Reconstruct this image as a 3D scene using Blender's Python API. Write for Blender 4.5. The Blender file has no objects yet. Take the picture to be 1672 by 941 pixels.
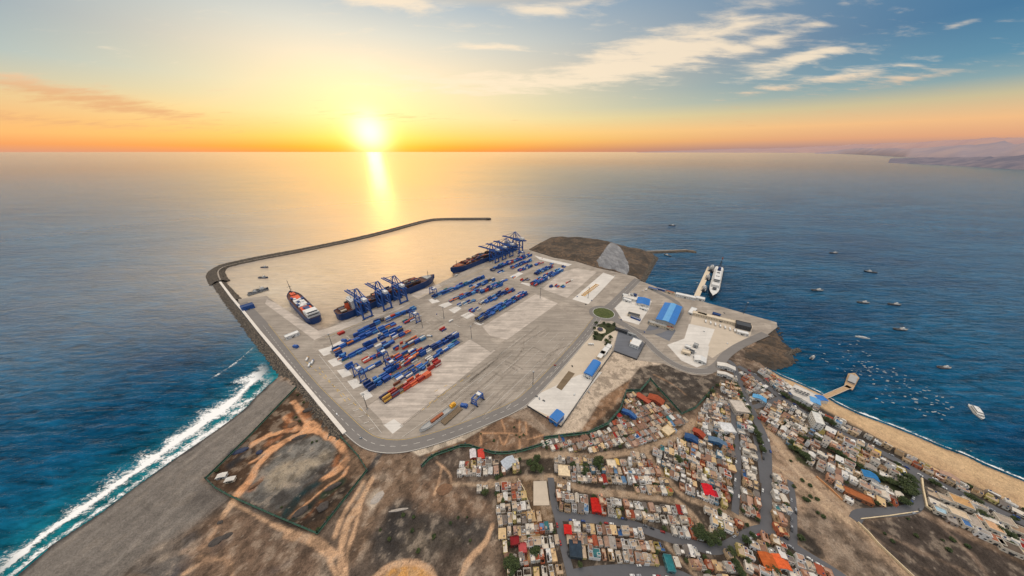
import bpy, bmesh, math, random
import numpy as np
from mathutils import Vector, Matrix, noise as mnoise
random.seed(7); rng = np.random.default_rng(7)
R = math.radians
scene = bpy.context.scene
col = scene.collection
# ---------------------------------------------------------------- camera
CAM_H = 350.0; FPX = 455.0; CX, CY, HY = 836.0, 470.5, 248.0
PITCH = math.atan((CY - HY) / FPX); _c, _s = math.cos(PITCH), math.sin(PITCH)
def P(u, v, z=3.0):
    """survey of the site: where the sight line of a traced point meets the level z"""
    x = (u - CX) / FPX; y = -(v - CY) / FPX
    dx, dy, dz = x, _c + y * _s, -_s + y * _c
    t = (z - CAM_H) / dz
    return (dx * t, dy * t)
def Z(x0, y0, s, pts): return [(x0 + a / s, y0 + b / s) for a, b in pts]
def W(pts, z=3.0): return [P(a, b, z) for a, b in pts]
cam = bpy.data.cameras.new('camera'); camo = bpy.data.objects.new('camera', cam); col.objects.link(camo)
camo.location = (0, 0, CAM_H); camo.rotation_euler = (math.pi / 2 - PITCH, 0, 0)
cam.sensor_width = 36; cam.lens = 36 * FPX / 1672; cam.clip_start = 1; cam.clip_end = 900000
scene.camera = camo
scene.view_settings.view_transform = 'Standard'; scene.view_settings.look = 'None'; scene.view_settings.exposure = 0
scene.cycles.use_denoising = True
scene.cycles.max_bounces = 5; scene.cycles.diffuse_bounces = 2; scene.cycles.glossy_bounces = 2; scene.cycles.transparent_max_bounces = 8
scene.cycles.caustics_reflective = False; scene.cycles.caustics_refractive = False

# ---------------------------------------------------------------- helpers
def lin(c):
    if isinstance(c, (int, float)): c = (c, c, c)
    o = []
    for k in c[:3]:
        k = k / 255.0
        o.append(k / 12.92 if k <= 0.04045 else ((k + 0.055) / 1.055) ** 2.4)
    return tuple(o)
def lin4(c): return lin(c) + (1.0,)
class N:
    """tiny node-tree helper"""
    def __init__(s, tree): s.t = tree; s.n = tree.nodes; s.l = tree.links
    def new(s, typ, **kw):
        n = s.n.new(typ)
        for k, v in kw.items(): setattr(n, k, v)
        return n
    def put(s, sock, v):
        if isinstance(v, bpy.types.NodeSocket): s.l.new(v, sock)
        elif v is not None:
            sock.default_value = v
    def math(s, op, a, b=None, c=None, clamp=False):
        n = s.new('ShaderNodeMath', operation=op); n.use_clamp = clamp
        s.put(n.inputs[0], a)
        if b is not None: s.put(n.inputs[1], b)
        if c is not None: s.put(n.inputs[2], c)
        return n.outputs[0]
    def vmath(s, op, a, b=None):
        n = s.new('ShaderNodeVectorMath', operation=op); s.put(n.inputs[0], a)
        if b is not None: s.put(n.inputs[1], b)
        return n.outputs['Value'] if op in ('DOT_PRODUCT', 'LENGTH') else n.outputs[0]
    def mix(s, f, a, b, blend='MIX'):
        n = s.new('ShaderNodeMix', data_type='RGBA', blend_type=blend)
        s.put(n.inputs[0], f); s.put(n.inputs[6], a); s.put(n.inputs[7], b)
        return n.outputs[2]
    def ramp(s, f, stops, interp='LINEAR'):
        n = s.new('ShaderNodeValToRGB'); n.color_ramp.interpolation = interp
        e = n.color_ramp.elements
        while len(e) > 1: e.remove(e[-1])
        for i, (p, c) in enumerate(stops):
            x = e[0] if i == 0 else e.new(p)
            x.position = p; x.color = c if len(c) == 4 else (*c, 1)
        s.put(n.inputs[0], f); return n.outputs[0]
    def range(s, v, a, b, c=0.0, d=1.0, smooth=True):
        n = s.new('ShaderNodeMapRange'); n.interpolation_type = 'SMOOTHSTEP' if smooth else 'LINEAR'
        s.put(n.inputs[0], v)
        for i, x in enumerate((a, b, c, d)): s.put(n.inputs[i + 1], x)
        return n.outputs[0]
    def noise(s, vec, scale, detail=4, rough=0.55, dist=0.0, out='Fac'):
        n = s.new('ShaderNodeTexNoise'); s.put(n.inputs['Vector'], vec)
        n.inputs['Scale'].default_value = scale; n.inputs['Detail'].default_value = detail
        n.inputs['Roughness'].default_value = rough; n.inputs['Distortion'].default_value = dist
        return n.outputs[out]
    def mapping(s, vec, rot=(0, 0, 0), scale=(1, 1, 1), loc=(0, 0, 0)):
        n = s.new('ShaderNodeMapping'); s.put(n.inputs[0], vec)
        n.inputs[1].default_value = loc; n.inputs[2].default_value = rot; n.inputs[3].default_value = scale
        return n.outputs[0]
    def pos(s): return s.new('ShaderNodeNewGeometry').outputs['Position']
def material(name):
    m = bpy.data.materials.new(name); m.use_nodes = True
    n = N(m.node_tree); b = m.node_tree.nodes['Principled BSDF']
    return m, n, b
_MC = {}
def paint(name, c, rough=0.6, metal=0.0, var=0.12, scale=0.25, use_obj=False):
    """painted / weathered surface: base colour with dirt noise; use_obj takes the object's own colour"""
    key = (name,)
    if key in _MC: return _MC[key]
    m, n, b = material(name)
    base = n.new('ShaderNodeObjectInfo').outputs['Color'] if use_obj else lin4(c)
    p = n.new('ShaderNodeTexCoord').outputs['Object'] if use_obj else n.pos()
    f = n.noise(p, scale, 5, 0.65)
    k = n.range(f, 0.25, 0.75, 1 - var * 1.4, 1 + var, smooth=False)
    mul = n.new('ShaderNodeMix', data_type='RGBA', blend_type='MULTIPLY'); mul.inputs[0].default_value = 1
    n.put(mul.inputs[6], base)
    comb = n.new('ShaderNodeCombineColor')
    for i in range(3): n.put(comb.inputs[i], k)
    n.put(mul.inputs[7], comb.outputs[0])
    n.put(b.inputs['Base Color'], mul.outputs[2])
    b.inputs['Roughness'].default_value = rough; b.inputs['Metallic'].default_value = metal
    _MC[key] = m; return m

class MB:
    """collects shapes for one mesh; several materials allowed"""
    def __init__(s): s.v = []; s.f = []; s.m = []; s.k = 0
    def mat(s, k): s.k = k; return s
    def add(s, vs, fs):
        o = len(s.v); s.v += [tuple(p) for p in vs]
        for f in fs: s.f.append([o + i for i in f]); s.m.append(s.k)
    def box(s, c, d, rz=0.0, taper=1.0):
        x, y, z = d[0] / 2, d[1] / 2, d[2] / 2; ca, sa = math.cos(rz), math.sin(rz); vs = []
        for dz, t in ((-z, 1.0), (z, taper)):
            for dx, dy in ((-x, -y), (x, -y), (x, y), (-x, y)):
                dx *= t; dy *= t
                vs.append((c[0] + dx * ca - dy * sa, c[1] + dx * sa + dy * ca, c[2] + dz))
        s.add(vs, [(0, 3, 2, 1), (4, 5, 6, 7), (0, 1, 5, 4), (1, 2, 6, 5), (2, 3, 7, 6), (3, 0, 4, 7)])
    def prism(s, pts, z0, z1, bottom=True):
        n = len(pts)
        a = sum(pts[i][0] * pts[(i + 1) % n][1] - pts[(i + 1) % n][0] * pts[i][1] for i in range(n))
        if a < 0: pts = pts[::-1]
        vs = [(x, y, z0) for x, y in pts] + [(x, y, z1) for x, y in pts]
        fs = [tuple(range(n, 2 * n))] + [(i, (i + 1) % n, n + (i + 1) % n, n + i) for i in range(n)]
        if bottom: fs.append(tuple(range(n - 1, -1, -1)))
        s.add(vs, fs)
    def bar(s, a, b, w, h=None):
        """square bar from a to b"""
        h = h or w; a = Vector(a); b = Vector(b); d = (b - a)
        if d.length < 1e-6: return
        d.normalize(); up = Vector((0, 0, 1)) if abs(d.z) < .95 else Vector((1, 0, 0))
        x = d.cross(up).normalized() * (w / 2); y = x.cross(d).normalized() * (h / 2)
        vs = [a - x - y, a + x - y, a + x + y, a - x + y, b - x - y, b + x - y, b + x + y, b - x + y]
        s.add(vs, [(0, 3, 2, 1), (4, 5, 6, 7), (0, 1, 5, 4), (1, 2, 6, 5), (2, 3, 7, 6), (3, 0, 4, 7)])
    def tube(s, a, b, r0, r1=None, n=8):
        r1 = r0 if r1 is None else r1; a = Vector(a); b = Vector(b); d = (b - a).normalized()
        up = Vector((0, 0, 1)) if abs(d.z) < .95 else Vector((1, 0, 0))
        x = d.cross(up).normalized(); y = x.cross(d).normalized(); vs = []
        for c, r in ((a, r0), (b, r1)):
            for i in range(n):
                t = 2 * math.pi * i / n; vs.append(c + x * (r * math.cos(t)) + y * (r * math.sin(t)))
        s.add(vs, [(i, (i + 1) % n, n + (i + 1) % n, n + i) for i in range(n)] + [tuple(range(n - 1, -1, -1)), tuple(range(n, 2 * n))])
    def mesh(s, name, mats):
        me = bpy.data.meshes.new(name); me.from_pydata(s.v, [], s.f)
        for m in (mats if isinstance(mats, (list, tuple)) else [mats]): me.materials.append(m)
        if any(s.m): me.polygons.foreach_set('material_index', s.m)
        me.update(); return me
    def build(s, name, mats, parent=None, colour=None):
        o = bpy.data.objects.new(name, s.mesh(name, mats)); col.objects.link(o)
        if parent: o.parent = parent
        if colour: o.color = colour if len(colour) == 4 else (*colour, 1)
        return o
def tag(o, label=None, cat=None, group=None, kind=None):
    if label: o['label'] = label
    if cat: o['category'] = cat
    if group: o['group'] = group
    if kind: o['kind'] = kind
    return o
def empty(name, loc, rz=0.0):
    o = bpy.data.objects.new(name, None); col.objects.link(o); o.location = loc; o.rotation_euler = (0, 0, rz); return o
KIDS = {}
def kids(o): return [c for c in o.children]
def copy_tree(o, parent=None):
    c = o.copy(); col.objects.link(c); c.parent = parent
    for ch in list(o.children): copy_tree(ch, c)
    return c
ORD = ['zeroth', 'first', 'second', 'third', 'fourth', 'fifth', 'sixth', 'seventh', 'eighth', 'ninth', 'tenth', 'eleventh', 'twelfth', 'thirteenth', 'fourteenth', 'fifteenth', 'sixteenth', 'seventeenth', 'eighteenth', 'nineteenth', 'twentieth', 'twenty-first', 'twenty-second', 'twenty-third', 'twenty-fourth', 'twenty-fifth', 'twenty-sixth', 'twenty-seventh', 'twenty-eighth', 'twenty-ninth', 'thirtieth']
def ordw(i): return ORD[i] if i < len(ORD) else '%dth' % i
def resample(pts, step):
    out = [Vector(pts[0])]
    for a, b in zip(pts, pts[1:]):
        a = Vector(a); b = Vector(b); n = max(1, int(round((b - a).length / step)))
        for i in range(1, n + 1): out.append(a.lerp(b, i / n))
    return out
def smooth_line(pts, it=2):
    pts = [Vector(p) for p in pts]
    for _ in range(it):
        q = [pts[0]]
        for a, b in zip(pts, pts[1:]): q += [a.lerp(b, .25), a.lerp(b, .75)]
        q.append(pts[-1]); pts = q
    return pts
def offset_line(pts, d):
    out = []
    for i, p in enumerate(pts):
        a = pts[max(0, i - 1)]; b = pts[min(len(pts) - 1, i + 1)]; t = (b - a).normalized()
        out.append(p + Vector((-t.y, t.x)) * d)
    return out

# ---------------------------------------------------------------- sun and sky
_sx, _sy = (605 - CX) / FPX, -(220 - CY) / FPX
SUN = Vector((_sx, _c + _sy * _s, -_s + _sy * _c)).normalized()
SUN_AZ = math.atan2(SUN.x, SUN.y)
world = bpy.data.worlds.new('World'); scene.world = world; world.use_nodes = True
n = N(world.node_tree); bg = world.node_tree.nodes['Background']
d = n.new('ShaderNodeTexCoord').outputs['Generated']
sp = n.new('ShaderNodeSeparateXYZ'); n.put(sp.inputs[0], d); X, Y, Zs = sp.outputs
az = n.math('ARCTAN2', X, Y)
rel = n.math('SUBTRACT', az, SUN_AZ)
zc = n.math('MAXIMUM', Zs, 0.0)
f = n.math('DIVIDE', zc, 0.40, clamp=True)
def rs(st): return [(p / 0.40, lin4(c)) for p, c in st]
S = n.ramp(f, rs([(0, (252, 150, 62)), (.0125, (255, 170, 58)), (.036, (255, 206, 100)), (.09, (255, 230, 164)), (.146, (254, 234, 182)), (.21, (246, 230, 198)), (.265, (222, 220, 206)), (.325, (186, 197, 202)), (.37, (236, 206, 164)), (.40, (255, 214, 158))]))  # last two stops: unseen peach band added above the frame to gild the water
RR = n.ramp(f, rs([(0, (140, 132, 145)), (.0073, (160, 138, 142)), (.026, (222, 164, 128)), (.053, (240, 188, 136)), (.088, (200, 188, 152)), (.115, (136, 164, 170)), (.147, (94, 142, 168)), (.21, (68, 118, 156)), (.40, (72, 120, 160))]))
LL = n.ramp(f, rs([(0, (216, 156, 128)), (.0125, (242, 162, 104)), (.03, (250, 186, 118)), (.053, (242, 186, 126)), (.088, (230, 196, 145)), (.115, (194, 192, 172)), (.147, (160, 182, 188)), (.21, (126, 156, 177)), (.40, (110, 145, 175))]))
fr = n.range(rel, 0.03, 1.40); fl = n.range(n.math('MULTIPLY', rel, -1), 0.06, 0.72)
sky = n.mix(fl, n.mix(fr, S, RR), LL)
# clouds: streaky noise on a cloud deck, kept to the banks seen above the bay
sq = n.new('ShaderNodeCombineXYZ'); n.put(sq.inputs[0], n.math('DIVIDE', X, n.math('ADD', zc, .10))); n.put(sq.inputs[1], n.math('DIVIDE', Y, n.math('ADD', zc, .10)))
cn = n.noise(n.mapping(sq.outputs[0], rot=(0, 0, R(20)), scale=(1.3, 3.4, 1)), 1.7, 9, .62, .35)
cn2 = n.noise(n.mapping(sq.outputs[0], rot=(0, 0, R(-8)), scale=(1, 2.2, 1)), 5.5, 5, .6, .2)
def azel(u, v):
    x = (u - CX) / FPX; y = -(v - CY) / FPX; q = Vector((x, _c + y * _s, -_s + y * _c)).normalized(); return math.atan2(q.x, q.y), q.z
mask = None
for u, v, wu, wv, tilt, amp in ((640, 5, 85, 16, 0, 1.0), (905, 15, 90, 18, -.1, .8), (1085, 72, 150, 28, -.10, 1.05), (1290, 102, 95, 17, -.12, .9), (1350, 130, 170, 10, -.05, .8), (740, 128, 120, 12, 0, .75), (810, 77, 60, 7, 0, .8), (130, 158, 190, 20, .16, .95), (100, 200, 230, 10, .05, .55), (590, 95, 35, 25, 0, .45), (1570, 40, 40, 7, -.1, .6), (620, 190, 90, 8, 0, .6), (960, 128, 190, 16, -.04, .85), (1040, 100, 120, 14, -.06, .8), (1250, 70, 90, 14, -.1, .7), (760, 150, 150, 8, 0, .6), (1480, 128, 90, 10, -.04, .7)):
    a0, e0 = azel(u, v); a1, _ = azel(u + wu, v); _, e1 = azel(u, v - wv)
    da = n.math('DIVIDE', n.math('SUBTRACT', az, a0), max(.01, a1 - a0)); de = n.math('DIVIDE', n.math('SUBTRACT', Zs, e0), max(.004, e1 - e0))
    de = n.math('ADD', de, n.math('MULTIPLY', da, tilt * wu / wv))
    g = n.math('EXPONENT', n.math('MULTIPLY', n.math('ADD', n.math('MULTIPLY', da, da), n.math('MULTIPLY', de, de)), -1))
    g = n.math('MULTIPLY', g, amp); mask = g if mask is None else n.math('ADD', mask, g)
ca = n.math('MULTIPLY', n.range(n.math('ADD', n.math('MULTIPLY', n.math('MINIMUM', mask, 1.15), .34), n.math('ADD', n.math('MULTIPLY', cn, .75), n.math('MULTIPLY', cn2, .25))), .55, .86), n.range(Zs, .015, .06))
lowc = n.math('MULTIPLY', n.range(Zs, .09, .17), 1.0)
ccol = n.mix(n.range(Zs, .085, .16), lin4((226, 170, 122)), lin4((255, 233, 202)))
sky = n.mix(n.math('MULTIPLY', ca, .82), sky, ccol)
# sun and its glow
dt = n.math('MAXIMUM', n.vmath('DOT_PRODUCT', d, tuple(SUN)), 0.0)
def addc(a, fac, c):
    m = n.new('ShaderNodeMix', data_type='RGBA', blend_type='ADD'); n.put(m.inputs[0], fac); n.put(m.inputs[6], a); n.put(m.inputs[7], c); m.clamp_factor = False
    return m.outputs[2]
sky = addc(sky, n.math('MULTIPLY', n.math('POWER', dt, 900), 1.0), (1, .93, .70, 1))
sky = addc(sky, n.math('MULTIPLY', n.math('POWER', dt, 150), .20), (1, .74, .20, 1))
sky = addc(sky, n.math('MULTIPLY', n.math('POWER', dt, 40), .02), (1, .66, .2, 1))
# the bright high dome that lights the land (above the frame)
up = n.range(Zs, .46, .92)
sky = n.mix(up, sky, (2.05, 1.88, 1.70, 1))
below = n.range(Zs, -.03, 0.0)
ns = n.new('ShaderNodeTexSky', sky_type='NISHITA'); ns.sun_disc = False
ns.sun_elevation = math.asin(SUN.z); ns.sun_rotation = SUN_AZ
sky = addc(sky, 0.012, ns.outputs[0])
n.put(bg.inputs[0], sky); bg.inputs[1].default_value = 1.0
sun = bpy.data.lights.new('sun', 'SUN'); suno = bpy.data.objects.new('sun', sun); col.objects.link(suno)
sun.energy = .035; sun.angle = R(2.5); sun.color = (1.0, .60, .22)
e_l = R(5.0); suno.rotation_euler = Vector((math.sin(SUN_AZ) * math.cos(e_l), math.cos(SUN_AZ) * math.cos(e_l), math.sin(e_l))).to_track_quat('Z', 'Y').to_euler()

# ---------------------------------------------------------------- numpy painting of the terrain
def vnoise(x, y, scale, seed, octaves=4, rough=.55):
    r = np.random.default_rng(seed); tot = np.zeros_like(x); amp = 1.0; nrm = 0
    for o in range(octaves):
        lat = r.random((256, 256)).astype(np.float32); gx = x / scale + 37.3 * o + 500; gy = y / scale + 11.7 * o + 500
        ix = np.floor(gx).astype(int); iy = np.floor(gy).astype(int); fx = gx - ix; fy = gy - iy
        fx = fx * fx * (3 - 2 * fx); fy = fy * fy * (3 - 2 * fy)
        a = lat[ix % 256, iy % 256]; b = lat[(ix + 1) % 256, iy % 256]; c = lat[ix % 256, (iy + 1) % 256]; e = lat[(ix + 1) % 256, (iy + 1) % 256]
        tot += amp * ((a * (1 - fx) + b * fx) * (1 - fy) + (c * (1 - fx) + e * fx) * fy); nrm += amp
        amp *= rough; scale *= .5
    return tot / nrm
def seg_dist(x, y, pts, closed=False):
    dmin = np.full(x.shape, 1e9)
    pts = list(pts) + ([pts[0]] if closed else [])
    for (ax, ay), (bx, by) in zip(pts, pts[1:]):
        vx, vy = bx - ax, by - ay; L2 = vx * vx + vy * vy + 1e-9
        t = np.clip(((x - ax) * vx + (y - ay) * vy) / L2, 0, 1)
        dmin = np.minimum(dmin, (x - ax - t * vx) ** 2 + (y - ay - t * vy) ** 2)
    return np.sqrt(dmin)
def inside(x, y, poly):
    r = np.zeros(x.shape, bool); n_ = len(poly)
    for i in range(n_):
        (x1, y1), (x2, y2) = poly[i], poly[(i + 1) % n_]
        if y1 == y2: continue
        c = (y1 > y) != (y2 > y)
        r ^= c & (x < (x2 - x1) * (y - y1) / (y2 - y1) + x1)
    return r
def sdist(x, y, poly):
    dd = seg_dist(x, y, poly, True); return np.where(inside(x, y, poly), dd, -dd)
def sstep(a, b, v):
    t = np.clip((v - a) / (b - a), 0, 1); return t * t * (3 - 2 * t)
class Painter:
    def __init__(s, x, y, base):
        s.x, s.y = x, y; s.c = np.tile(np.array(lin(base)), (len(x), 1)); s.w1 = (vnoise(x, y, 14, 5, 4, .6) - .5) * 2; s.w2 = vnoise(x, y, 5, 8, 3, .6)
    def sel(s, pts, pad):
        a = np.array(pts); return np.where((s.x > a[:, 0].min() - pad) & (s.x < a[:, 0].max() + pad) & (s.y > a[:, 1].min() - pad) & (s.y < a[:, 1].max() + pad))[0]
    def blend(s, i, f, c): s.c[i] = s.c[i] * (1 - f[:, None]) + np.array(lin(c)) * f[:, None]
    def poly(s, px, c, feather=6, rag=8, a=1.0, mottle=0.0):
        pts = W(px); i = s.sel(pts, 40); dd = sdist(s.x[i], s.y[i], pts) + s.w1[i] * rag
        f = sstep(-feather, feather, dd) * a
        if mottle: f = f * np.clip(1 - mottle + mottle * 2 * sstep(.35, .65, s.w2[i]), 0, 1)
        s.blend(i, f, c)
    def stroke(s, px, w, c, feather=2.0, rag=1.5, a=1.0):
        pts = [tuple(p) for p in smooth_line(W(px), 2)]; i = s.sel(pts, w + 12); dd = seg_dist(s.x[i], s.y[i], pts) + s.w1[i] * rag
        s.blend(i, (1 - sstep(w / 2 - feather, w / 2 + feather, dd)) * a, c)
# ---------------------------------------------------------------- coastlines (traced)
WL_L = [(-140, 1030), (-40, 985), (24, 938), (81, 888), (162, 835), (227, 787), (291, 742), (352, 700), (397, 667), (417, 645), (449, 617)]
WL_R = [(1250, 598), (1262, 604), (1274, 612), (1306, 625), (1349, 645), (1366, 657), (1402, 674), (1444, 689), (1497, 710), (1540, 729), (1576, 741), (1608, 757), (1672, 783), (1760, 822), (1900, 890)]
LAND = WL_L + [(465, 600), (500, 620), (575, 700), (600, 722), (664, 722), (740, 705), (820, 665), (861, 650), (942, 560), (1000, 530), (1060, 540), (1130, 590), (1160, 590), (1200, 560), (1240, 548), (1230, 580)] + WL_R + [(1900, 1120), (-140, 1120)]
TERM = [(388, 489), (436, 488.6), (520, 542.5), (630, 495), (715, 463.8), (760, 442), (838, 407.5), (862, 407.5), (868, 409.5), (904, 421), (940, 427), (976, 438), (1000, 443), (1037, 452), (1046, 459), (1070, 468), (1105, 479), (1131, 487), (1149, 493), (1268, 526.5), (1269.5, 534), (1250, 549), (1204, 569), (1187, 576), (1184, 592), (1174, 606), (1152, 614), (1130, 612), (1110, 606), (1084, 594), (1040, 588), (1002, 575), (985, 599), (917, 699), (862, 665), (820, 681), (757, 705), (700, 724), (666, 734), (645, 738.5), (624, 739), (608, 736), (595, 730), (578, 719), (563, 708)]
Wl = W(WL_L, 0); Wr = W(WL_R, 0)
# ---------------------------------------------------------------- terrain grid
GS = 1.5
gx = np.arange(-520, 800, GS); gy = np.arange(70, 640, GS)
LX, LY = np.meshgrid(gx, gy); LXf, LYf = LX.ravel(), LY.ravel()
land_w = W(LAND)
ld = inside(LXf, LYf, land_w)
pad = seg_dist(LXf, LYf, land_w, True)
keep = ld | (pad < 9)
tw = W(TERM)
keep &= ~(inside(LXf, LYf, tw) & (seg_dist(LXf, LYf, tw, True) > 8))
d_left = seg_dist(LXf, LYf, Wl); d_right = seg_dist(LXf, LYf, Wr)
sgn = np.where(ld, 1, -1)
zz = np.full(LXf.shape, 3.0)
zb = np.minimum(np.where(sgn > 0, .05 + d_left * .085, -d_left * .10), np.where(sgn > 0, .05 + d_right * .10, -d_right * .10))
zz = np.minimum(zz, zb)
pt = Painter(LXf, LYf, (112, 96, 83))
G0 = (300, 560, 2.469); F0 = (780, 741, 4.706); K0 = (1000, 600, 4.706); J0 = (1050, 741, 4.706); Q0 = (1332, 741, 4.706); H0 = (740, 620, 4.918)
def Zg(p): return Z(*G0, p)
def Zf(p): return Z(*F0, p)
def Zk(p): return Z(*K0, p)
def Zj(p): return Z(*J0, p)
def Zq(p): return Z(*Q0, p)
def Zh(p): return Z(*H0, p)
# broad soils
m1 = vnoise(LXf, LYf, 60, 21, 5, .55); m2 = vnoise(LXf, LYf, 9, 22, 4, .65)
pt.blend(np.arange(len(LXf)), sstep(.5, .72, m1) * .55, (142, 116, 94))
pt.blend(np.arange(len(LXf)), sstep(.5, .30, m1) * .5, (84, 76, 70))
# black sand beach
BEACH_L = WL_L + [(484, 633), (410, 710), (336, 782), (377, 811), (330, 850), (245, 900), (170, 960), (100, 1030)]
pt.poly(BEACH_L, (124, 117, 110), 8, 6)
pt.poly(Zg([(0, 470), (110, 380), (250, 270), (375, 145), (455, 170), (300, 330), (100, 520), (0, 620)]), (134, 126, 118), 10, 8, .6, .4)
pt.stroke(Zg([(60, 620), (150, 640), (280, 650), (420, 720)]), 22, (78, 72, 68), 10, 5, .6)
_a = Vector(P(24, 938)); _t = (Vector(P(449, 617)) - _a).normalized(); iS = np.where(inside(LXf, LYf, W(BEACH_L)))[0]
_al = (LXf[iS] - _a.x) * _t.x + (LYf[iS] - _a.y) * _t.y; _st = vnoise(_al * .06, (LXf[iS] - _a.x) * -_t.y + (LYf[iS] - _a.y) * _t.x, 7, 61, 4, .65)
pt.blend(iS, sstep(.5, .7, _st) * .28, (96, 90, 85)); pt.blend(iS, sstep(.5, .32, _st) * .25, (150, 140, 130))
iB = pt.sel(Wl, 60); dB = d_left[iB]
wet = (1 - sstep(5, 12, dB + pt.w1[iB] * 4)) * sgn[iB].clip(0, 1); pt.blend(iB, wet * .95, (66, 66, 68))
# sand beach on the right
BEACH_R = WL_R[1:] + [(1900, 935), (1672, 831), (1608, 803), (1544, 774), (1478, 741), (1412, 706), (1370, 685), (1336, 666), (1300, 640), (1282, 626), (1262, 612)]
pt.poly(BEACH_R, (201, 170, 132), 4, 2)
pt.poly([(1345, 662), (1400, 690), (1470, 722), (1545, 757), (1672, 815), (1672, 829), (1540, 770), (1470, 735), (1400, 700), (1340, 668)], (186, 154, 120), 6, 5, .8, .5)
iB = pt.sel(Wr, 60); dB = d_right[iB]
pt.blend(iB, (1 - sstep(5, 13, dB + pt.w1[iB] * 3)) * sgn[iB].clip(0, 1) * .8, (140, 116, 98))
# --- fenced earthworks compound
COMP = [(484, 633), (336.5, 782), (377, 811), (518.7, 872), (599.7, 768.6), (555, 712), (563, 705)]
pt.poly(COMP, (98, 78, 62), 2, 2)
pt.poly(Zg([(110, 520), (240, 400), (420, 230), (520, 330), (380, 380), (300, 440), (230, 560), (190, 620)]), (84, 64, 50), 6, 8, .9, .5)
pt.poly(Zg([(330, 500), (380, 430), (480, 385), (560, 375), (615, 420), (600, 470), (540, 520), (420, 640), (370, 690), (250, 640), (215, 615)]), (112, 108, 102), 5, 6)
pt.poly(Zg([(340, 560), (360, 500), (460, 465), (545, 470), (560, 440), (600, 450), (520, 520), (430, 590), (350, 600)]), (158, 143, 122), 8, 8, .85, .3)
pt.poly(Zg([(420, 440), (520, 380), (570, 400), (540, 440), (450, 490)]), (128, 123, 116), 6, 6, .8, .4)
pt.poly(Zg([(250, 640), (430, 560), (580, 480), (600, 500), (540, 560), (400, 690), (330, 670)]), (88, 86, 84), 5, 8, .8, .3)
for s_, w_ in (([(215, 612), (270, 545), (300, 490), (330, 450), (400, 400), (470, 365), (520, 352)], 9), ([(440, 235), (465, 265), (490, 310), (520, 350), (590, 378), (640, 420), (665, 470), (630, 510), (555, 550)], 7), ([(275, 405), (340, 372), (410, 350), (520, 345)], 7), ([(410, 300), (440, 330), (480, 350)], 6), ([(500, 330), (530, 345)], 14), ([(270, 478), (325, 440), (360, 420)], 5), ([(560, 540), (620, 500), (665, 450)], 4), ([(430, 700), (500, 640), (560, 590), (640, 540), (660, 500)], 3.5), ([(240, 430), (300, 400), (350, 360)], 4)):
    pt.stroke(Zg(s_), w_, (206, 152, 110), 1.4, 2.2, .95)
for s_ in ([(280, 580), (310, 550)], [(490, 700), (560, 650), (600, 600)], [(620, 460), (610, 490)], [(480, 280), (500, 300)], [(345, 400), (390, 375)], [(430, 290), (415, 320), (430, 350)]): pt.stroke(Zg(s_), 8, (150, 96, 62), 3, 4, .8)
for s_, c_ in (([(415, 690), (440, 640), (480, 600), (545, 562)], (30, 62, 66)), ([(470, 690), (520, 640)], (46, 52, 50)), ([(455, 700), (490, 670)], (34, 60, 58)), ([(570, 610), (630, 560)], (40, 66, 54)), ([(195, 440), (250, 420)], (40, 48, 60)), ([(190, 490), (260, 440)], (60, 62, 66)), ([(500, 720), (560, 660), (690, 550)], (52, 48, 44))):
    pt.stroke(Zg(s_), 9, c_, 3, 4, .85)
pt.poly(Zg([(430, 700), (560, 640), (690, 530), (720, 530), (560, 750), (520, 740)]), (62, 54, 48), 4, 8, .75, .7)
# --- bare land south of the port
pt.poly(Zg([(640, 440), (800, 440), (900, 430), (960, 470), (940, 600), (860, 640), (800, 720), (740, 860), (640, 900), (600, 800), (700, 600)]), (130, 106, 86), 10, 10, .8, .3)
pt.poly(Zg([(750, 850), (800, 690), (850, 650), (930, 655), (1010, 700), (1180, 690), (1250, 760), (1150, 850), (960, 850), (830, 880), (770, 880)]), (80, 75, 71), 8, 12, .9)
pt.poly(Zg([(800, 700), (860, 670), (900, 700), (860, 850), (800, 860)]), (58, 56, 56), 10, 12, .7, .4)
pt.poly(Zg([(930, 590), (1010, 520), (1080, 560), (1210, 640), (1240, 700), (1060, 690), (960, 660)]), (128, 102, 82), 8, 12, .8, .3)
pt.poly(Zg([(880, 760), (1060, 740), (1120, 800), (960, 860), (880, 840)]), (104, 92, 78), 8, 14, .6, .5)
pt.poly(Zg([(840, 900), (880, 890), (940, 890), (1000, 930), (1010, 1010), (800, 1010), (790, 940)]), (198, 146, 84), 3, 4, .9, .4)
for s_, w_ in (([(745, 970), (800, 915), (860, 888), (930, 885), (985, 905), (1010, 941), (1020, 990)], 5), ([(760, 545), (715, 640), (660, 720), (640, 800), (632, 870), (640, 1000)], 6), ([(725, 560), (690, 620), (640, 690), (610, 780)], 4), ([(715, 640), (690, 760), (660, 830), (650, 941)], 4), ([(1245, 735), (1215, 810), (1150, 870), (1120, 941)], 5), ([(1040, 500), (1030, 560), (1010, 610)], 2.5), ([(1020, 480), (1075, 525), (1080, 570)], 2.5), ([(200, 640), (130, 740), (80, 830), (0, 840)], 6), ([(0, 835), (60, 870), (180, 870), (195, 941)], 3), ([(190, 640), (330, 720), (470, 780), (570, 845), (620, 941)], 3), ([(420, 770), (520, 790), (600, 860)], 8), ([(0, 930), (90, 880), (180, 865)], 3)):
    pt.stroke(Zg(s_), w_, (196, 158, 124), 1.2, 1.6, .85)
pt.stroke(Zg([(795, 440), (765, 490), (738, 520)]), 7, (78, 74, 72), 1.5, .6)
pt.poly(Zg([(735, 640), (790, 580), (808, 620), (770, 660), (760, 690)]), (176, 160, 142), 3, 5, .9, .5)
pt.poly(Zg([(760, 530), (830, 510), (850, 560), (800, 560)]), (168, 150, 132), 3, 6, .6, .6)
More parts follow.
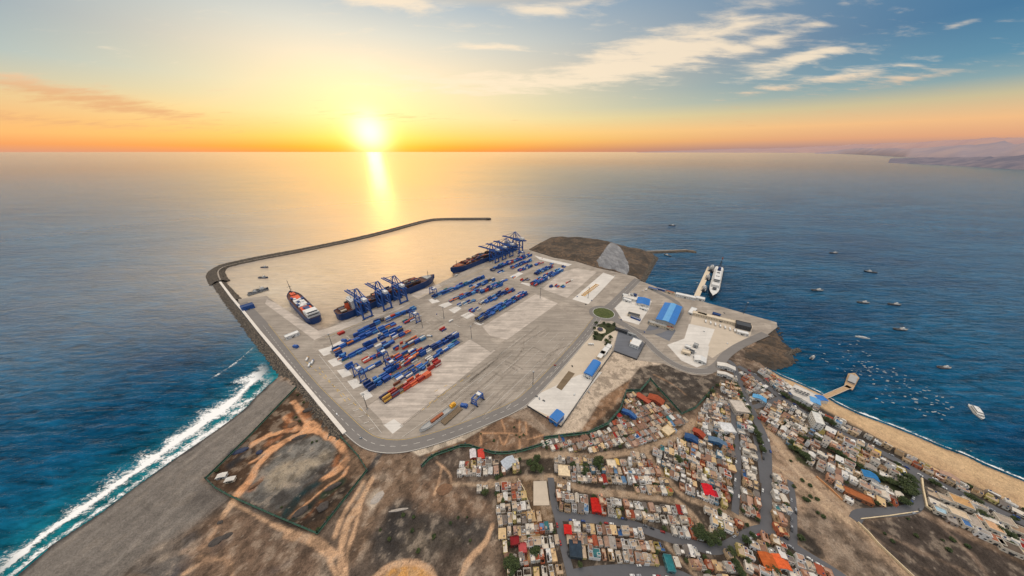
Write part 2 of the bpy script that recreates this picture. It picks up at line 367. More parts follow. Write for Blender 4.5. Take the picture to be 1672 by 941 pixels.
pt.poly(Zg([(500, 930), (560, 890), (600, 941), (520, 1000)]), (170, 152, 132), 4, 6, .7, .6)
for p_ in ([(0, 790), (45, 755), (75, 780), (0, 830)], [(-200, 920), (0, 850), (40, 880), (-60, 980)], [(90, 800), (200, 770), (210, 790), (120, 850)], [(300, 930), (430, 870), (450, 890), (330, 950)]): pt.poly(Zg(p_), (84, 82, 84), 2.5, 4, .85, .3)
pt.poly(Zg([(-310, 930), (-230, 850), (0, 790), (75, 770), (40, 860), (-100, 941)]), (112, 105, 98), 6, 4, .7)
pt.poly(Zg([(80, 720), (200, 690), (420, 780), (560, 880), (560, 1000), (0, 1000), (20, 880)]), (118, 95, 78), 10, 14, .7, .4)
# brown waste ground along the port fence
pt.poly([(666, 736), (757, 719), (819, 679), (856, 668), (905, 709), (890, 716), (842, 742), (808, 744), (760, 727), (705, 748)], (124, 98, 78), 3, 3)
for s_ in ([(220, 430), (450, 430), (590, 440)], [(360, 430), (405, 550), (450, 430)], [(535, 300), (530, 440), (535, 550)], [(580, 320), (590, 440)], [(580, 320), (640, 330)], [(600, 480), (770, 430)], [(220, 430), (225, 520)], [(380, 300), (420, 420)]): pt.stroke(Zh(s_), 2.2, (186, 142, 106), 1.2, 1, .8)
pt.poly([(819, 677), (856, 667), (905, 709), (890, 712), (861, 690)], (140, 124, 108), 2, 2, .8)
pt.poly([(666, 734), (757, 704), (821, 681), (757.7, 719), (685, 745)], (186, 171, 152), 1.5, .6)
# bare apron and dark slope under the port
pt.poly([(905, 709), (917, 697), (985, 597), (1003, 574), (1050, 586), (1086, 592), (1078, 597), (1045, 601), (1031, 618), (983, 651), (953, 699), (932, 710)], (186, 168, 148), 2, 1.5)
pt.poly([(953, 700), (983, 651), (1031, 618), (1024, 640), (1012, 668), (992, 693), (960, 708)], (134, 104, 80), 3, 3)
pt.poly([(1030, 619), (1045, 600), (1084, 595), (1112, 610), (1150, 617), (1180, 610), (1200, 630), (1163, 634), (1150, 655), (1132, 668), (1112, 676), (1094, 655), (1074, 634), (1060, 620), (1045, 639), (1024, 639)], (92, 83, 75), 3, 4)
pt.poly([(1090, 600), (1150, 617), (1180, 612), (1165, 640), (1130, 650), (1100, 630)], (76, 70, 66), 6, 8, .6, .4)
for s_ in ([(1068, 612), (1100, 628), (1120, 645)], [(1006, 655), (990, 690), (965, 705)], [(1015, 640), (995, 668)]): pt.stroke(s_, 3, (160, 126, 98), 1.5, 2, .6)
# town soil
pt.poly([(800, 755), (905, 735), (1000, 735), (1130, 690), (1240, 690), (1250, 860), (1400, 960), (1400, 1050), (830, 1050), (820, 860)], (78, 70, 62), 6, 6, .9)
pt.poly([(960, 706), (1022, 645), (1060, 625), (1112, 680), (1090, 715), (1000, 737), (905, 735)], (70, 64, 57), 4, 4, .85)
pt.poly([(1205, 600), (1262, 612), (1340, 665), (1480, 740), (1672, 832), (1800, 900), (1672, 900), (1500, 835), (1400, 832), (1340, 775), (1262, 700), (1225, 640)], (76, 71, 66), 4, 4, .9)
# slope east of the main road, dark fields
pt.poly([(1246, 690), (1275, 728), (1340, 787), (1398, 855), (1490, 945), (1600, 1050), (1420, 1000), (1300, 895), (1298, 800), (1262, 770)], (152, 128, 106), 4, 5)
for s_, w_ in (([(1256, 700), (1290, 760), (1350, 820), (1395, 860)], 5), ([(1262, 760), (1310, 790), (1370, 850)], 4), ([(1300, 800), (1350, 830), (1400, 860)], 4)): pt.stroke(s_, w_, (184, 158, 130), 2, 3, .7)
pt.poly([(1300, 842), (1330, 830), (1390, 862), (1470, 945), (1420, 960), (1330, 905), (1303, 880)], (112, 98, 86), 6, 8, .85, .3)
pt.poly([(1302, 860), (1330, 880), (1345, 905), (1330, 910), (1304, 890)], (62, 58, 54), 3, 4, .9)
pt.poly([(1402, 852), (1500, 838), (1560, 870), (1672, 925), (1720, 960), (1600, 1000), (1500, 950)], (82, 73, 67), 4, 5, .95)
for s_, w_ in (([(1420, 860), (1480, 890), (1560, 925), (1620, 960)], 4), ([(1500, 838), (1550, 868), (1590, 910), (1620, 950)], 3.5), ([(1430, 880), (1520, 935)], 3), ([(1510, 838), (1600, 880), (1672, 918)], 4)): pt.stroke(s_, w_, (140, 118, 100), 2, 3, .6)
# dirt roads of the town
DIRT = [([(840, 745), (909, 741), (953, 747), (1004, 742), (1053, 733), (1091, 720), (1115, 705), (1133, 688)], 9), ([(1055, 737), (1068, 758), (1085, 780), (1104, 797), (1118, 814), (1146, 821), (1200, 842), (1240, 862)], 7), ([(899, 779), (933, 792), (965, 803), (1035, 808), (1088, 815), (1112, 822), (1136, 848), (1150, 870)], 7), ([(800, 790), (850, 781), (900, 779)], 8), ([(740, 790), (800, 792)], 5), ([(1268, 715), (1297, 753), (1340, 791), (1378, 825), (1400, 860), (1440, 900), (1500, 960)], 8), ([(1296, 795), (1400, 850)], 4), ([(1090, 892), (1140, 945)], 3), ([(1196, 905), (1222, 945)], 4)]
for s_, w_ in DIRT: pt.stroke(s_, w_, (162, 138, 114), 1.6, 1.2, .9)
pt.poly(Zf([(330, 195), (420, 205), (430, 400), (570, 400), (570, 510), (440, 520)]), (118, 96, 74), 1.5, 2)
pt.stroke(Zf([(350, 440), (400, 490), (440, 530), (460, 600), (450, 680), (410, 740), (400, 800)]), 6, (200, 165, 118), 1.2, 1, .95)
pt.poly(Zf([(250, 640), (400, 570), (440, 600), (420, 690), (330, 690)]), (190, 160, 128), 1.5, 2, .9)
# green plots
for p_ in ([(1290, 722), (1318, 738), (1322, 762), (1300, 752)], [(1350, 735), (1385, 755), (1478, 800), (1494, 812), (1490, 828), (1440, 795), (1380, 770)]): pt.poly(p_, (64, 78, 44), 2, 3, .8, .4)
# litter of stones, shrubs and wheel marks everywhere
allp = np.arange(len(LXf))
isl = inside(LXf, LYf, W(BEACH_L)) | inside(LXf, LYf, W(BEACH_R))
pt.blend(allp, sstep(.54, .66, m2) * np.where(isl, .10, .42), (58, 50, 44)); pt.blend(allp, sstep(.44, .32, m2) * np.where(isl, .08, .30), (176, 158, 138))
spk = rng.random(len(LXf)); pt.blend(allp, (spk > .985) * np.where(isl, .12, .5), (60, 55, 50)); pt.blend(allp, (spk < .006) * np.where(isl, .08, .35), (170, 156, 140))
fl = (seg_dist(LXf, LYf, W(BEACH_R), True) > -1) & ~inside(LXf, LYf, W(BEACH_R)) & ~inside(LXf, LYf, W(BEACH_L))
lum = pt.c.mean(1, keepdims=True); pt.c = np.where(fl[:, None], np.clip((lum + (pt.c - lum) * .98), 0, 1) * .90 * (lum / .12).clip(.55, 1.5) ** .35, pt.c * .92)
# relief
rough = np.where(isl, .10, .25) * (vnoise(LXf, LYf, 7, 31, 4, .6) - .8)
zz = zz + rough * sstep(4, 25, np.minimum(d_left, d_right))
ic = inside(LXf, LYf, W(COMP)); zz += ic * (vnoise(LXf, LYf, 16, 33, 5, .6) - .62) * 7.0 * sstep(3, 14, seg_dist(LXf, LYf, W(COMP), True))
for p_, h_ in ((Zg([(420, 430), (600, 430), (560, 520), (360, 600), (320, 540)]), 3.0), (Zg([(740, 941), (930, 880), (1010, 941), (960, 1000), (800, 1000)]), 4.0)):
    zz += h_ * sstep(0, 22, sdist(LXf, LYf, W(p_)))
def grid_object(name, sel_mask, mats, cat=None):
    """faces of the terrain grid whose four corners are kept and whose first corner is in sel_mask"""
    ny, nx = LX.shape; k2 = keep.reshape(ny, nx); s2 = sel_mask.reshape(ny, nx)
    fm = k2[:-1, :-1] & k2[1:, :-1] & k2[:-1, 1:] & k2[1:, 1:] & s2[:-1, :-1]
    j, i = np.where(fm); a = j * nx + i; quads = np.stack([a, a + 1, a + nx + 1, a + nx], 1)
    used, inv = np.unique(quads, return_inverse=True); quads = inv.reshape(quads.shape)
    me = bpy.data.meshes.new(name); me.vertices.add(len(used)); me.loops.add(quads.size); me.polygons.add(len(quads))
    co = np.stack([LXf[used], LYf[used], zz[used]], 1).astype(np.float32); me.vertices.foreach_set('co', co.ravel())
    me.loops.foreach_set('vertex_index', quads.ravel().astype(np.int32)); me.polygons.foreach_set('loop_start', np.arange(0, quads.size, 4, dtype=np.int32))
    me.polygons.foreach_set('use_smooth', np.ones(len(quads), bool)); me.update(calc_edges=True)
    ca_ = me.color_attributes.new('albedo', 'FLOAT_COLOR', 'POINT')
    cc = np.concatenate([pt.c[used], np.ones((len(used), 1))], 1).astype(np.float32); ca_.data.foreach_set('color', cc.ravel())
    me.materials.append(mats); o = bpy.data.objects.new(name, me); col.objects.link(o); o['kind'] = 'structure'; return o
m_soil, n, b = material('soil')
at = n.new('ShaderNodeAttribute', attribute_name='albedo').outputs['Color']; ps = n.pos()
f1 = n.noise(ps, .9, 6, .7); f2 = n.noise(ps, .13, 4, .6)
k = n.math('MULTIPLY', n.range(f1, .28, .72, .50, 1.46, smooth=False), n.range(f2, .3, .7, .84, 1.14, smooth=False))
cc = n.new('ShaderNodeCombineColor'); [n.put(cc.inputs[i], k) for i in range(3)]
n.put(b.inputs['Base Color'], n.mix(1.0, at, cc.outputs[0], 'MULTIPLY')); b.inputs['Roughness'].default_value = .95; b.inputs['Specular IOR Level'].default_value = .1
bp = n.new('ShaderNodeBump'); bp.inputs['Strength'].default_value = .7; bp.inputs['Distance'].default_value = .8; n.put(bp.inputs['Height'], f1); n.put(b.inputs['Normal'], bp.outputs[0])
bl = inside(LXf, LYf, W(BEACH_L)); br = inside(LXf, LYf, W(BEACH_R))
bl |= (~ld & (d_left < 12)); br |= (~ld & (d_right < 12)) & ~bl
grid_object('beach', bl, m_soil); grid_object('beach', br & ~bl, m_soil); grid_object('ground', ~bl & ~br, m_soil)

# ---------------------------------------------------------------- sea
def axis(lo, hi, st, far, k):
    mid = list(np.arange(lo, hi + .1, st)); g = [st * k]
    r = [hi]; w = st
    while r[-1] < far: w *= k; r.append(r[-1] + w)
    l = [lo]; w = st
    while l[-1] > -far: w *= k; l.append(l[-1] - w)
    return np.array(l[:0:-1] + mid + r[1:])
ax_ = axis(-1000, 1100, 9, 450000, 1.22); ay_ = axis(-200, 1500, 9, 450000, 1.22)
SX, SY = np.meshgrid(ax_, ay_); sx, sy = SX.ravel(), SY.ravel()
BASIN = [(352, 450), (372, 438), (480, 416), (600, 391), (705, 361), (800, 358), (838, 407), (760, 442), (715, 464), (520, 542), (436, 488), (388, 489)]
shore = np.maximum(np.exp(-np.maximum(seg_dist(sx, sy, Wl) - 12, 0) / 34) * (sy < 420), .28 * np.exp(-np.maximum(seg_dist(sx, sy, Wr) - 2, 0) / 18))
shore = np.maximum(shore, .45 * np.exp(-seg_dist(sx, sy, W([(449, 617), (420, 570)], 0)) / 35))
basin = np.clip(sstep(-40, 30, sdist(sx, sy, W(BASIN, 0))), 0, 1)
silt = np.exp(-np.hypot(sx - P(450, 475, 0)[0], sy - P(450, 475, 0)[1]) / 170)
ny, nx = SX.shape; a = (np.arange(ny - 1)[:, None] * nx + np.arange(nx - 1)[None]).ravel(); quads = np.stack([a, a + 1, a + nx + 1, a + nx], 1)
me = bpy.data.meshes.new('sea'); me.vertices.add(len(sx)); me.loops.add(quads.size); me.polygons.add(len(quads))
me.vertices.foreach_set('co', np.stack([sx, sy, np.zeros_like(sx)], 1).astype(np.float32).ravel()); me.loops.foreach_set('vertex_index', quads.ravel().astype(np.int32)); me.polygons.foreach_set('loop_start', np.arange(0, quads.size, 4, dtype=np.int32)); me.update(calc_edges=True)
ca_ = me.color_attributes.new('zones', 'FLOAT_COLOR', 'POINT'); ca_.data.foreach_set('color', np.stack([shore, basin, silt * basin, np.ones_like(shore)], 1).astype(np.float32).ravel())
sea = bpy.data.objects.new('sea', me); col.objects.link(sea); sea['kind'] = 'structure'
m_sea, n, b = material('sea_water'); me.materials.append(m_sea)
zs = n.new('ShaderNodeSeparateColor'); n.put(zs.inputs[0], n.new('ShaderNodeAttribute', attribute_name='zones').outputs['Color'])
ps = n.pos()
big = n.noise(n.mapping(ps, rot=(0, 0, R(12)), scale=(.35, 1, 1)), .006, 4, .6)
c = n.mix(n.range(big, .35, .65), lin4((5, 58, 90)), lin4((12, 78, 110)))
c = n.mix(zs.outputs[0], c, lin4((20, 108, 118)))
c = n.mix(n.math('MULTIPLY', zs.outputs[1], .55), c, lin4((214, 176, 130)))  # golden sky reflection put into the basin's base colour
c = n.mix(n.math('MULTIPLY', zs.outputs[2], .85), c, lin4((182, 170, 152)))
w4 = n.noise(n.mapping(ps, rot=(0, 0, R(-9)), scale=(.22, 1, 1)), .10, 5, .7, .8)
w1 = n.noise(n.mapping(ps, rot=(0, 0, R(-14)), scale=(.30, 1, 1)), .050, 4, .6, .5)
w2 = n.noise(n.mapping(ps, rot=(0, 0, R(10)), scale=(.4, 1, 1)), .16, 4, .62, .4)
w3 = n.noise(n.mapping(ps, rot=(0, 0, R(-4)), scale=(.30, 1, 1)), .010, 3, .5, .6)
calm = n.math('SUBTRACT', 1.0, n.math('MULTIPLY', zs.outputs[1], .45))
h = n.math('ADD', n.math('ADD', n.math('MULTIPLY', w1, 1.0), n.math('MULTIPLY', w2, .40)), n.math('MULTIPLY', w3, 1.8))
h = n.math('MULTIPLY', n.math('ADD', h, n.math('MULTIPLY', w4, .7)), calm)
# wave shading put into the base colour: darker troughs, lighter backs of the swell
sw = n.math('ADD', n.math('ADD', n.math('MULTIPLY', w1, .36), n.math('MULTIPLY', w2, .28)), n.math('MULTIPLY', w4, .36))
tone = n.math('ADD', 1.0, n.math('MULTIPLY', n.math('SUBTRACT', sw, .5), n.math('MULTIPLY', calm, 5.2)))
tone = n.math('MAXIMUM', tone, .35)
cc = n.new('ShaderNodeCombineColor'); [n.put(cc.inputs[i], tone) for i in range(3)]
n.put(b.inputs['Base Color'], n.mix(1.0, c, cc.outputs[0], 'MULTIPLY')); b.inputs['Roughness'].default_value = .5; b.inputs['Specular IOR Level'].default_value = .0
bp = n.new('ShaderNodeBump'); bp.inputs['Strength'].default_value = 1.0; bp.inputs['Distance'].default_value = 4.0; n.put(bp.inputs['Height'], h); n.put(b.inputs['Normal'], bp.outputs[0])
gl = n.new('ShaderNodeBsdfGlossy'); dist = n.vmath('LENGTH', ps); far = n.range(dist, 700, 4200)
n.put(gl.inputs['Roughness'], n.math('SUBTRACT', .34, n.math('MULTIPLY', far, .13))); gl.inputs['Color'].default_value = (1.0, .93, .84, 1)
bp2 = n.new('ShaderNodeBump'); bp2.inputs['Strength'].default_value = 1.0; bp2.inputs['Distance'].default_value = 3.4; n.put(bp2.inputs['Height'], n.math('MULTIPLY', h, n.math('SUBTRACT', 1.0, n.math('MULTIPLY', far, .62)))); n.put(gl.inputs['Normal'], bp2.outputs[0])
lw = n.new('ShaderNodeLayerWeight'); lw.inputs['Blend'].default_value = .5
bp3 = n.new('ShaderNodeBump'); bp3.inputs['Strength'].default_value = 1.0; bp3.inputs['Distance'].default_value = 2.9; n.put(bp3.inputs['Height'], n.math('MULTIPLY', h, n.math('SUBTRACT', 1.0, n.math('MULTIPLY', far, .5)))); n.put(lw.inputs['Normal'], bp3.outputs[0])
# added golden sheen lane along the sun's bearing, stronger gloss, duller water beside it
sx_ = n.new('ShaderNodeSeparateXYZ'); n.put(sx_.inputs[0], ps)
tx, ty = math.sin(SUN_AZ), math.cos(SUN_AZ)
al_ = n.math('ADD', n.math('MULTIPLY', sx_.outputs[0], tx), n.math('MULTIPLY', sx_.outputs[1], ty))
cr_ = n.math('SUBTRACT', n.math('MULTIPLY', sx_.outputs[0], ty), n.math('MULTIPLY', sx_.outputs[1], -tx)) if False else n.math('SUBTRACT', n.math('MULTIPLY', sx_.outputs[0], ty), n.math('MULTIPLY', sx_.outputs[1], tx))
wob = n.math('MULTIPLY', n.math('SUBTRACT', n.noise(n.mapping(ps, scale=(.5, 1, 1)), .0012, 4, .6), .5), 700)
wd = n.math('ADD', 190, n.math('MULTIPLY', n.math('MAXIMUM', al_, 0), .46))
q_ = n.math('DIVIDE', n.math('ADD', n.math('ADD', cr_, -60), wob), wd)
sheen_lane = n.math('EXPONENT', n.math('MULTIPLY', n.math('MULTIPLY', q_, q_), -1))
sheen_lane = n.math('MULTIPLY', sheen_lane, n.range(al_, 500, 950))
sheen_lane = n.math('ADD', n.math('MULTIPLY', sheen_lane, n.math('SUBTRACT', 1.0, n.math('MULTIPLY', zs.outputs[1], .25))), 0.0)
n.put(gl.inputs['Color'], n.mix(sheen_lane, n.mix(n.range(dist, 2200, 12000), (.92, .97, 1.0, 1), (1.08, .88, .70, 1)), (1.15, .90, .60, 1)))  # golden glow put into the gloss tint, in the lane and towards the horizon
fc = lw.outputs['Facing']
f_rough = n.math('MULTIPLY', n.math('POWER', fc, 8.0), n.math('ADD', .84, n.math('MULTIPLY', n.range(dist, 4000, 25000), .12)))
f_calm = n.math('MULTIPLY', n.range(fc, .15, .82), .94)
f_calm = n.math('MAXIMUM', f_calm, f_rough)
mx = n.new('ShaderNodeMix'); n.put(mx.inputs[0], sheen_lane); n.put(mx.inputs[2], f_rough); n.put(mx.inputs[3], f_calm)
fz = n.math('MULTIPLY', mx.outputs[0], 1.0, clamp=True)
ms = n.new('ShaderNodeMixShader'); n.put(ms.inputs[0], fz); n.l.new(b.outputs[0], ms.inputs[1]); n.l.new(gl.outputs[0], ms.inputs[2])
n.l.new(ms.outputs[0], m_sea.node_tree.nodes['Material Output'].inputs[0])

# ---------------------------------------------------------------- surf
def foam(name, inner, outer, segs, z, lo, hi, sc=.22):
    a_ = resample(smooth_line(W(inner, 0), 2), 6); b_ = smooth_line(W(outer, 0), 2); n_ = len(a_)
    def along(line, t):
        L = [0]
        for p, q in zip(line, line[1:]): L.append(L[-1] + (q - p).length)
        s_ = t * L[-1]
        for i in range(len(line) - 1):
            if L[i + 1] >= s_: return line[i].lerp(line[i + 1], (s_ - L[i]) / max(1e-6, L[i + 1] - L[i]))
        return line[-1]
    vs, fs, us = [], [], []
    for i in range(n_):
        t = i / (n_ - 1); p = along(a_, t); q = along(b_, t)
        for j in range(segs + 1):
            u_ = j / segs; r = p.lerp(q, u_); vs.append((r.x, r.y, z + .0 * u_)); us.append((u_, min(1, min(t, 1 - t) * 8 + (0.0)), 0, 1))
    for i in range(n_ - 1):
        for j in range(segs): k_ = i * (segs + 1) + j; fs.append((k_, k_ + 1, k_ + segs + 2, k_ + segs + 1))
    me = bpy.data.meshes.new(name); me.from_pydata(vs, [], fs)
    ca_ = me.color_attributes.new('band', 'FLOAT_COLOR', 'POINT'); ca_.data.foreach_set('color', np.array(us, np.float32).ravel())
    m, n, b = material(name + '_water')
    at = n.new('ShaderNodeSeparateColor'); n.put(at.inputs[0], n.new('ShaderNodeAttribute', attribute_name='band').outputs['Color'])
    ps = n.mapping(n.pos(), rot=(0, 0, R(-35)), scale=(.55, 1, 1)); q1 = n.noise(ps, sc, 9, .74, 2.2); q2 = n.noise(ps, sc * .16, 4, .6, .8)
    fac = n.math('ADD', n.math('MULTIPLY', q1, .54), n.math('MULTIPLY', q2, .46))
    prof = n.ramp(at.outputs[0], hi); pr = n.new('ShaderNodeSeparateColor'); n.put(pr.inputs[0], prof)
    al = n.range(n.math('ADD', fac, n.math('MULTIPLY', n.math('SUBTRACT', pr.outputs[0], .5), lo)), .50, .62)
    al = n.math('MULTIPLY', al, at.outputs[1])
    b.inputs['Base Color'].default_value = lin4((236, 236, 234)); b.inputs['Roughness'].default_value = .8
    n.put(b.inputs['Alpha'], al)
    me.materials.append(m); o = bpy.data.objects.new(name, me); col.objects.link(o); o['kind'] = 'structure'; return o
def gr(v): return (v, v, v)
foam('surf', [(-60, 1003), (23, 942), (81, 892), (162, 839), (227, 791), (291, 746), (353, 704), (398, 671), (417, 649), (450, 618)], [(-90, 962), (-10, 908), (30, 865), (105, 815), (160, 775), (240, 722), (268, 695), (330, 655), (388, 606), (425, 570)], 10, .55, .62, [(0, gr(.58)), (.07, gr(.62)), (.16, gr(.48)), (.29, gr(.56)), (.38, gr(.82)), (.47, gr(.60)), (.66, gr(.47)), (.85, gr(.42)), (1, gr(.0))])
foam('surf', [(322, 640), (352, 622), (390, 598), (420, 570)], [(314, 634), (344, 615), (384, 590), (416, 562)], 4, .4, .6, [(0, gr(.1)), (.35, gr(.42)), (.7, gr(.56)), (1, gr(.05))])
foam('surf', [(1256, 602), (1274, 612.5), (1306, 625.5), (1349, 645.5), (1366, 657.5), (1402, 674.5), (1444, 689.5), (1497, 710.5), (1540, 729.5), (1576, 741.5), (1608, 757.5), (1672, 783.5), (1800, 840)], [(1262, 597), (1281, 606), (1312, 618), (1354, 637), (1372, 648), (1409, 663), (1452, 677), (1508, 699), (1552, 718), (1588, 731), (1618, 746), (1680, 772), (1810, 830)], 6, .35, .66, [(0, gr(.66)), (.16, gr(.46)), (.35, gr(.28)), (.6, gr(.40)), (.75, gr(.25)), (1, gr(.05))], .35)

# ---------------------------------------------------------------- port pavement
def concrete(name, c, streak=.0, var=.16, rot=0, tile=0.0):
    m, n, b = material(name); ps = n.pos()
    a1 = n.noise(ps, .02, 5, .6); a2 = n.noise(ps, .25, 5, .7); st = n.noise(n.mapping(ps, rot=(0, 0, -rot), scale=(.035, .5, 1)), .5, 5, .65)
    k = n.math('MULTIPLY', n.range(a1, .3, .7, 1 - var, 1 + var, smooth=False), n.range(a2, .3, .7, 1 - var * .5, 1 + var * .5, smooth=False))
    if streak: k = n.math('MULTIPLY', k, n.range(st, .32, .68, 1 - streak, 1 + streak * .8, smooth=False))
    if tile:
        br_ = n.new('ShaderNodeTexBrick'); n.put(br_.inputs['Vector'], n.mapping(ps, rot=(0, 0, -rot))); br_.inputs['Scale'].default_value = 1; br_.inputs['Brick Width'].default_value = 24; br_.inputs['Row Height'].default_value = 12; br_.inputs['Mortar Size'].default_value = .25; br_.inputs['Color1'].default_value = (1, 1, 1, 1); br_.inputs['Color2'].default_value = (1 - tile * 1.4,) * 3 + (1,); br_.inputs['Mortar'].default_value = (1 - tile, 1 - tile, 1 - tile, 1)
        kk = n.new('ShaderNodeSeparateColor'); n.put(kk.inputs[0], br_.outputs[0]); k = n.math('MULTIPLY', k, kk.outputs[0])
    cc = n.new('ShaderNodeCombineColor'); [n.put(cc.inputs[i], k) for i in range(3)]
    n.put(b.inputs['Base Color'], n.mix(1.0, lin4(c), cc.outputs[0], 'MULTIPLY')); b.inputs['Roughness'].default_value = .9; b.inputs['Specular IOR Level'].default_value = .2
    return m
ANG_A = R(51.87); EA = Vector((math.cos(ANG_A), math.sin(ANG_A))); EB = Vector((EA.y, -EA.x)); TO = Vector(P(520, 542, 3.2))
def tp(u, v): q = Vector(P(u, v, 3.2)) - TO; return q.dot(EA), q.dot(EB)
def tw_(a, b_): q = TO + EA * a + EB * b_; return (q.x, q.y)
m_conc = concrete('terminal_concrete', (161, 150, 138), .22, .18, ANG_A, .14)
m_pale = concrete('worn_pale_concrete', (190, 178, 166), .30, .16, ANG_A, .12)
m_white = concrete('white_concrete', (208, 202, 194), .10, .10, ANG_A, .06)
m_asph = concrete('grey_asphalt', (151, 141, 130), .20, .15, ANG_A)
m_road = concrete('road_asphalt', (122, 117, 113), .06, .09, ANG_A)
m_dark = concrete('dark_asphalt', (104, 106, 112), .12, .10, ANG_A)
m_town = concrete('town_road_asphalt', (92, 92, 95), .05, .10, 0)
m_beige = concrete('beige_concrete', (190, 176, 158), .06, .10, ANG_A)
m_quay = concrete('quay_wall_concrete', (120, 110, 100), .0, .2)
def sheet(name, px, mat, z, z0=None, kind='structure', world=False):
    mb = MB(); pts = px if world else W(px, z)
    if z0 is None:
        a_ = sum(pts[i][0] * pts[(i + 1) % len(pts)][1] - pts[(i + 1) % len(pts)][0] * pts[i][1] for i in range(len(pts)))
        if a_ < 0: pts = pts[::-1]
        mb.add([(x, y, z) for x, y in pts], [tuple(range(len(pts)))])
    else: mb.prism(pts, z0, z, False)
    o = mb.build(name, mat); o['kind'] = kind; return o
sheet('terminal_pavement', TERM, [m_conc], 3.2, -3)
def band(name, px, w, mat, z, sm=2, widths=None):
    pts = smooth_line(W(px, z), sm); L_ = offset_line(pts, w / 2); R_ = offset_line(pts, -w / 2); mb = MB()
    vs = [(p.x, p.y, z) for p in L_] + [(p.x, p.y, z) for p in R_]; n_ = len(pts)
    mb.add(vs, [(i, n_ + i, n_ + i + 1, i + 1) for i in range(n_ - 1)])
    o = mb.build(name, mat); o['kind'] = 'structure'; return o
E0 = (480, 490, 3.92); D0 = (660, 370, 4.706); V0 = (840, 370, 4.706); S0 = (820, 500, 3.92); Y0 = (1000, 400, 3.92); A0 = (320, 410, 4.09); C0 = (420, 360, 4.706)
def Ze(p): return Z(*E0, p)
def Zd(p): return Z(*D0, p)
def Zv(p): return Z(*V0, p)
def Zs_(p): return Z(*S0, p)
def Zy(p): return Z(*Y0, p)
def Za(p): return Z(*A0, p)
def Zc(p): return Z(*C0, p)
def rect_ab(a0, a1, b0, b1): return [tw_(a0, b0), tw_(a1, b0), tw_(a1, b1), tw_(a0, b1)]
_pz = [3.21]
def patch(px, mat, name='pavement', world=False):
    _pz[0] += .006; return sheet(name, px, mat, _pz[0], world=world)
# broad zones
patch(Za([(280, 322), (470, 300), (800, 545), (770, 640), (900, 770), (770, 941), (700, 870), (310, 385)]), m_asph)
patch(Ze([(860, 640), (1290, 340), (1600, 130), (1960, 260), (1600, 580), (1290, 760), (900, 870), (600, 900)]), m_asph)
patch(Zs_([(0, 250), (240, 30), (560, 60), (560, 110), (180, 600), (0, 680)]), m_asph)
patch(Ze([(470, 680), (1130, 250), (1290, 322), (630, 858), (570, 800), (560, 770)]), m_pale)
patch(Zd([(600, 770), (1010, 520), (1180, 590), (790, 870), (660, 840)]), m_pale)
patch(Zc([(75, 605), (150, 640), (470, 850), (700, 780), (1000, 640), (1390, 490), (1420, 510), (1080, 690), (500, 890), (440, 920), (60, 640)]), m_pale)
patch(Ze([(0, 470), (30, 455), (560, 890), (545, 900), (360, 860)]), m_asph)
for q in ([(215, 390), (272, 368), (312, 408), (252, 428)], [(275, 452), (338, 436), (372, 478), (312, 498)], [(340, 520), (400, 503), (438, 545), (380, 570)], [(420, 598), (470, 574), (506, 616), (458, 642)], [(155, 320), (225, 300), (300, 260), (340, 270), (270, 330), (190, 360)], [(575, 800), (640, 762), (700, 805), (632, 856)]): patch(Ze(q), m_white)
for q in ([(185, 566), (228, 545), (275, 578), (215, 592)], [(262, 605), (340, 580), (372, 598), (310, 625)], [(340, 640), (410, 608), (440, 630), (385, 668)], [(432, 686), (500, 655), (545, 680), (485, 712)], [(530, 745), (560, 722), (612, 742), (590, 760)], [(810, 385), (880, 350), (915, 360), (850, 400)], [(890, 440), (905, 430), (975, 440), (960, 470)], [(1000, 222), (1060, 240), (1290, 290), (1260, 305), (1040, 255)]): patch(Zd(q), m_white)
patch(Zd([(1280, 570), (1530, 355), (1618, 385), (1400, 612)]), m_white)
patch(Zd([(1060, 480), (1210, 350), (1330, 320), (1480, 350), (1250, 550)]), m_pale)
# fishing-port plots
patch(Zv([(755, 605), (870, 505), (1055, 575), (1030, 640), (955, 755), (830, 720)]), m_white)
patch(Zv([(1000, 810), (1060, 700), (1200, 560), (1300, 620), (1360, 650), (1290, 860), (1180, 900)]), m_asph)
patch(Zv([(1010, 800), (1060, 715), (1240, 800), (1190, 880)]), m_dark)
patch(Zy([(470, 610), (520, 425), (560, 430), (800, 500), (900, 520), (880, 590), (690, 690), (640, 725), (600, 700)]), m_beige)
patch(Zy([(350, 640), (460, 600), (620, 650), (600, 760), (540, 785), (440, 740)]), m_white)
patch(Zy([(460, 600), (490, 505), (655, 540), (610, 655)]), m_white)
# slab yards
SLAB = [(863, 663.5), (916, 696.5), (984, 597), (998, 577), (942.5, 573)]
patch(SLAB, m_beige); patch(Zs_([(160, 640), (215, 570), (490, 440), (640, 420), (560, 520), (395, 745)]), m_white)
patch(Zs_([(345, 520), (425, 415), (466, 432), (380, 540)]), concrete('brown_gravel_bed', (120, 104, 84), .1, .2, ANG_A))
patch(Zs_([(480, 285), (540, 225), (640, 120), (745, 150), (700, 290), (640, 370)]), m_beige)
patch(Zs_([(712, 285), (748, 140), (800, 150), (917, 236), (862, 342)]), m_dark)
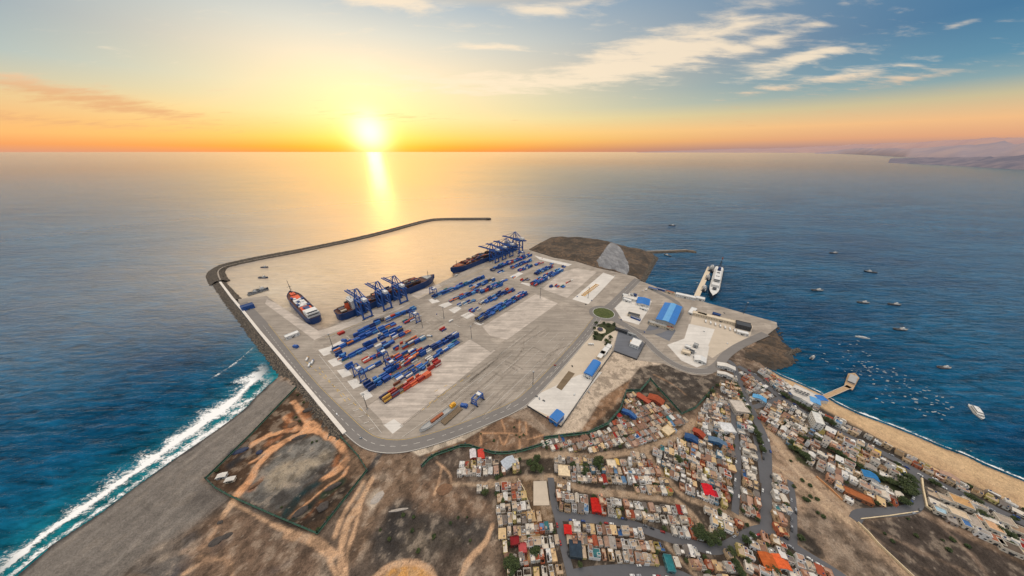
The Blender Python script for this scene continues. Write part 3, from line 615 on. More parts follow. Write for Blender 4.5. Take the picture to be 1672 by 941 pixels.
# port roads
for px in (Zs_([(585, 150), (600, 120), (650, 108), (720, 118), (745, 145), (705, 165), (660, 190), (635, 225), (585, 215)]), Zs_([(650, 250), (672, 222), (700, 225), (690, 258)])): patch(px, concrete('garden_ground_%d' % len(bpy.data.materials), (58, 62, 40), .1, .3), 'garden_ground')
RB = Vector(P(985.5, 511.5, 3.3))
ring = [(RB.x + 34 * math.cos(t), RB.y + 34 * math.sin(t)) for t in [i * math.pi / 20 for i in range(40)]]
band('road', [(1042, 456), (1020, 478), (1000, 498), (990, 505)], 22, m_road, 3.56)
band('road', [(975, 520), (952, 552), (905, 605), (868, 643), (845, 662), (800, 682), (740, 706), (690, 722), (650, 730), (615, 727), (590, 716), (550, 676), (505, 630), (470, 585), (430, 532), (395, 495)], 20, m_road, 3.58)
band('road', [(998, 520), (1022, 532), (1050, 552), (1075, 578), (1105, 598), (1135, 607), (1160, 605), (1175, 595), (1182, 582), (1205, 565), (1250, 545)], 15, m_road, 3.60)
band('road', [(1000, 515), (1015, 528), (1060, 548), (1100, 530), (1118, 498), (1060, 470)], 14, m_road, 3.555)
band('road', Zd([(-40, 500), (100, 590), (300, 700), (520, 830), (700, 940)]), 26, m_asph, 3.54, 1)
band('road', Zd([(590, 355), (820, 430), (1100, 520), (1430, 620)]), 24, m_asph, 3.542, 1)
sheet('road', ring, m_road, 3.62, world=True)
# town roads
TROADS = {
 'main': ([(1184, 588), (1196, 592), (1203, 612), (1220, 655), (1238, 692), (1250, 718), (1253, 745), (1252, 800), (1250, 868)], 9.5),
 'curve': ([(1250, 864), (1231, 867), (1205, 882), (1186, 893), (1162, 899), (1131, 889), (1092, 878), (1056, 866), (1024, 853), (971, 847), (912, 843)], 8.5),
 'left': ([(899, 780), (905, 826), (912, 847), (920, 892), (935, 950), (940, 985)], 7.5),
 'lower': ([(932, 941), (971, 934), (1035, 931), (1099, 935), (1150, 960)], 9),
 'junction': ([(1250, 862), (1262, 872), (1290, 888), (1322, 909), (1380, 944), (1430, 985)], 8),
 'second': ([(1196, 655), (1199, 700), (1206, 735), (1204, 790), (1200, 838)], 6.5),
 'third': ([(1232, 712), (1240, 747), (1245, 790)], 4.5),
 'eastside': ([(1290, 785), (1296, 820), (1296, 886)], 5.5),
 'cross': ([(1231, 665), (1255, 658), (1275, 650)], 7),
 'coast': ([(1205, 598), (1235, 615), (1270, 646), (1308, 671), (1340, 690), (1391, 716), (1455, 746), (1500, 772), (1545, 796), (1608, 824), (1680, 858), (1800, 915)], 10),
 'corner': ([(1396, 850), (1402, 838), (1440, 837), (1480, 834), (1496, 828), (1502, 810), (1498, 780), (1480, 760)], 9),
}
for i, (k, (p_, w_)) in enumerate(TROADS.items()): band('road', p_, w_, m_town, 3.10 + .015 * i, 2)
# markings
m_wp, n, b = material('white_road_paint'); b.inputs['Base Color'].default_value = lin4((206, 200, 190)); b.inputs['Roughness'].default_value = .8
m_yp, n, b = material('yellow_road_paint'); b.inputs['Base Color'].default_value = lin4((214, 178, 92)); b.inputs['Roughness'].default_value = .8
WMK, YMK = MB(), MB()
def mark(mb, a_, b_, w, z=3.66):
    a_ = Vector(a_); b_ = Vector(b_); t = (b_ - a_).normalized(); q = Vector((-t.y, t.x)) * w / 2
    pts = [a_ + q, a_ - q, b_ - q, b_ + q]; mb.add([(p.x, p.y, z) for p in pts], [(0, 1, 2, 3)])
def mline(mb, px, w, dash=None, off=0, sm=1, z=3.66):
    pts = smooth_line(W(px, z), sm)
    if off: pts = offset_line(pts, off)
    if not dash:
        for a_, b_ in zip(pts, pts[1:]): mark(mb, a_, b_, w, z)
    else:
        pts = resample(pts, dash / 2)
        for i in range(0, len(pts) - 1, 2): mark(mb, pts[i], pts[i + 1], w, z)
ringroad = [(975, 520), (952, 552), (905, 605), (868, 643), (845, 662), (800, 682), (740, 706), (690, 722), (650, 730), (615, 727), (590, 716), (550, 676), (505, 630), (470, 585), (430, 532)]
mline(WMK, ringroad, .5, None, 9, 2); mline(YMK, ringroad, .4, None, -9, 2); mline(WMK, ringroad, .4, 14, 0, 2)
for px in ([(1042, 456), (1020, 478), (1000, 498)],): mline(WMK, px, .5, 10); mline(WMK, px, .5, None, 10)
mline(WMK, [(1022, 532), (1050, 552), (1075, 578), (1105, 598), (1135, 607), (1160, 605)], .45, None, 6.5); mline(WMK, [(1022, 532), (1050, 552), (1075, 578), (1105, 598), (1135, 607), (1160, 605)], .45, None, -6.5)
for b_ in np.arange(250, 470, 17.5):
    a0 = 20 + rng.random() * 30; a1 = 520
    pts = [a for a in np.arange(a0, a1, 12) if inside(np.array([tw_(a, b_)[0]]), np.array([tw_(a, b_)[1]]), W(Ze([(900, 640), (1290, 345), (1480, 190), (1900, 240), (1560, 570), (1290, 740), (950, 850)]), 3.2))[0]]
    for a in pts:
        if rng.random() < .72: mark(WMK, tw_(a, b_), tw_(a + 11.5, b_), .42)
for b_, a0, a1 in ((18, 0, 560), (36, 0, 560), (40, 0, 320)): mark(YMK if b_ == 36 else WMK, tw_(a0, b_), tw_(a1, b_), .5)
for q in ([(865, 660), (1150, 465)], [(850, 690), (1010, 560)], [(820, 705), (880, 655)], [(900, 585), (980, 545)], [(160, 430), (330, 650)], [(75, 395), (480, 745)]): mline(YMK, Ze(q), .55, 16)
for q in ([(160, 350), (560, 850)], [(270, 330), (520, 250)], [(860, 120), (560, 260)], [(1060, 590), (1230, 470)], [(1180, 520), (1230, 480)], [(690, 880), (1000, 660)]): mline(WMK, Ze(q), .5)
for a in np.arange(30, 300, 34):   # yard block lines
    for b0, b1 in ((62, 80), (150, 166), (205, 225)):
        mark(WMK, tw_(a, b0), tw_(a, b1), .5)
for q in Zv([(620, 560), (590, 640), (640, 545), (760, 510), (820, 470)]): pass
for i in range(9):   # chevron hatching along the west road
    p_ = Vector(P(*Ze([(215 + i * 33, 510 + i * 40)])[0], 3.66)); mark(WMK, p_, p_ + Vector((6, 3)), .8)
o = WMK.build('road_marking', m_wp); o['kind'] = 'structure'; o = YMK.build('road_marking', m_yp); o['kind'] = 'structure'

# dark tyre tracks and patched joints over the paving
m_trk, n, b = material('tyre_track'); b.inputs['Base Color'].default_value = lin4((150, 139, 127)); b.inputs['Roughness'].default_value = .9
TM = MB(); rr2 = random.Random(5); yp = W(Ze([(860, 640), (1290, 340), (1600, 130), (1900, 260), (1560, 570), (1290, 740), (900, 850), (600, 880)]), 3.2)
for i in range(150):
    x, y = rr2.uniform(min(p[0] for p in yp), max(p[0] for p in yp)), rr2.uniform(min(p[1] for p in yp), max(p[1] for p in yp))
    if not inside(np.array([x]), np.array([y]), yp)[0]: continue
    hd = ANG_A + rr2.choice([0, 0, 0, 0, math.pi / 2, rr2.uniform(-.2, .2)]); cv = rr2.choice([0, 0, 0, rr2.uniform(-.012, .012)]); pts = []
    for k_ in range(rr2.randint(6, 22)): pts.append(Vector((x, y))); x += 5 * math.cos(hd); y += 5 * math.sin(hd); hd += cv * 5
    if not all(inside(np.array([q.x]), np.array([q.y]), yp)[0] for q in (pts[0], pts[-1])): continue
    for a_, b_ in zip(pts, pts[1:]):
        for o_ in (-1.0, 1.0):
            t = (b_ - a_).normalized(); s_ = Vector((-t.y, t.x)) * o_; mark(TM, a_ + s_, b_ + s_, rr2.uniform(.4, .7), 3.645)
for i in range(90):
    a0 = rr2.uniform(0, 330); b0 = rr2.uniform(40, 260); L0 = rr2.uniform(20, 120)
    mark(TM, tw_(a0, b0), tw_(a0 + L0, b0 + rr2.uniform(-.6, .6)), rr2.uniform(.3, .9), 3.645)
o = TM.build('tyre_mark', m_trk); o['kind'] = 'structure'
# ---------------------------------------------------------------- breakwater, crown wall, rock slopes
m_rock, n, b = material('armour_rock'); ps = n.pos()
vo = n.new('ShaderNodeTexVoronoi'); n.put(vo.inputs['Vector'], ps); vo.inputs['Scale'].default_value = .42
nf = n.noise(ps, .3, 4, .6)
c = n.mix(n.range(vo.outputs['Distance'], 0, .75), lin4((146, 132, 114)), lin4((44, 40, 37)))
n.put(b.inputs['Base Color'], n.mix(n.range(nf, .35, .65, 0, .7), c, lin4((76, 68, 60)))); b.inputs['Roughness'].default_value = .95
bp = n.new('ShaderNodeBump'); bp.inputs['Strength'].default_value = 1; bp.inputs['Distance'].default_value = 2.0; bp.invert = True; n.put(bp.inputs['Height'], vo.outputs['Distance']); n.put(b.inputs['Normal'], bp.outputs[0])
def loft(name, line, prof, mat, step=3.0, jit=.7, mats=None):
    """profile [(offset, z)] swept along a level line; rock faces are jittered stone by stone"""
    pts = resample(line, step); mb = MB(); vs = []; n_ = len(prof)
    prf = []
    for (o0, z0), (o1, z1) in zip(prof, prof[1:]):
        k_ = max(1, int(abs(o1 - o0) / 3))
        for i in range(k_): prf.append((o0 + (o1 - o0) * i / k_, z0 + (z1 - z0) * i / k_))
    prf.append(prof[-1]); n_ = len(prf)
    offs = [offset_line(pts, q[0]) for q in prf]
    for i in range(len(pts)):
        for j, (o_, z_) in enumerate(prf):
            p = offs[j][i]; e = jit if 0 < j < n_ - 1 else 0
            vs.append((p.x + random.uniform(-e, e), p.y + random.uniform(-e, e), z_ + random.uniform(-e, e) * .8))
    mb.add(vs, [(i * n_ + j, (i + 1) * n_ + j, (i + 1) * n_ + j + 1, i * n_ + j + 1) for i in range(len(pts) - 1) for j in range(n_ - 1)])
    return mb.build(name, mat)
arm = smooth_line(W([(361, 459.5), (355, 450), (353, 443), (359, 436), (372, 431.5), (420, 421), (480, 410.5), (600, 386), (680, 364), (700, 359.5), (712, 357.8), (740, 357.2), (797, 357)], 5.5), 2)
bw = loft('breakwater', arm, [(30, -2), (13, 7.5), (6, 8.2), (-5, 8.2), (-9, 6), (-22, -2)], m_rock, 3.5, .8)
tag(bw, 'long dark rubble breakwater curving around the harbour basin', 'breakwater')
endp = arm[-1]
mb = MB(); mb.prism([(endp.x + 17 * math.cos(i * .42), endp.y + 17 * math.sin(i * .42)) for i in range(15)], -2, 6.6); o = mb.build('breakwater_head', m_rock, bw)
band('path', [(360, 457.5), (356.5, 450), (355.5, 443.5), (361, 437.6), (372, 433.2), (420, 423), (480, 412), (600, 387.2), (680, 365), (705, 358.8), (740, 357.6), (794, 357.4)], 3.2, m_conc, 9.3, 1)
wall_l = smooth_line(W([(349, 446), (356, 456), (379, 488), (396, 508), (423, 541), (471, 598), (508, 642), (563, 708)], 5.2), 1)
rk = loft('rubble_seawall', wall_l, [(-3, 4.6), (-8, 3.5), (-24, -2)], m_rock, 3.0, .9)
tag(rk, 'sloping dark rock armour seawall on the open sea side of the terminal road', 'seawall')
inner_l = smooth_line(W([(352, 449), (360, 459), (372, 473), (388, 489)], 3.5), 1)
rk2 = loft('rubble_seawall', inner_l, [(-4, 4.8), (3, 3.2), (13, -2)], m_rock, 3.0, .7)
tag(rk2, 'short inner rock slope of the breakwater root beside the small slipway', 'seawall')
def wall(name, px, w, h, mat, label, cat, z=3.0, smooth=0, parent=None):
    pts = smooth_line(W(px, z), smooth) if smooth else [Vector(p) for p in W(px, z)]
    A_ = offset_line(pts, w / 2); B_ = offset_line(pts, -w / 2); mb = MB(); n_ = len(pts); vs = []
    for p, q in zip(A_, B_): vs += [(p.x, p.y, z - 1), (q.x, q.y, z - 1), (q.x, q.y, z + h), (p.x, p.y, z + h)]
    fs = []
    for i in range(n_ - 1):
        for j in range(4): a_ = i * 4 + j; b_ = i * 4 + (j + 1) % 4; fs.append((a_, b_, b_ + 4, a_ + 4))
    fs += [(0, 3, 2, 1), (4 * n_ - 4, 4 * n_ - 3, 4 * n_ - 2, 4 * n_ - 1)]
    mb.add(vs, fs); o = mb.build(name, mat, parent)
    if label: tag(o, label, cat)
    return o
m_wall = concrete('white_wall_concrete', (214, 206, 196), .05, .08)
wall('crown_wall', [(358, 459), (379, 487), (396, 507), (423, 541), (471, 598), (563, 708)], 5.0, 1.6, m_wall, 'long white concrete crown wall between terminal road and rock seawall', 'sea wall', 3.6, 0)
_q = m_road
pier = loft('jetty', [Vector(p) for p in W([(1052, 412), (1080, 411), (1120, 409.4), (1137, 411.5)], 3)], [(14, -2), (8, 4.2), (-8, 4.2), (-14, -2)], m_rock, 4, .5)
band('path', [(1056, 410.2), (1080, 409.4), (1120, 407.8), (1133, 409.3)], 7, m_conc, 5.0, 0)
tag(pier, 'low grey rubble jetty jutting into the bay beyond the dark hill', 'jetty')
# ---------------------------------------------------------------- waste hill, rocky headland
def mound(name, px, hfun, mat, step=4.0, z0=-1.5, colour=None):
    pts = W(px, 2); a_ = np.array(pts); x_ = np.arange(a_[:, 0].min() - 6, a_[:, 0].max() + 6, step); y_ = np.arange(a_[:, 1].min() - 6, a_[:, 1].max() + 6, step)
    XX, YY = np.meshgrid(x_, y_); xf, yf = XX.ravel(), YY.ravel(); dd = sdist(xf, yf, pts); z_ = hfun(xf, yf, dd)
    k2 = (dd > -step * 1.4).reshape(XX.shape); fm = k2[:-1, :-1] & k2[1:, :-1] & k2[:-1, 1:] & k2[1:, 1:]; j, i = np.where(fm); nx_ = len(x_); q = j * nx_ + i
    mb = MB(); mb.v = [tuple(p) for p in np.stack([xf, yf, z_], 1)]; mb.f = [(t, t + 1, t + nx_ + 1, t + nx_) for t in q]; mb.m = [0] * len(mb.f)
    me = mb.mesh(name, mat); bm = bmesh.new(); bm.from_mesh(me); bmesh.ops.delete(bm, geom=[v for v in bm.verts if not v.link_faces], context='VERTS'); bm.to_mesh(me); bm.free()
    o = bpy.data.objects.new(name, me); col.objects.link(o); o['kind'] = 'structure'; return o
m_hill, n, b = material('hill_scrub'); ps = n.pos(); f1 = n.noise(ps, .018, 6, .65, .4); f2 = n.noise(ps, .12, 5, .65)
c = n.ramp(f1, [(.30, lin4((48, 42, 36))), (.46, lin4((74, 62, 50))), (.56, lin4((112, 90, 70))), (.66, lin4((78, 70, 62)))])
n.put(b.inputs['Base Color'], n.mix(n.range(f2, .35, .7), c, lin4((64, 57, 50)))); b.inputs['Roughness'].default_value = .95
bp = n.new('ShaderNodeBump'); bp.inputs['Strength'].default_value = 1; bp.inputs['Distance'].default_value = 3; n.put(bp.inputs['Height'], f2); n.put(b.inputs['Normal'], bp.outputs[0])
HILL = [(863, 408), (880, 398), (900, 388), (946, 388.5), (980, 392), (1000, 397), (1030, 405), (1054, 410), (1068, 416), (1069, 421), (1047, 458), (1037, 452), (1000, 443), (976, 438), (940, 427), (904, 421), (868, 409.5)]
hillf = lambda x, y, d_: np.where(d_ < 0, d_ * .6, 3.4 + 11 * sstep(0, 40, d_) + 9 * sstep(10, 60, d_) * (vnoise(x, y, 70, 41, 5, .6) - .5) * 2 + 7 * sstep(0, 14, d_) * (vnoise(x, y, 22, 43, 4, .65) - .5))
mound('hill', HILL, hillf, m_hill, 4)
m_grav, n, b = material('grey_gravel'); ps = n.pos(); f1 = n.noise(n.mapping(ps, scale=(1, .35, 1)), .06, 6, .7, .5)
n.put(b.inputs['Base Color'], n.ramp(f1, [(.3, lin4((92, 92, 94))), (.52, lin4((124, 124, 126))), (.7, lin4((152, 151, 150)))])); b.inputs['Roughness'].default_value = .95
GP = [(970, 430), (976, 437), (1000, 442), (1023, 448.5), (1030, 446), (1027, 432), (1018, 416), (1004, 401), (994, 401), (982, 416)]
apx = Vector(P(999, 404, 18)); hpw = W(HILL, 2)
def gh(x, y, d_):
    r_ = np.hypot(x - apx.x, y - apx.y); base = hillf(x, y, sdist(x, y, hpw))
    cone = 3.6 + (21 - r_ * .115).clip(.2, 24) + .8 * (vnoise(x, y, 14, 47, 4) - .5)
    return np.where(d_ < 0, 3.0 + d_ * .5, np.maximum(base + .7, cone) * sstep(-3, 8, d_) + 3.4 * (1 - sstep(-3, 8, d_)))
o = mound('gravel_heap', GP, gh, m_grav, 3); o['kind'] = 'thing'; tag(o, 'pale grey conical gravel heap sloping down the dark waste hill', 'gravel heap')
m_head = m_hill.copy(); m_head.name = 'headland_rock'; _bp = [q for q in m_head.node_tree.nodes if q.type == 'BUMP'][0]; _bp.inputs['Distance'].default_value = 4
HEAD = [(1196, 586), (1192, 574), (1206, 566), (1250, 547), (1266, 537), (1272, 548), (1277, 557), (1288, 565), (1293, 575), (1298, 588), (1293, 596), (1276, 600), (1262, 603), (1245, 596), (1225, 592)]
mound('headland', HEAD, lambda x, y, d_: np.where(d_ < 0, .5 + d_ * .7, .5 + 3.2 * sstep(0, 16, d_) + 9 * sstep(2, 25, d_) * (vnoise(x, y, 22, 51, 5, .65) - .45) + 4.5 * sstep(0, 6, d_) * (vnoise(x, y, 6, 53, 3, .6) - .5)), m_head, 1.5)
sp_ = loft('rock_spur', [Vector(p) for p in W([(1282, 580), (1296, 573), (1305, 570.5)], 2)], [(7, -2), (3, 3), (-3, 3), (-7, -2)], m_rock, 2.5, .9); tag(sp_, 'small pale boulder groyne sticking out from the rocky headland', 'groyne')
bs = loft('rubble_seawall', [Vector(p) for p in W([(1046, 459), (1060, 436), (1070, 419)], 4)], [(3, 5), (-4, 4.4), (-16, -2)], m_rock, 3, .9); tag(bs, 'dark rock slope between the waste hill and the fishing harbour', 'seawall')
# ---------------------------------------------------------------- far coast, haze put into its base colours
def hills(name, prof, dist_v, c, c2, sc):
    """a ridge of terrain: list of (u, height in photo pixels at that range)"""
    m, n, b = material(name + '_' + str(len(bpy.data.materials))); ps = n.pos(); f1 = n.noise(ps, sc, 6, .65)
    n.put(b.inputs['Base Color'], n.mix(n.range(f1, .35, .65), lin4(c), lin4(c2))); b.inputs['Roughness'].default_value = 1; b.inputs['Specular IOR Level'].default_value = 0
    mb = MB(); vs = []; us = []
    for (u0, h0, v0), (u1, h1, v1) in zip(prof, prof[1:]):
        k_ = max(2, int((u1 - u0) / 6))
        for i in range(k_): t = i / k_; us.append((u0 + (u1 - u0) * t, h0 + (h1 - h0) * t, v0 + (v1 - v0) * t))
    us.append(prof[-1])
    for i, (u_, h_, v_) in enumerate(us):
        x, y = P(u_, v_, 0); D = math.hypot(x, y); hm = h_ * D / FPX * .9
        for k_, (dk, hk) in enumerate(((1.0, 0), (1.015, .22), (1.06, .55), (1.13, 1.0), (1.3, .9), (1.6, .5))):
            jit_ = 1 + 0.16 * (mnoise.noise(Vector((u_ * .03, dk * 9, v_))) ) + .06 * mnoise.noise(Vector((u_ * .13, dk * 25, v_)))
            vs.append((x * dk, y * dk, hm * hk * jit_ - (8 if k_ == 0 else 0)))
    for i in range(len(us) - 1):
        for k_ in range(5): a_ = i * 6 + k_; mb_f = (a_, a_ + 6, a_ + 7, a_ + 1); mb.f.append(mb_f); mb.m.append(0)
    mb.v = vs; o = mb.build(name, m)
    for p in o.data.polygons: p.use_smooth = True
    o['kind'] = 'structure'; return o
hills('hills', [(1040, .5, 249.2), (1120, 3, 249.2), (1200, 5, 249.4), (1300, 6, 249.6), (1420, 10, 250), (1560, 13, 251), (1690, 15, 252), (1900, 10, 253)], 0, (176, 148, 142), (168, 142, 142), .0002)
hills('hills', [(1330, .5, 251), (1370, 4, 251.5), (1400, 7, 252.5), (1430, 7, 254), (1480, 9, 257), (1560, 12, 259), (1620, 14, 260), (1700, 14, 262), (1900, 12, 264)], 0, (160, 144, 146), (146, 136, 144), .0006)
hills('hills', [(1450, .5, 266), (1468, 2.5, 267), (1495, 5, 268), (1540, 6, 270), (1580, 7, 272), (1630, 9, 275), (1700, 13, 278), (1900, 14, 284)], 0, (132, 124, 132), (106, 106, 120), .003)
# ================================================================ the port
BLUE = (30, 78, 150); DBLUE = (22, 52, 104)
m_obj = paint('painted_steel', None, .55, 0, .16, .35, use_obj=True)
m_blue = paint('blue_steel', (34, 82, 152), .5, 0, .12, .1); m_hullb = paint('blue_hull', (24, 60, 112), .45, 0, .12, .08)
m_rust = paint('rust_brown_paint', (150, 84, 52), .7, 0, .25, .2); m_wht = paint('white_paint', (214, 212, 208), .5, 0, .08, .15)
m_dkg = paint('dark_grey_metal', (60, 62, 66), .6, 0, .15, .3); m_gry = paint('light_grey_metal', (158, 158, 156), .6, 0, .12, .2)
m_glass = paint('dark_window_glass', (34, 44, 54), .15, 0, .1, .5); m_blk = paint('black_rubber', (24, 24, 25), .8)
m_broof = paint('blue_roof_sheet', (38, 112, 184), .5, 0, .08, .06); m_lbroof = paint('light_blue_roof_sheet', (92, 156, 206), .5, 0, .08, .06)
m_dkdeck = paint('dark_brown_deck', (92, 62, 50), .8, 0, .3, .2)
m_crm = paint('cream_render', (206, 190, 166), .85, 0, .10, .1); m_org = paint('orange_deck_paint', (214, 92, 56), .6, 0, .15, .1)
m_yel = paint('yellow_paint', (222, 164, 50), .5, 0, .12, .2); m_wood = paint('pale_wood', (176, 146, 112), .8, 0, .2, .3)
Q_ANG = ANG_A
# ---------------------------------------------------------------- containers
CW, CH, CL = 2.44, 2.6, 12.19
def container_mesh(L_, near=True):
    mb = MB(); n_ = 10; x0, x1 = -L_ / 2 + .12, L_ / 2 - .12; w = CW / 2 - .03; d_ = .07
    # corrugated side walls
    for s_ in (-1, 1):
        pts = []; k_ = n_ * 2
        for i in range(k_ + 1): pts.append((x0 + (x1 - x0) * i / k_, s_ * (w - (d_ if (i // 1) % 2 else 0))))
        vs = [(x, y, .12) for x, y in pts] + [(x, y, CH - .1) for x, y in pts]; n2 = len(pts)
        mb.add(vs, [((i, i + 1, n2 + i + 1, n2 + i) if s_ < 0 else (i + 1, i, n2 + i, n2 + i + 1)) for i in range(n2 - 1)])
    mb.box((0, 0, CH - .08), (L_ - .1, CW - .06, .08)); mb.box((0, 0, .12), (L_ - .1, CW - .06, .14))
    for sx_ in (-1, 1):
        mb.box((sx_ * (L_ / 2 - .08), 0, CH / 2), (.1, CW - .3, CH - .3))
        for sy_ in (-1, 1):
            mb.box((sx_ * (L_ / 2 - .1), sy_ * (CW / 2 - .1), CH / 2), (.2, .2, CH)); mb.bar((sx_ * (L_ / 2 - .02), sy_ * .35, .3), (sx_ * (L_ / 2 - .02), sy_ * .35, CH - .3), .06)
    for sy_ in (-1, 1): mb.box((0, sy_ * (CW / 2 - .06), CH - .06), (L_, .12, .12))
    return mb.mesh('container', m_obj)
cm40 = container_mesh(CL); cm20 = container_mesh(6.06)
PB = [((26, 74, 148), 'blue', 8), ((38, 98, 172), 'bright blue', 5), ((20, 50, 104), 'navy', 5), ((76, 134, 184), 'pale blue', 2), ((178, 60, 44), 'red', 1.2), ((206, 202, 196), 'white', 1.2), ((206, 120, 64), 'orange', .6), ((122, 112, 96), 'grey brown', .8), ((54, 110, 112), 'teal', .5)]
PR = [((178, 44, 36), 'red', 5), ((150, 40, 40), 'dark red', 3), ((206, 96, 60), 'orange', 3), ((190, 150, 70), 'yellow', 2), ((112, 66, 52), 'brown', 2), ((60, 60, 90), 'dark violet', 1), ((200, 198, 192), 'white', 1)]
PY = [((196, 150, 66), 'yellow', 4), ((120, 72, 54), 'brown', 4), ((70, 66, 96), 'dark violet', 2), ((150, 110, 74), 'tan', 2), ((150, 50, 42), 'dark red', 1.5), ((104, 98, 90), 'grey brown', 2)]
PM = [((178, 60, 44), 'red', 4), ((206, 112, 66), 'orange', 3), ((26, 74, 148), 'blue', 4), ((206, 202, 196), 'white', 3), ((150, 110, 80), 'tan', 2), ((60, 110, 150), 'pale blue', 2)]
def pick(pal): return random.choices(pal, [p[2] for p in pal])[0]
ROWS = []   # (start px, end px, lanes, tiers, density, palette, where)
def row(zf, a, b_, lanes, tiers, dens, pal, where):
    p, q = zf([a, b_]); ROWS.append((tp(*p), tp(*q), lanes, tiers, dens, pal, where))
row(Ze, (378, 238), (575, 128), 2, 2, .85, PB, 'quay row of near yard')
row(Ze, (585, 138), (770, 62), 2, 2, .85, PB, 'quay row behind the gantry')
row(Ze, (250, 332), (530, 203), 2, 2, .9, PB, 'long row second from quay')
row(Ze, (545, 205), (700, 180), 2, 2, .6, PB, 'broken row by near quay')
row(Ze, (262, 362), (330, 335), 2, 2, .9, PB, 'short rows at road end')
row(Ze, (285, 392), (345, 362), 2, 1, .9, PB, 'short row by pale bays')
row(Ze, (445, 298), (533, 262), 2, 2, .95, PB, 'middle block behind white trucks')
row(Ze, (540, 255), (700, 186), 3, 2, .8, PB, 'middle block nearest gantry')
row(Ze, (620, 250), (765, 205), 3, 2, .7, PM, 'mixed block of near yard')
row(Ze, (330, 440), (405, 412), 2, 2, .9, PB, 'short row beside yard gantry')
row(Ze, (530, 330), (610, 300), 3, 2, .6, PB, 'loose cluster in middle bays')
row(Ze, (640, 330), (845, 240), 3, 2, .75, PM, 'red and white row')
row(Ze, (600, 405), (790, 325), 3, 2, .8, PM, 'orange and red row')
row(Ze, (585, 470), (1055, 225), 3, 2, .93, PB, 'longest blue row')
row(Ze, (640, 500), (860, 400), 2, 1, .6, PB, 'low row before longest row')
row(Ze, (850, 395), (1060, 262), 2, 1, .8, PB, 'low row by the cross road')
row(Ze, (462, 572), (590, 500), 4, 2, .95, PB, 'big blue corner block')
row(Ze, (580, 508), (640, 480), 3, 1, .7, PM, 'mixed stack by blue block')
row(Ze, (562, 648), (700, 560), 4, 2, .9, PY, 'yellow and brown row end')
row(Ze, (690, 575), (860, 478), 3, 2, .9, PR[:3], 'all-red row middle')
row(Ze, (852, 448), (950, 395), 2, 2, .9, PR, 'orange front row tip')
row(Ze, (925, 192), (985, 188), 2, 1, .9, PR[:2] + PB[2:3], 'red group by cross road')
row(Ze, (278, 220), (320, 212), 2, 1, .9, PR[:2], 'red pair by the lamp mast')
for a_, b_, l_, t_, p_, w_ in (((300, 388), (430, 335), 2, 2, PB, 'second short row at pale bays'), ((440, 400), (560, 350), 2, 1, PM, 'thin mixed row in middle bays'), ((560, 305), (640, 268), 2, 2, PB, 'small block behind mixed block'), ((650, 440), (800, 372), 2, 2, PM, 'mixed row before orange row'), ((420, 330), (520, 285), 2, 1, PB, 'thin row at middle block'), ((700, 150), (765, 128), 2, 1, PB, 'small block under the gantry'), ((660, 520), (830, 440), 2, 1, PB, 'second low row near the front'), ((420, 470), (560, 405), 2, 1, PB, 'thin row beside yard gantry')): row(Ze, a_, b_, l_, t_, .85, p_, w_)
row(Zd, (218, 548), (608, 398), 2, 2, .92, PB, 'quay row'); row(Zd, (340, 580), (480, 522), 2, 1, .8, PM, 'low row')
row(Zd, (508, 485), (690, 412), 3, 2, .8, PB, 'r'); row(Zd, (412, 615), (552, 565), 2, 1, .85, PM[2:], 'r'); row(Zd, (580, 512), (758, 445), 3, 2, .85, PB, 'r')
row(Zd, (500, 655), (590, 640), 3, 1, .7, PB, 'r'); row(Zd, (668, 555), (850, 485), 3, 2, .8, PB, 'r'); row(Zd, (562, 728), (940, 512), 4, 2, .93, PB, 'r')
row(Zd, (640, 470), (800, 405), 2, 1, .8, PB, 'r'); row(Zd, (420, 560), (560, 505), 2, 2, .8, PB, 'r'); row(Zd, (580, 600), (700, 560), 2, 2, .8, PB, 'r'); row(Zd, (700, 325), (830, 270), 2, 1, .8, PB, 'r')
row(Zd, (668, 342), (968, 225), 3, 2, .85, PB, 'r'); row(Zd, (722, 360), (808, 362), 2, 1, .8, PB, 'r'); row(Zd, (820, 325), (980, 262), 2, 2, .8, PB, 'r'); row(Zd, (880, 345), (975, 310), 3, 2, .8, PB, 'r')
row(Zd, (815, 392), (862, 398), 2, 1, .9, PB, 'r'); row(Zd, (1000, 300), (1070, 280), 2, 1, .8, PB, 'r'); row(Zd, (890, 418), (970, 408), 2, 1, .9, PB, 'r'); row(Zd, (1008, 370), (1140, 308), 3, 2, .8, PB, 'r')
row(Zd, (985, 455), (1210, 335), 4, 2, .93, PB, 'r'); row(Zd, (1105, 290), (1165, 288), 2, 1, .8, PB, 'r'); row(Zd, (1200, 312), (1250, 312), 2, 1, .8, PB, 'r'); row(Zd, (1112, 468), (1192, 462), 2, 1, .8, PB, 'r'); row(Zd, (1210, 470), (1300, 478), 2, 1, .9, PB, 'r'); row(Zd, (1240, 440), (1300, 410), 1, 1, .9, PR, 'r')
CONT = []
m_lane = concrete('oil_dark_lane', (126, 119, 112), .24, .2, ANG_A)
for (a_, b_, l_, t_, d__, p__, w__) in ROWS:
    if abs(b_[0] - a_[0]) < 60: continue
    bm0 = (a_[1] + b_[1]) / 2 if abs(a_[1] - b_[1]) <= 25 else a_[1]; hw0 = {2: 7, 3: 9, 4: 12}.get(l_, 6)
    patch(rect_ab(min(a_[0], b_[0]) - 4, max(a_[0], b_[0]) + 4, bm0 - hw0, bm0 + hw0), m_lane, 'yard_lane', True)
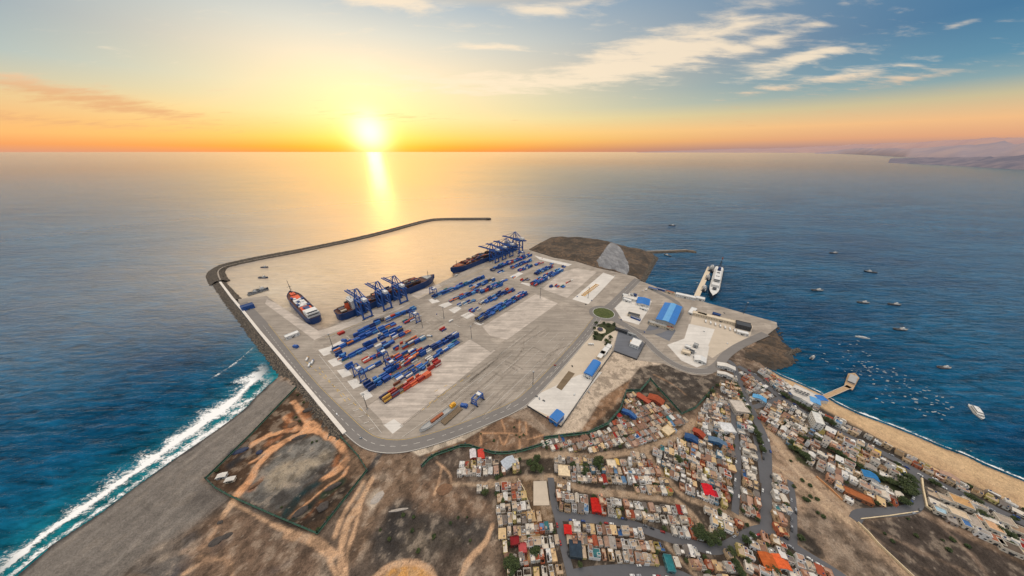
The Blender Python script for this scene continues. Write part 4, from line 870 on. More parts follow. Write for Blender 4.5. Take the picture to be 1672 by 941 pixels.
for ri, (s_, e_, lanes, tiers, dens, pal, where) in enumerate(ROWS):
    (a0, b0), (a1, b1) = s_, e_; bm_ = (b0 + b1) / 2
    if abs(b1 - b0) > 25: bm_ = b0
    lanes = {1: 1, 2: 4, 3: 5, 4: 7}[lanes]; dens = min(.97, dens + .07); nslot = max(1, int(round(abs(a1 - a0) / 12.7)))
    for i in range(nslot):
        slot_pal = pick(pal)
        for j in range(lanes):
            if random.random() > dens: continue
            h_ = random.choices([1, 2], [.65, .35])[0] if tiers == 1 else random.choices([1, 2, 3, 4], [.12, .35, .38, .15])[0]
            half = random.random() < .12
            for k_ in range(0 if j == lanes - 1 else max(0, h_ - 2), h_):
                c_ = slot_pal if random.random() < .45 else pick(pal)
                aa = min(a0, a1) + 6.35 + i * 12.7; bb = b0 + (b1 - b0) * ((i + .5) / nslot if a1 > a0 else 1 - (i + .5) / nslot) if abs(b1 - b0) <= 25 else bm_
                x, y = tw_(aa, bb + (j - (lanes - 1) / 2) * 2.75)
                CONT.append((math.hypot(x, y), x, y, k_, c_, ri, i, j, where, half))
CONT.sort(key=lambda t: t[0])
IND = CONT[:298]; REST = CONT[298:]
TIERW = ['on the ground', 'on the second tier', 'topmost on the third tier']
for D_, x, y, k_, c_, ri, i, j, where, half in IND:
    o = bpy.data.objects.new('shipping_container', cm20 if half else cm40); col.objects.link(o); o.location = (x, y, 3.3 + k_ * (CH + .02)); o.rotation_euler = (0, 0, Q_ANG); o.color = (*lin(c_[0]), 1)
    tag(o, '%s container, %s tier, %s from left, %s' % (c_[1], ('ground', 'second', 'third', 'fourth')[k_], ordw(i + 1), where), 'container', 'containers stacked in the yard')
def far_boxes(name, items, label):
    mb = MB(); cols = []
    for x, y, z, L_, rz, c_ in items:
        mb.box((x, y, z + CH / 2), (L_, CW, CH), rz); cols += [c_] * 8
    m, n, b = material('far_container_paint'); at = n.new('ShaderNodeAttribute', attribute_name='tint').outputs['Color']; f_ = n.noise(n.pos(), .4, 4, .6)
    cc = n.new('ShaderNodeCombineColor'); k2 = n.range(f_, .3, .7, .82, 1.12, smooth=False); [n.put(cc.inputs[i], k2) for i in range(3)]
    n.put(b.inputs['Base Color'], n.mix(1.0, at, cc.outputs[0], 'MULTIPLY')); b.inputs['Roughness'].default_value = .55
    me = mb.mesh(name, m); ca_ = me.color_attributes.new('tint', 'FLOAT_COLOR', 'POINT'); ca_.data.foreach_set('color', np.array([(*lin(c), 1) for c in cols], np.float32).ravel())
    o = bpy.data.objects.new(name, me); col.objects.link(o); tag(o, label, 'containers', None, 'stuff'); return o
STUFF = [(x, y, 3.3 + k_ * (CH + .02), 6.06 if half else CL, Q_ANG, c_[0]) for D_, x, y, k_, c_, ri, i, j, where, half in REST]
# ---------------------------------------------------------------- container ships
def hull(name, L_, B_, dk, z0, mat, parent, bow=.16, stern=.10, sheer=2.5, flare=.75, mats=None, bw=None):
    """ship hull: stations along x (bow at +x), keel to deck"""
    st = [-.5, -.49, -.5 + stern * .5, -.5 + stern, -.2, .1, .5 - bow, .5 - bow * .6, .5 - bow * .3, .5 - bow * .1, .5]
    wd = [.62, .80, .92, 1, 1, 1, 1, .86, .58, .26, .02]; wl = [.30, .55, .85, 1, 1, 1, .93, .66, .36, .10, .01]; mb = MB(); vs = []
    for s_, w_, q_ in zip(st, wd, wl):
        sh = sheer * max(0, (s_ - .25) / .25) ** 2; x = s_ * L_; rake = (.02 * L_ if s_ > .49 else 0)
        for yy, zz_ in ((-w_, dk + sh), (-(w_ * .35 + q_ * .65), dk * .45), (-q_, z0), (q_, z0), ((w_ * .35 + q_ * .65), dk * .45), (w_, dk + sh)): vs.append((x + (rake if zz_ > z0 + .1 else -rake * .6), yy * B_ / 2, zz_))
    n_ = 6; fs = []; ml = []
    for i in range(len(st) - 1):
        for j in range(5): fs.append((i * n_ + j, (i + 1) * n_ + j, (i + 1) * n_ + j + 1, i * n_ + j + 1))
    mb.add(vs, fs); mb.add(vs[:6], [(0, 1, 2, 3, 4, 5)])
    o = mb.build(name, mat, parent)
    # deck
    mb = MB(); dv = []
    for i in range(len(st)): dv += [(vs[i * n_][0], vs[i * n_][1] * .97, vs[i * n_][2] - .8), (vs[i * n_ + 5][0], vs[i * n_ + 5][1] * .97, vs[i * n_ + 5][2] - .8)]
    mb.add(dv, [(2 * i, 2 * i + 2, 2 * i + 3, 2 * i + 1) for i in range(len(st) - 1)])
    mb.build('deck', mats or m_rust, parent)
    mb = MB()
    for i in range(len(st) - 1):
        for e_ in (0, 5): mb.bar(Vector(vs[i * n_ + e_]) + Vector((0, 0, .1)), Vector(vs[(i + 1) * n_ + e_]) + Vector((0, 0, .1)), max(.3, B_ * .022), max(.5, B_ * .045))
    mb.build('bulwark', bw or mats or m_rust, parent)
    return vs
def to_world(loc, rz, p): c_, s_ = math.cos(rz), math.sin(rz); return (loc[0] + p[0] * c_ - p[1] * s_, loc[1] + p[0] * s_ + p[1] * c_, loc[2] + p[2])
PS = [((118, 72, 54), '', 3), ((184, 104, 66), '', 2), ((34, 58, 104), '', 4), ((190, 176, 156), '', 2), ((72, 50, 44), '', 4), ((60, 76, 84), '', 2), ((150, 54, 44), '', 1)]
def container_ship(a0, a1, flip, label, hdr):
    L_ = abs(a1 - a0); B_ = 40; am = (a0 + a1) / 2; x, y = tw_(am, -25); rz = ANG_A + (math.pi if flip else 0)
    r = empty('container_ship', (x, y, 5), rz); tag(r, label, 'ship')
    hull('hull', L_, B_, 12.5, -7, m_hullb, r, mats=m_dkdeck, bw=m_hullb)
    # accommodation block aft, funnel, mast, forecastle
    mb = MB(); mb.mat(0).box((-L_ * .36, 0, 22), (13, 27, 20)); mb.box((-L_ * .36 + 1, 0, 33.2), (9, 33, 2.6)); s_ = mb.build('superstructure', [m_wht], r)
    mb = MB()
    for k_ in range(5): mb.box((-L_ * .36 + 6.6, 0, 16 + k_ * 3.6), (.3, 24, 1.2)); mb.box((-L_ * .36 - 6.6, 0, 16 + k_ * 3.6), (.3, 24, 1.2))
    mb.box((-L_ * .36 + 5.6, 0, 33.6), (.4, 31, 1.2)); mb.build('window', m_glass, s_)
    mb = MB(); mb.box((-L_ * .36 - 12, 0, 20), (8, 9, 18), 0, .8); mb.mat(1).box((-L_ * .36 - 12, 0, 29.6), (6.8, 7.6, 1.4)); mb.build('funnel', [m_org, m_blk], r)
    mb = MB(); mb.tube((L_ * .44, 0, 12), (L_ * .44, 0, 34), .9, .4); mb.bar((L_ * .44, -4, 29), (L_ * .44, 4, 29), .5); mb.tube((-L_ * .36, 0, 34), (-L_ * .36, 0, 44), .6, .3); mb.build('mast', m_dkg, r)
    mb = MB(); mb.prism([(L_ * .39, -13), (L_ * .44, -10), (L_ * .47, -5), (L_ * .47, 5), (L_ * .44, 10), (L_ * .39, 13)], 12, 16.5); mb.build('forecastle', m_gry if hdr else m_rust, r)
    mb = MB()
    for i in range(12):
        xx = -L_ * .30 + i * L_ * .058; mb.box((xx, 0, 12.6), (1.2, B_ * .95, 1.8)); mb.box((xx + 6.4, 0, 12.2), (11, B_ * .85, 1.2))
    mb.build('hatch_cover', m_dkdeck, r)
    for i in range(int(L_ * .70 / 13)):
        xx = -L_ * .29 + i * 13
        if xx > L_ * .36: break
        cut = random.random(); hmax = random.choice([2, 3, 3, 4, 4]) if cut > .10 else 0
        for j in range(12):
            if xx > L_ * .30 and abs(j - 5.5) > 3: continue
            h_ = max(0, hmax - random.choice([0, 0, 1, 2]))
            for k_ in range(max(0, h_ - 2), h_):
                wp = to_world((x, y, 5), rz, (xx, (j - 5.5) * 2.55, 13.2 + k_ * 2.62)); STUFF.append((*wp, CL, rz, pick(PS)[0]))
            if 0 < h_ - 2:
                pass
        if hmax > 2:   # outer stacks seen down their sides
            for sgn_ in (0, 11):
                for k_ in range(hmax - 1):
                    wp = to_world((x, y, 5), rz, (xx, (sgn_ - 5.5) * 2.55, 13.2 + k_ * 2.62)); STUFF.append((*wp, CL, rz, pick(PS)[0]))
    # aft stack behind the block
    for j in range(10):
        for k_ in range(random.choice([1, 2])): wp = to_world((x, y, 5), rz, (-L_ * .45, (j - 4.5) * 2.55, 12.6 + k_ * 2.62)); STUFF.append((*wp, CL, rz, pick(PS)[0]))
    return r
s1a, s1b = tp(557, 524)[0], tp(716, 461)[0]; s2a, s2b = tp(744, 447)[0], tp(843, 404)[0]
SH1 = container_ship(s1a, s1b, False, 'blue container ship under three gantry cranes at the near quay, orange bow deck', True)
SH2 = container_ship(s2a, s2b, True, 'blue container ship loaded with brown boxes at the far end of the quay', False)
# ---------------------------------------------------------------- ship to shore cranes (x = seaward, y along quay)
def sts_crane(a_, b_, label, boom=58, k=1.0, group=None):
    x, y = tw_(a_, b_); r = empty('quay_crane', (x, y, 3.3), math.atan2(-EB.y, -EB.x)); tag(r, label, 'crane', group)
    G, Wd, Hh = 14 * k, 10 * k, 44 * k; t_ = 2.9 * k
    for sx_ in (-1, 1):
        for sy_ in (-1, 1):
            mb = MB(); mb.bar((sx_ * G, sy_ * Wd, 1.6), (sx_ * G, sy_ * Wd * .86, Hh), t_); mb.build('leg', m_blue, r)
            mb = MB(); mb.box((sx_ * G, sy_ * Wd, .9), (2.2, 7 * k, 1.6)); mb.build('bogie', m_dkg, r)
    mb = MB()
    for sy_ in (-1, 1): mb.bar((-G, sy_ * Wd, 14 * k), (G, sy_ * Wd, 14 * k), t_ * .9); mb.bar((-G, sy_ * Wd, 14 * k), (G * .9, sy_ * Wd * .9, Hh * .9), t_ * .55); mb.bar((-G, sy_ * Wd * .86, Hh), (G, sy_ * Wd * .86, Hh), t_)
    for sx_ in (-1, 1): mb.bar((sx_ * G, -Wd * .88, Hh - 3), (sx_ * G, Wd * .88, Hh - 3), t_); mb.bar((sx_ * G, -Wd, 3), (sx_ * G, Wd, 3), t_ * .9)
    mb.build('portal_beam', m_blue, r)
    mb = MB()
    for sy_ in (-1, 1): mb.bar((G, sy_ * 3.2 * k, Hh + 1), (G + boom, sy_ * 3.2 * k, Hh + 1.5), 1.7 * k, 2.6 * k); mb.bar((-G - 20 * k, sy_ * 3.2 * k, Hh + 1), (G, sy_ * 3.2 * k, Hh + 1), 1.8 * k, 2.8 * k)
    n_ = 9
    for i in range(n_ + 1): xx = G + boom * i / n_; mb.bar((xx, -3.2 * k, Hh + 1.4), (xx, 3.2 * k, Hh + 1.4), .6 * k)
    for i in range(n_): xx = G + boom * i / n_; mb.bar((xx, (-3.2 if i % 2 else 3.2) * k, Hh + 1.5), (xx + boom / n_, (3.2 if i % 2 else -3.2) * k, Hh + 1.5), .45 * k)
    mb.build('boom', m_blue, r)
    mb = MB(); top = Hh + 24 * k
    for sy_ in (-1, 1):
        mb.bar((G, sy_ * Wd * .86, Hh), (G - 2, sy_ * 2.5 * k, top), 1.9 * k); mb.bar((-G, sy_ * Wd * .86, Hh), (G - 4, sy_ * 2.5 * k, top), 1.4 * k)
    mb.bar((G - 2, -2.8 * k, top), (G - 2, 2.8 * k, top), 1.4 * k); mb.build('apex_frame', m_blue, r)
    mb = MB()
    for sy_ in (-1, 1):
        for fx in (.42, .88): mb.bar((G - 2, sy_ * 2.5 * k, top), (G + boom * fx, sy_ * 3.2 * k, Hh + 2), .85 * k)
        mb.bar((G - 2, sy_ * 2.5 * k, top), (-G - 18 * k, sy_ * 3.2 * k, Hh + 2), .5 * k)
    mb.build('stay', m_blue, r)
    mb = MB(); mb.box((-G - 4 * k, 0, Hh + 6 * k), (14 * k, 8 * k, 6 * k)); h_ = mb.build('machinery_house', m_wht, r)
    mb = MB(); mb.box((G + boom * .3, 0, Hh - 2.5 * k), (3 * k, 3 * k, 3 * k)); mb.build('operator_cab', m_wht, r)
    mb = MB(); mb.box((G + boom * .22, 0, Hh - 1 * k), (5 * k, 5 * k, 1.6 * k)); mb.build('trolley', m_dkg, r)
    return r
for px, lb in (((597, 517), 'blue ship-to-shore crane over the bow of the near container ship, leftmost'), ((629, 503), 'middle blue ship-to-shore crane of the three at the near ship'), ((655, 492), 'blue ship-to-shore crane nearest the stern of the near ship')):
    a_, b_ = tp(*px); sts_crane(a_, 17, lb, 60, 1.0, 'quay cranes along the berth')
for px, lb in (((797, 425), 'leftmost blue quay crane at the far container ship'), ((808, 420), 'second blue quay crane from left at the far ship'), ((819, 415), 'third blue quay crane from left at the far ship'), ((834, 409), 'tallest blue quay crane at the far quay end')):
    a_, b_ = tp(*px); sts_crane(a_, 17, lb, 58, 1.12 if 'tallest' in lb else .95, 'quay cranes along the berth')
# ---------------------------------------------------------------- yard gantries (x across the rows)
def yard_gantry(px, label, span=24, hgt=21, rz=None, world_ab=None):
    x, y = P(*px, 3.3); r = empty('yard_gantry', (x, y, 3.3), (ANG_A - math.pi / 2) if rz is None else rz); tag(r, label, 'gantry crane', 'rubber tyred yard gantries')
    for sx_ in (-1, 1):
        for sy_ in (-1, 1):
            mb = MB(); mb.bar((sx_ * span / 2, sy_ * 5, 1.4), (sx_ * span / 2, sy_ * 4.0, hgt), 1.3); mb.build('leg', m_blue, r)
            mb = MB(); mb.box((sx_ * span / 2, sy_ * 5.5, .8), (1.6, 3.4, 1.5)); mb.build('wheel', m_blk, r)
    mb = MB()
    for sx_ in (-1, 1): mb.bar((sx_ * span / 2, -5.5, 2.2), (sx_ * span / 2, 5.5, 2.2), 1.5); mb.bar((sx_ * span / 2, -4.2, hgt * .62), (sx_ * span / 2, 4.2, hgt * .62), .8); mb.bar((sx_ * span / 2, -4.8, 3), (sx_ * span / 2, 4, hgt * .62), .6)
    mb.build('sill_beam', m_blue, r)
    mb = MB()
    for sy_ in (-1, 1): mb.bar((-span / 2 - 1, sy_ * 4, hgt), (span / 2 + 1, sy_ * 4, hgt), 1.2, 1.8)
    mb.bar((-span / 2, -4, hgt), (-span / 2, 4, hgt), 1.2); mb.bar((span / 2, -4, hgt), (span / 2, 4, hgt), 1.2); mb.build('girder', m_blue, r)
    mb = MB(); mb.box((span * .2, 0, hgt + 1.4), (5, 7, 2.2)); mb.build('trolley', m_wht, r)
    mb = MB(); mb.box((span * .2, 3, hgt - 3), (2.2, 2.2, 2.4)); mb.build('operator_cab', m_wht, r)
    return r
yard_gantry((589, 618), 'tall blue yard gantry straddling a bay near the road end of the yard', 22, 24)
yard_gantry((678, 524), 'blue yard gantry at the far end of the quay-side container row')
yard_gantry((627, 585), 'small blue yard gantry in the middle bays', 20, 17)
yard_gantry((640, 602), 'blue yard gantry beside the orange and red containers', 20, 17)
yard_gantry((708, 481), 'blue yard gantry at the near tip of the far yard quay row', 20, 18)
yard_gantry((851, 420), 'blue yard gantry beside the far quay cranes', 22, 20)
yard_gantry((780, 656), 'squat blue gantry frame parked alone on open asphalt', 16, 12, ANG_A + R(5))
# ---------------------------------------------------------------- buildings of the port
def quad_building(name, roof_px, h, wall_m, roof_m, label, cat='building', roof='flat', z=3.25, over=0.0, wcol=None, rcol=None, winrows=1, wstep=5.0, group=None, eave=.28):
    pts = [Vector((*P(u, v, z + h), 0)) for u, v in roof_px]; ctr = sum(pts, Vector()) / 4
    e0 = ((pts[1] - pts[0]) + (pts[2] - pts[3])); ang = math.atan2(e0.y, e0.x); lx = e0.length / 2; e1 = ((pts[3] - pts[0]) + (pts[2] - pts[1])); ly = e1.length / 2
    return box_building(name, ctr.x, ctr.y, lx, ly, ang, h, wall_m, roof_m, label, cat, roof, z, winrows, wstep, group, wcol, rcol, eave)
def box_building(name, x, y, lx, ly, ang, h, wall_m, roof_m, label, cat='building', roof='flat', z=3.25, winrows=1, wstep=5.0, group=None, wcol=None, rcol=None, eave=.28):
    r = empty(name, (x, y, z), ang); tag(r, label, cat, group)
    hx, hy = lx / 2, ly / 2; mb = MB()
    if roof == 'flat': mb.box((0, 0, h / 2 - .3), (lx, ly, h - .0 + .6)); 
    else: mb.box((0, 0, h / 2 - .3), (lx, ly, h + .6))
    if roof == 'gable' : mb.add([(-hx, -hy, h + .3), (hx, -hy, h + .3), (0, -hy, h + hx * eave), (-hx, hy, h + .3), (hx, hy, h + .3), (0, hy, h + hx * eave)], [(0, 1, 2), (4, 3, 5)])
    mb.build('wall', wall_m, r, wcol)
    mb = MB()
    if roof == 'flat':
        mb.box((0, 0, h + .35), (lx - .5, ly - .5, .12))
        rf = mb.build('roof', roof_m, r, rcol)
        mb = MB()
        for sx_, sy_, dx, dy in ((0, -1, lx, .25), (0, 1, lx, .25), (-1, 0, .25, ly - .5), (1, 0, .25, ly - .5)): mb.box((sx_ * (hx - .125), sy_ * (hy - .125), h + .75), (dx, dy, .9))
        mb.build('parapet', wall_m, r, wcol)
    elif roof == 'gable':
        o_ = .5; zt = h + hx * eave; ze = h + .1
        for s_ in (-1, 1): mb.add([(s_ * (hx + o_), -hy - o_, ze), (s_ * (hx + o_), hy + o_, ze), (0, hy + o_, zt + .2), (0, -hy - o_, zt + .2), (s_ * (hx + o_), -hy - o_, ze + .25), (s_ * (hx + o_), hy + o_, ze + .25), (0, hy + o_, zt + .45), (0, -hy - o_, zt + .45)], [(0, 1, 2, 3), (4, 5, 6, 7) if s_ > 0 else (7, 6, 5, 4), (0, 4, 5, 1), (0, 3, 7, 4), (1, 5, 6, 2)])
        for t in np.arange(-hy, hy, max(2.5, ly / 14)):
            for s_ in (-1, 1): mb.bar((s_ * (hx + .4), t, ze + .3), (0, t, zt + .5), .18)
        rf = mb.build('roof', roof_m, r, rcol)
    elif roof == 'vault':
        n_ = 10; vs = []
        for sy_ in (-1, 1):
            for i in range(n_ + 1): t = math.pi * i / n_; vs.append((-(hx + .4) * math.cos(t), sy_ * (hy + .3), h + .25 + hx * .45 * math.sin(t)))
        mb.add(vs, [(i, i + 1, n_ + 2 + i, n_ + 1 + i) for i in range(n_)] + [tuple(range(n_, -1, -1)), tuple(range(n_ + 1, 2 * n_ + 2))]); rf = mb.build('roof', roof_m, r, rcol)
    for k_ in range(winrows):
        zc_ = h * (k_ + .55) / winrows
        for side in range(4):
            n_ = int((lx if side < 2 else ly) / wstep)
            for i in range(n_):
                t = (i + .5) / n_ - .5; mb = MB()
                if side < 2: mb.box((t * lx, (-1, 1)[side] * (hy + .03), zc_), (min(2.0, wstep * .45), .12, 1.3))
                else: mb.box(((-1, 1)[side - 2] * (hx + .03), t * ly, zc_), (.12, min(2.0, wstep * .45), 1.3))
                mb.build('window', m_glass, r)
    mb = MB(); mb.box((0, -hy - .05, min(2.6, h * .7) / 2), (min(4, lx * .25), .14, min(2.6, h * .7))); mb.build('door', m_dkg, r)
    return r
w = quad_building('warehouse', [(1069.5, 521), (1101, 530.5), (1114.5, 501.7), (1087, 494.3)], 13, m_gry, m_broof, 'big warehouse with blue sheet roof and light blue central strip, fishing port', 'warehouse', 'gable', winrows=1, wstep=9, eave=.16)
hx_ = 0
for ch in w.children:
    if ch.name.startswith('wall'): hx_ = max(v.co.x for v in ch.data.vertices); hy_ = max(v.co.y for v in ch.data.vertices)
mb = MB(); k_ = hx_ * .16
for s_ in (-1, 1): mb.add([(s_ * hx_ * .33, -hy_ - .6, 13 + k_ * .67 + .55 + .25), (s_ * hx_ * .33, hy_ + .6, 13 + k_ * .67 + .8), (0, hy_ + .6, 13 + k_ + .8), (0, -hy_ - .6, 13 + k_ + .8)], [(0, 1, 2, 3) if s_ > 0 else (3, 2, 1, 0)])
mb.build('roof_light', m_lbroof, w)
quad_building('shed', [(1040, 494.5), (1057.5, 499.6), (1064, 489), (1041, 485.5)], 6, m_wht, m_broof, 'white shed with bright blue roof in the walled plot behind the roundabout', 'shed', 'gable', wstep=6, eave=.14)
quad_building('port_hall', [(953, 609.5), (967.5, 616), (980, 593), (968, 588)], 8, m_wht, m_broof, 'white hall with rounded blue roof halfway along the slab yard', 'hall', 'vault', winrows=2, wstep=5)
b2 = quad_building('port_hall', [(898.5, 682), (911, 690.5), (920, 676), (908, 667.5)], 9, m_broof, m_broof, 'small blue hall with white band at the bottom corner of the slab yard', 'hall', 'gable', winrows=1, wstep=5, eave=.2)
mb = MB()
for ch in b2.children:
    if ch.name.startswith('wall'): hx_ = max(v.co.x for v in ch.data.vertices); hy_ = max(v.co.y for v in ch.data.vertices)
for sx_, sy_, dx, dy in ((0, -1, hx_ * 2 + .5, .3), (0, 1, hx_ * 2 + .5, .3), (-1, 0, .3, hy_ * 2), (1, 0, .3, hy_ * 2)): mb.box((sx_ * (hx_ + .12), sy_ * (hy_ + .12), 7.6), (dx, dy, 1.2))
mb.build('white_band', m_wht, b2)
for zf, c_, lx, ly, h, wm, rm, lb, rf in (
    (Zv, (885, 560), 34, 14, 5, m_wht, m_white, 'long white flat-roofed workshop beside the blue-roofed shed', 'flat'), (Zv, (850, 535), 14, 10, 4, m_gry, m_wht, 'small grey cabin at the corner of the walled plot', 'flat'), (Zv, (915, 690), 26, 13, 4.5, m_crm, m_dkg, 'low cabin with dark and orange roof on the white plot', 'flat'),
    (Zv, (1100, 765), 34, 10, 6, m_crm, m_gry, 'cream annex along the front of the big warehouse', 'flat'), (Zv, (1180, 785), 20, 10, 5, m_crm, m_rust, 'small annex with rust roof at the warehouse front corner', 'flat'), (Zv, (1310, 545), 46, 13, 6, m_wht, m_wht, 'white quayside building with flat roof next to the pontoon jetty', 'flat'), (Zv, (1425, 562), 20, 14, 5, m_wht, m_wht, 'white cube cabin at the root of the pontoon jetty', 'flat'),
    (Zy, (690, 487), 110, 13, 6, m_crm, m_crm, 'long cream flat-roofed shed on the fishing quay yard', 'flat'), (Zy, (830, 530), 26, 20, 9, m_dkg, m_dkg, 'dark grey block at the end of the long cream shed', 'flat'), (Zy, (828, 572), 20, 10, 5, m_wht, m_wht, 'white cabin in front of the dark grey block', 'flat'), (Zy, (468, 697), 14, 10, 5, m_crm, m_crm, 'small cream hut on the lower plot of the fishing port', 'flat'), (Zy, (558, 742), 18, 16, 4, m_wht, m_wht, 'white canopy roof at the bottom corner of the fishing port', 'gable'),
    (Zs_, (852, 248), 24, 17, 6, m_wht, m_wht, 'white cube building on the dark fenced pad', 'flat'), (Zs_, (655, 298), 26, 10, 4.5, m_wht, m_wht, 'white office cabin row at the top of the slab yard, upper', 'flat'), (Zs_, (632, 322), 24, 9, 4.5, m_crm, m_wht, 'white office cabin row at the top of the slab yard, lower', 'flat'), (Zs_, (680, 268), 14, 9, 4, m_wht, m_wht, 'little white hut above the office cabins', 'flat'),
    (Za, (645, 572), 24, 11, 6, m_wht, m_wht, 'white shed alone on the western terminal road', 'flat'), (Za, (350, 385), 24, 16, 9, m_blue, m_hullb, 'dark blue shed against the crown wall near the slipway', 'flat'), (Za, (378, 375), 8, 12, 5, m_wht, m_wht, 'white lean-to on the side of the dark blue shed', 'flat'),
    (K0, (730, 0), 1, 1, 1, m_wht, m_wht, '', '')):
    if not lb: continue
    u, v = zf([c_])[0]; x, y = P(u, v, 3.3); box_building('port_building', x, y, lx, ly, ANG_A if zf in (Zs_, Za) else math.atan2(P(*Zv([(1300, 620)])[0])[1] - P(*Zv([(1150, 585)])[0])[1], P(*Zv([(1300, 620)])[0])[0] - P(*Zv([(1150, 585)])[0])[0]), h, wm, rm, lb, 'building', rf, 3.5, 1, 5)
# more small plant of the fishing port
_qa = math.atan2(P(1131, 486)[1] - P(1110, 480)[1], P(1131, 486)[0] - P(1110, 480)[0])
for zf, c_, lx, ly, h, wm, rm, lb in ((Zv, (865, 575), 20, 9, 5, m_wht, m_wht, 'white L-shaped workshop wing left of the long workshop'), (Zv, (905, 530), 10, 8, 4, m_wht, m_gry, 'small white store at the top of the walled plot'), (Zv, (925, 535), 8, 7, 5, m_hullb, m_hullb, 'dark blue store beside the blue-roofed shed'), (Zv, (930, 712), 22, 5, 3, m_blue, m_gry, 'low blue counter in front of the orange-roofed cabin'), (Zv, (990, 640), 18, 5, 3.5, m_wht, m_wht, 'thin white wall building at the right edge of the white plot'), (Zv, (1045, 745), 10, 8, 5, m_gry, m_gry, 'grey plant room at the left of the warehouse annex'), (Zv, (1060, 485), 24, 7, 4, m_gry, m_blue, 'grey net store along the fishing quay, left'), (Zv, (1130, 492), 26, 7, 4, m_blue, m_gry, 'blue net store along the fishing quay, middle'), (Zv, (1190, 512), 22, 8, 4, m_crm, m_rust, 'rust roofed net store along the fishing quay, right'),
    (Zy, (570, 455), 18, 9, 6, m_crm, m_yel, 'ochre topped cabin at the left end of the long cream shed'), (Zy, (660, 462), 16, 9, 8, m_hullb, m_hullb, 'dark blue tower block on the long cream shed roof line'), (Zy, (505, 690), 9, 7, 4, m_gry, m_dkg, 'dark roofed hut in the lower fishing plot'), (Zy, (480, 660), 10, 8, 4, m_wht, m_wht, 'white hut in the lower fishing plot'), (Zy, (530, 655), 8, 8, 6, m_gry, m_gry, 'grey silo house in the lower fishing plot'), (Zy, (510, 430), 12, 34, 4, m_wht, m_wht, 'narrow white store at the edge of the warehouse road'), (Zs_, (760, 165), 26, 5, 5, m_dkg, m_dkg, 'dark open shed along the top of the dark fenced pad'), (Zs_, (820, 185), 22, 5, 4, m_gry, m_gry, 'grey car port at the top edge of the dark fenced pad'), (Zs_, (835, 240), 10, 8, 4, m_crm, m_yel, 'ochre cabin beside the white cube building')):
    u, v = zf([c_])[0]; x, y = P(u, v, 3.3); box_building('port_building', x, y, lx, ly, _qa if zf in (Zv, Zy) else ANG_A - math.pi / 2, h, wm, rm, lb, 'building', 'flat', 3.5, 1, 5)
# ---------------------------------------------------------------- vehicles
m_tyre = m_blk
def car_proto():
    r = empty('parked_car', (0, 0, 0))
    mb = MB(); mb.box((0, 0, .62), (4.3, 1.75, .62), 0, .97); mb.add([(-1.9, -.8, .93), (1.15, -.8, .93), (1.15, .8, .93), (-1.9, .8, .93), (-1.4, -.66, 1.5), (.45, -.66, 1.5), (.45, .66, 1.5), (-1.4, .66, 1.5)], [(4, 5, 6, 7), (0, 1, 5, 4), (1, 2, 6, 5), (2, 3, 7, 6), (3, 0, 4, 7)]); mb.build('body', m_obj, r)
    mb = MB(); mb.add([(1.17, -.74, .97), (1.17, .74, .97), (.52, .62, 1.46), (.52, -.62, 1.46)], [(0, 1, 2, 3)])
    mb.box((-.5, -.76, 1.2), (1.9, .06, .34)); mb.box((-.5, .76, 1.2), (1.9, .06, .34)); mb.build('window', m_glass, r)
    for sx_ in (-1, 1):
        for sy_ in (-1, 1): mb = MB(); mb.tube((sx_ * 1.35, sy_ * .72, .33), (sx_ * 1.35, sy_ * .9, .33), .33, .33, 10); mb.build('wheel', m_tyre, r)
    return r
def truck_proto():
    r = empty('parked_truck', (0, 0, 0))
    mb = MB(); mb.box((4.2, 0, 1.75), (2.2, 2.4, 2.4), 0, .95); mb.build('cab', m_obj, r)
    mb = MB(); mb.box((5.32, 0, 2.2), (.08, 2.0, .8)); mb.build('windscreen', m_glass, r)
    mb = MB(); mb.box((-1.5, 0, 2.2), (8.6, 2.5, 2.7)); mb.build('cargo_box', m_wht, r)
    mb = MB(); mb.box((0, 0, .75), (11, 1.0, .3)); mb.build('chassis', m_dkg, r)
    for x_ in (4.2, -3, -4.2):
        for sy_ in (-1, 1): mb = MB(); mb.tube((x_, sy_ * .95, .5), (x_, sy_ * 1.25, .5), .5, .5, 10); mb.build('wheel', m_tyre, r)
    return r
CARP, TRUCKP = car_proto(), truck_proto(); FIRST = {'c': True, 't': True}
CARC = [((214, 214, 212), 'white', 7), ((150, 152, 156), 'silver', 3), ((40, 42, 46), 'black', 3), ((150, 30, 28), 'red', 1.5), ((40, 70, 130), 'blue', 1.5), ((96, 98, 102), 'grey', 2)]
USED_LABEL = {}
def place_vehicle(kind, x, y, rz, z, where, c_=None, group='cars parked along the streets'):
    pr = CARP if kind == 'c' else TRUCKP
    if FIRST[kind]: o = pr; FIRST[kind] = False
    else: o = copy_tree(pr)
    o.location = (x, y, z); o.rotation_euler = (0, 0, rz); c_ = c_ or pick(CARC)
    for ch in o.children:
        if ch.name.split('.')[0] in ('body', 'cab'): ch.color = (*lin(c_[0]), 1)
    tag(o, '%s %s %s' % (c_[1], 'car' if kind == 'c' else 'truck', where), 'car' if kind == 'c' else 'truck', group); return o
WHT = ((216, 214, 210), 'white', 1)
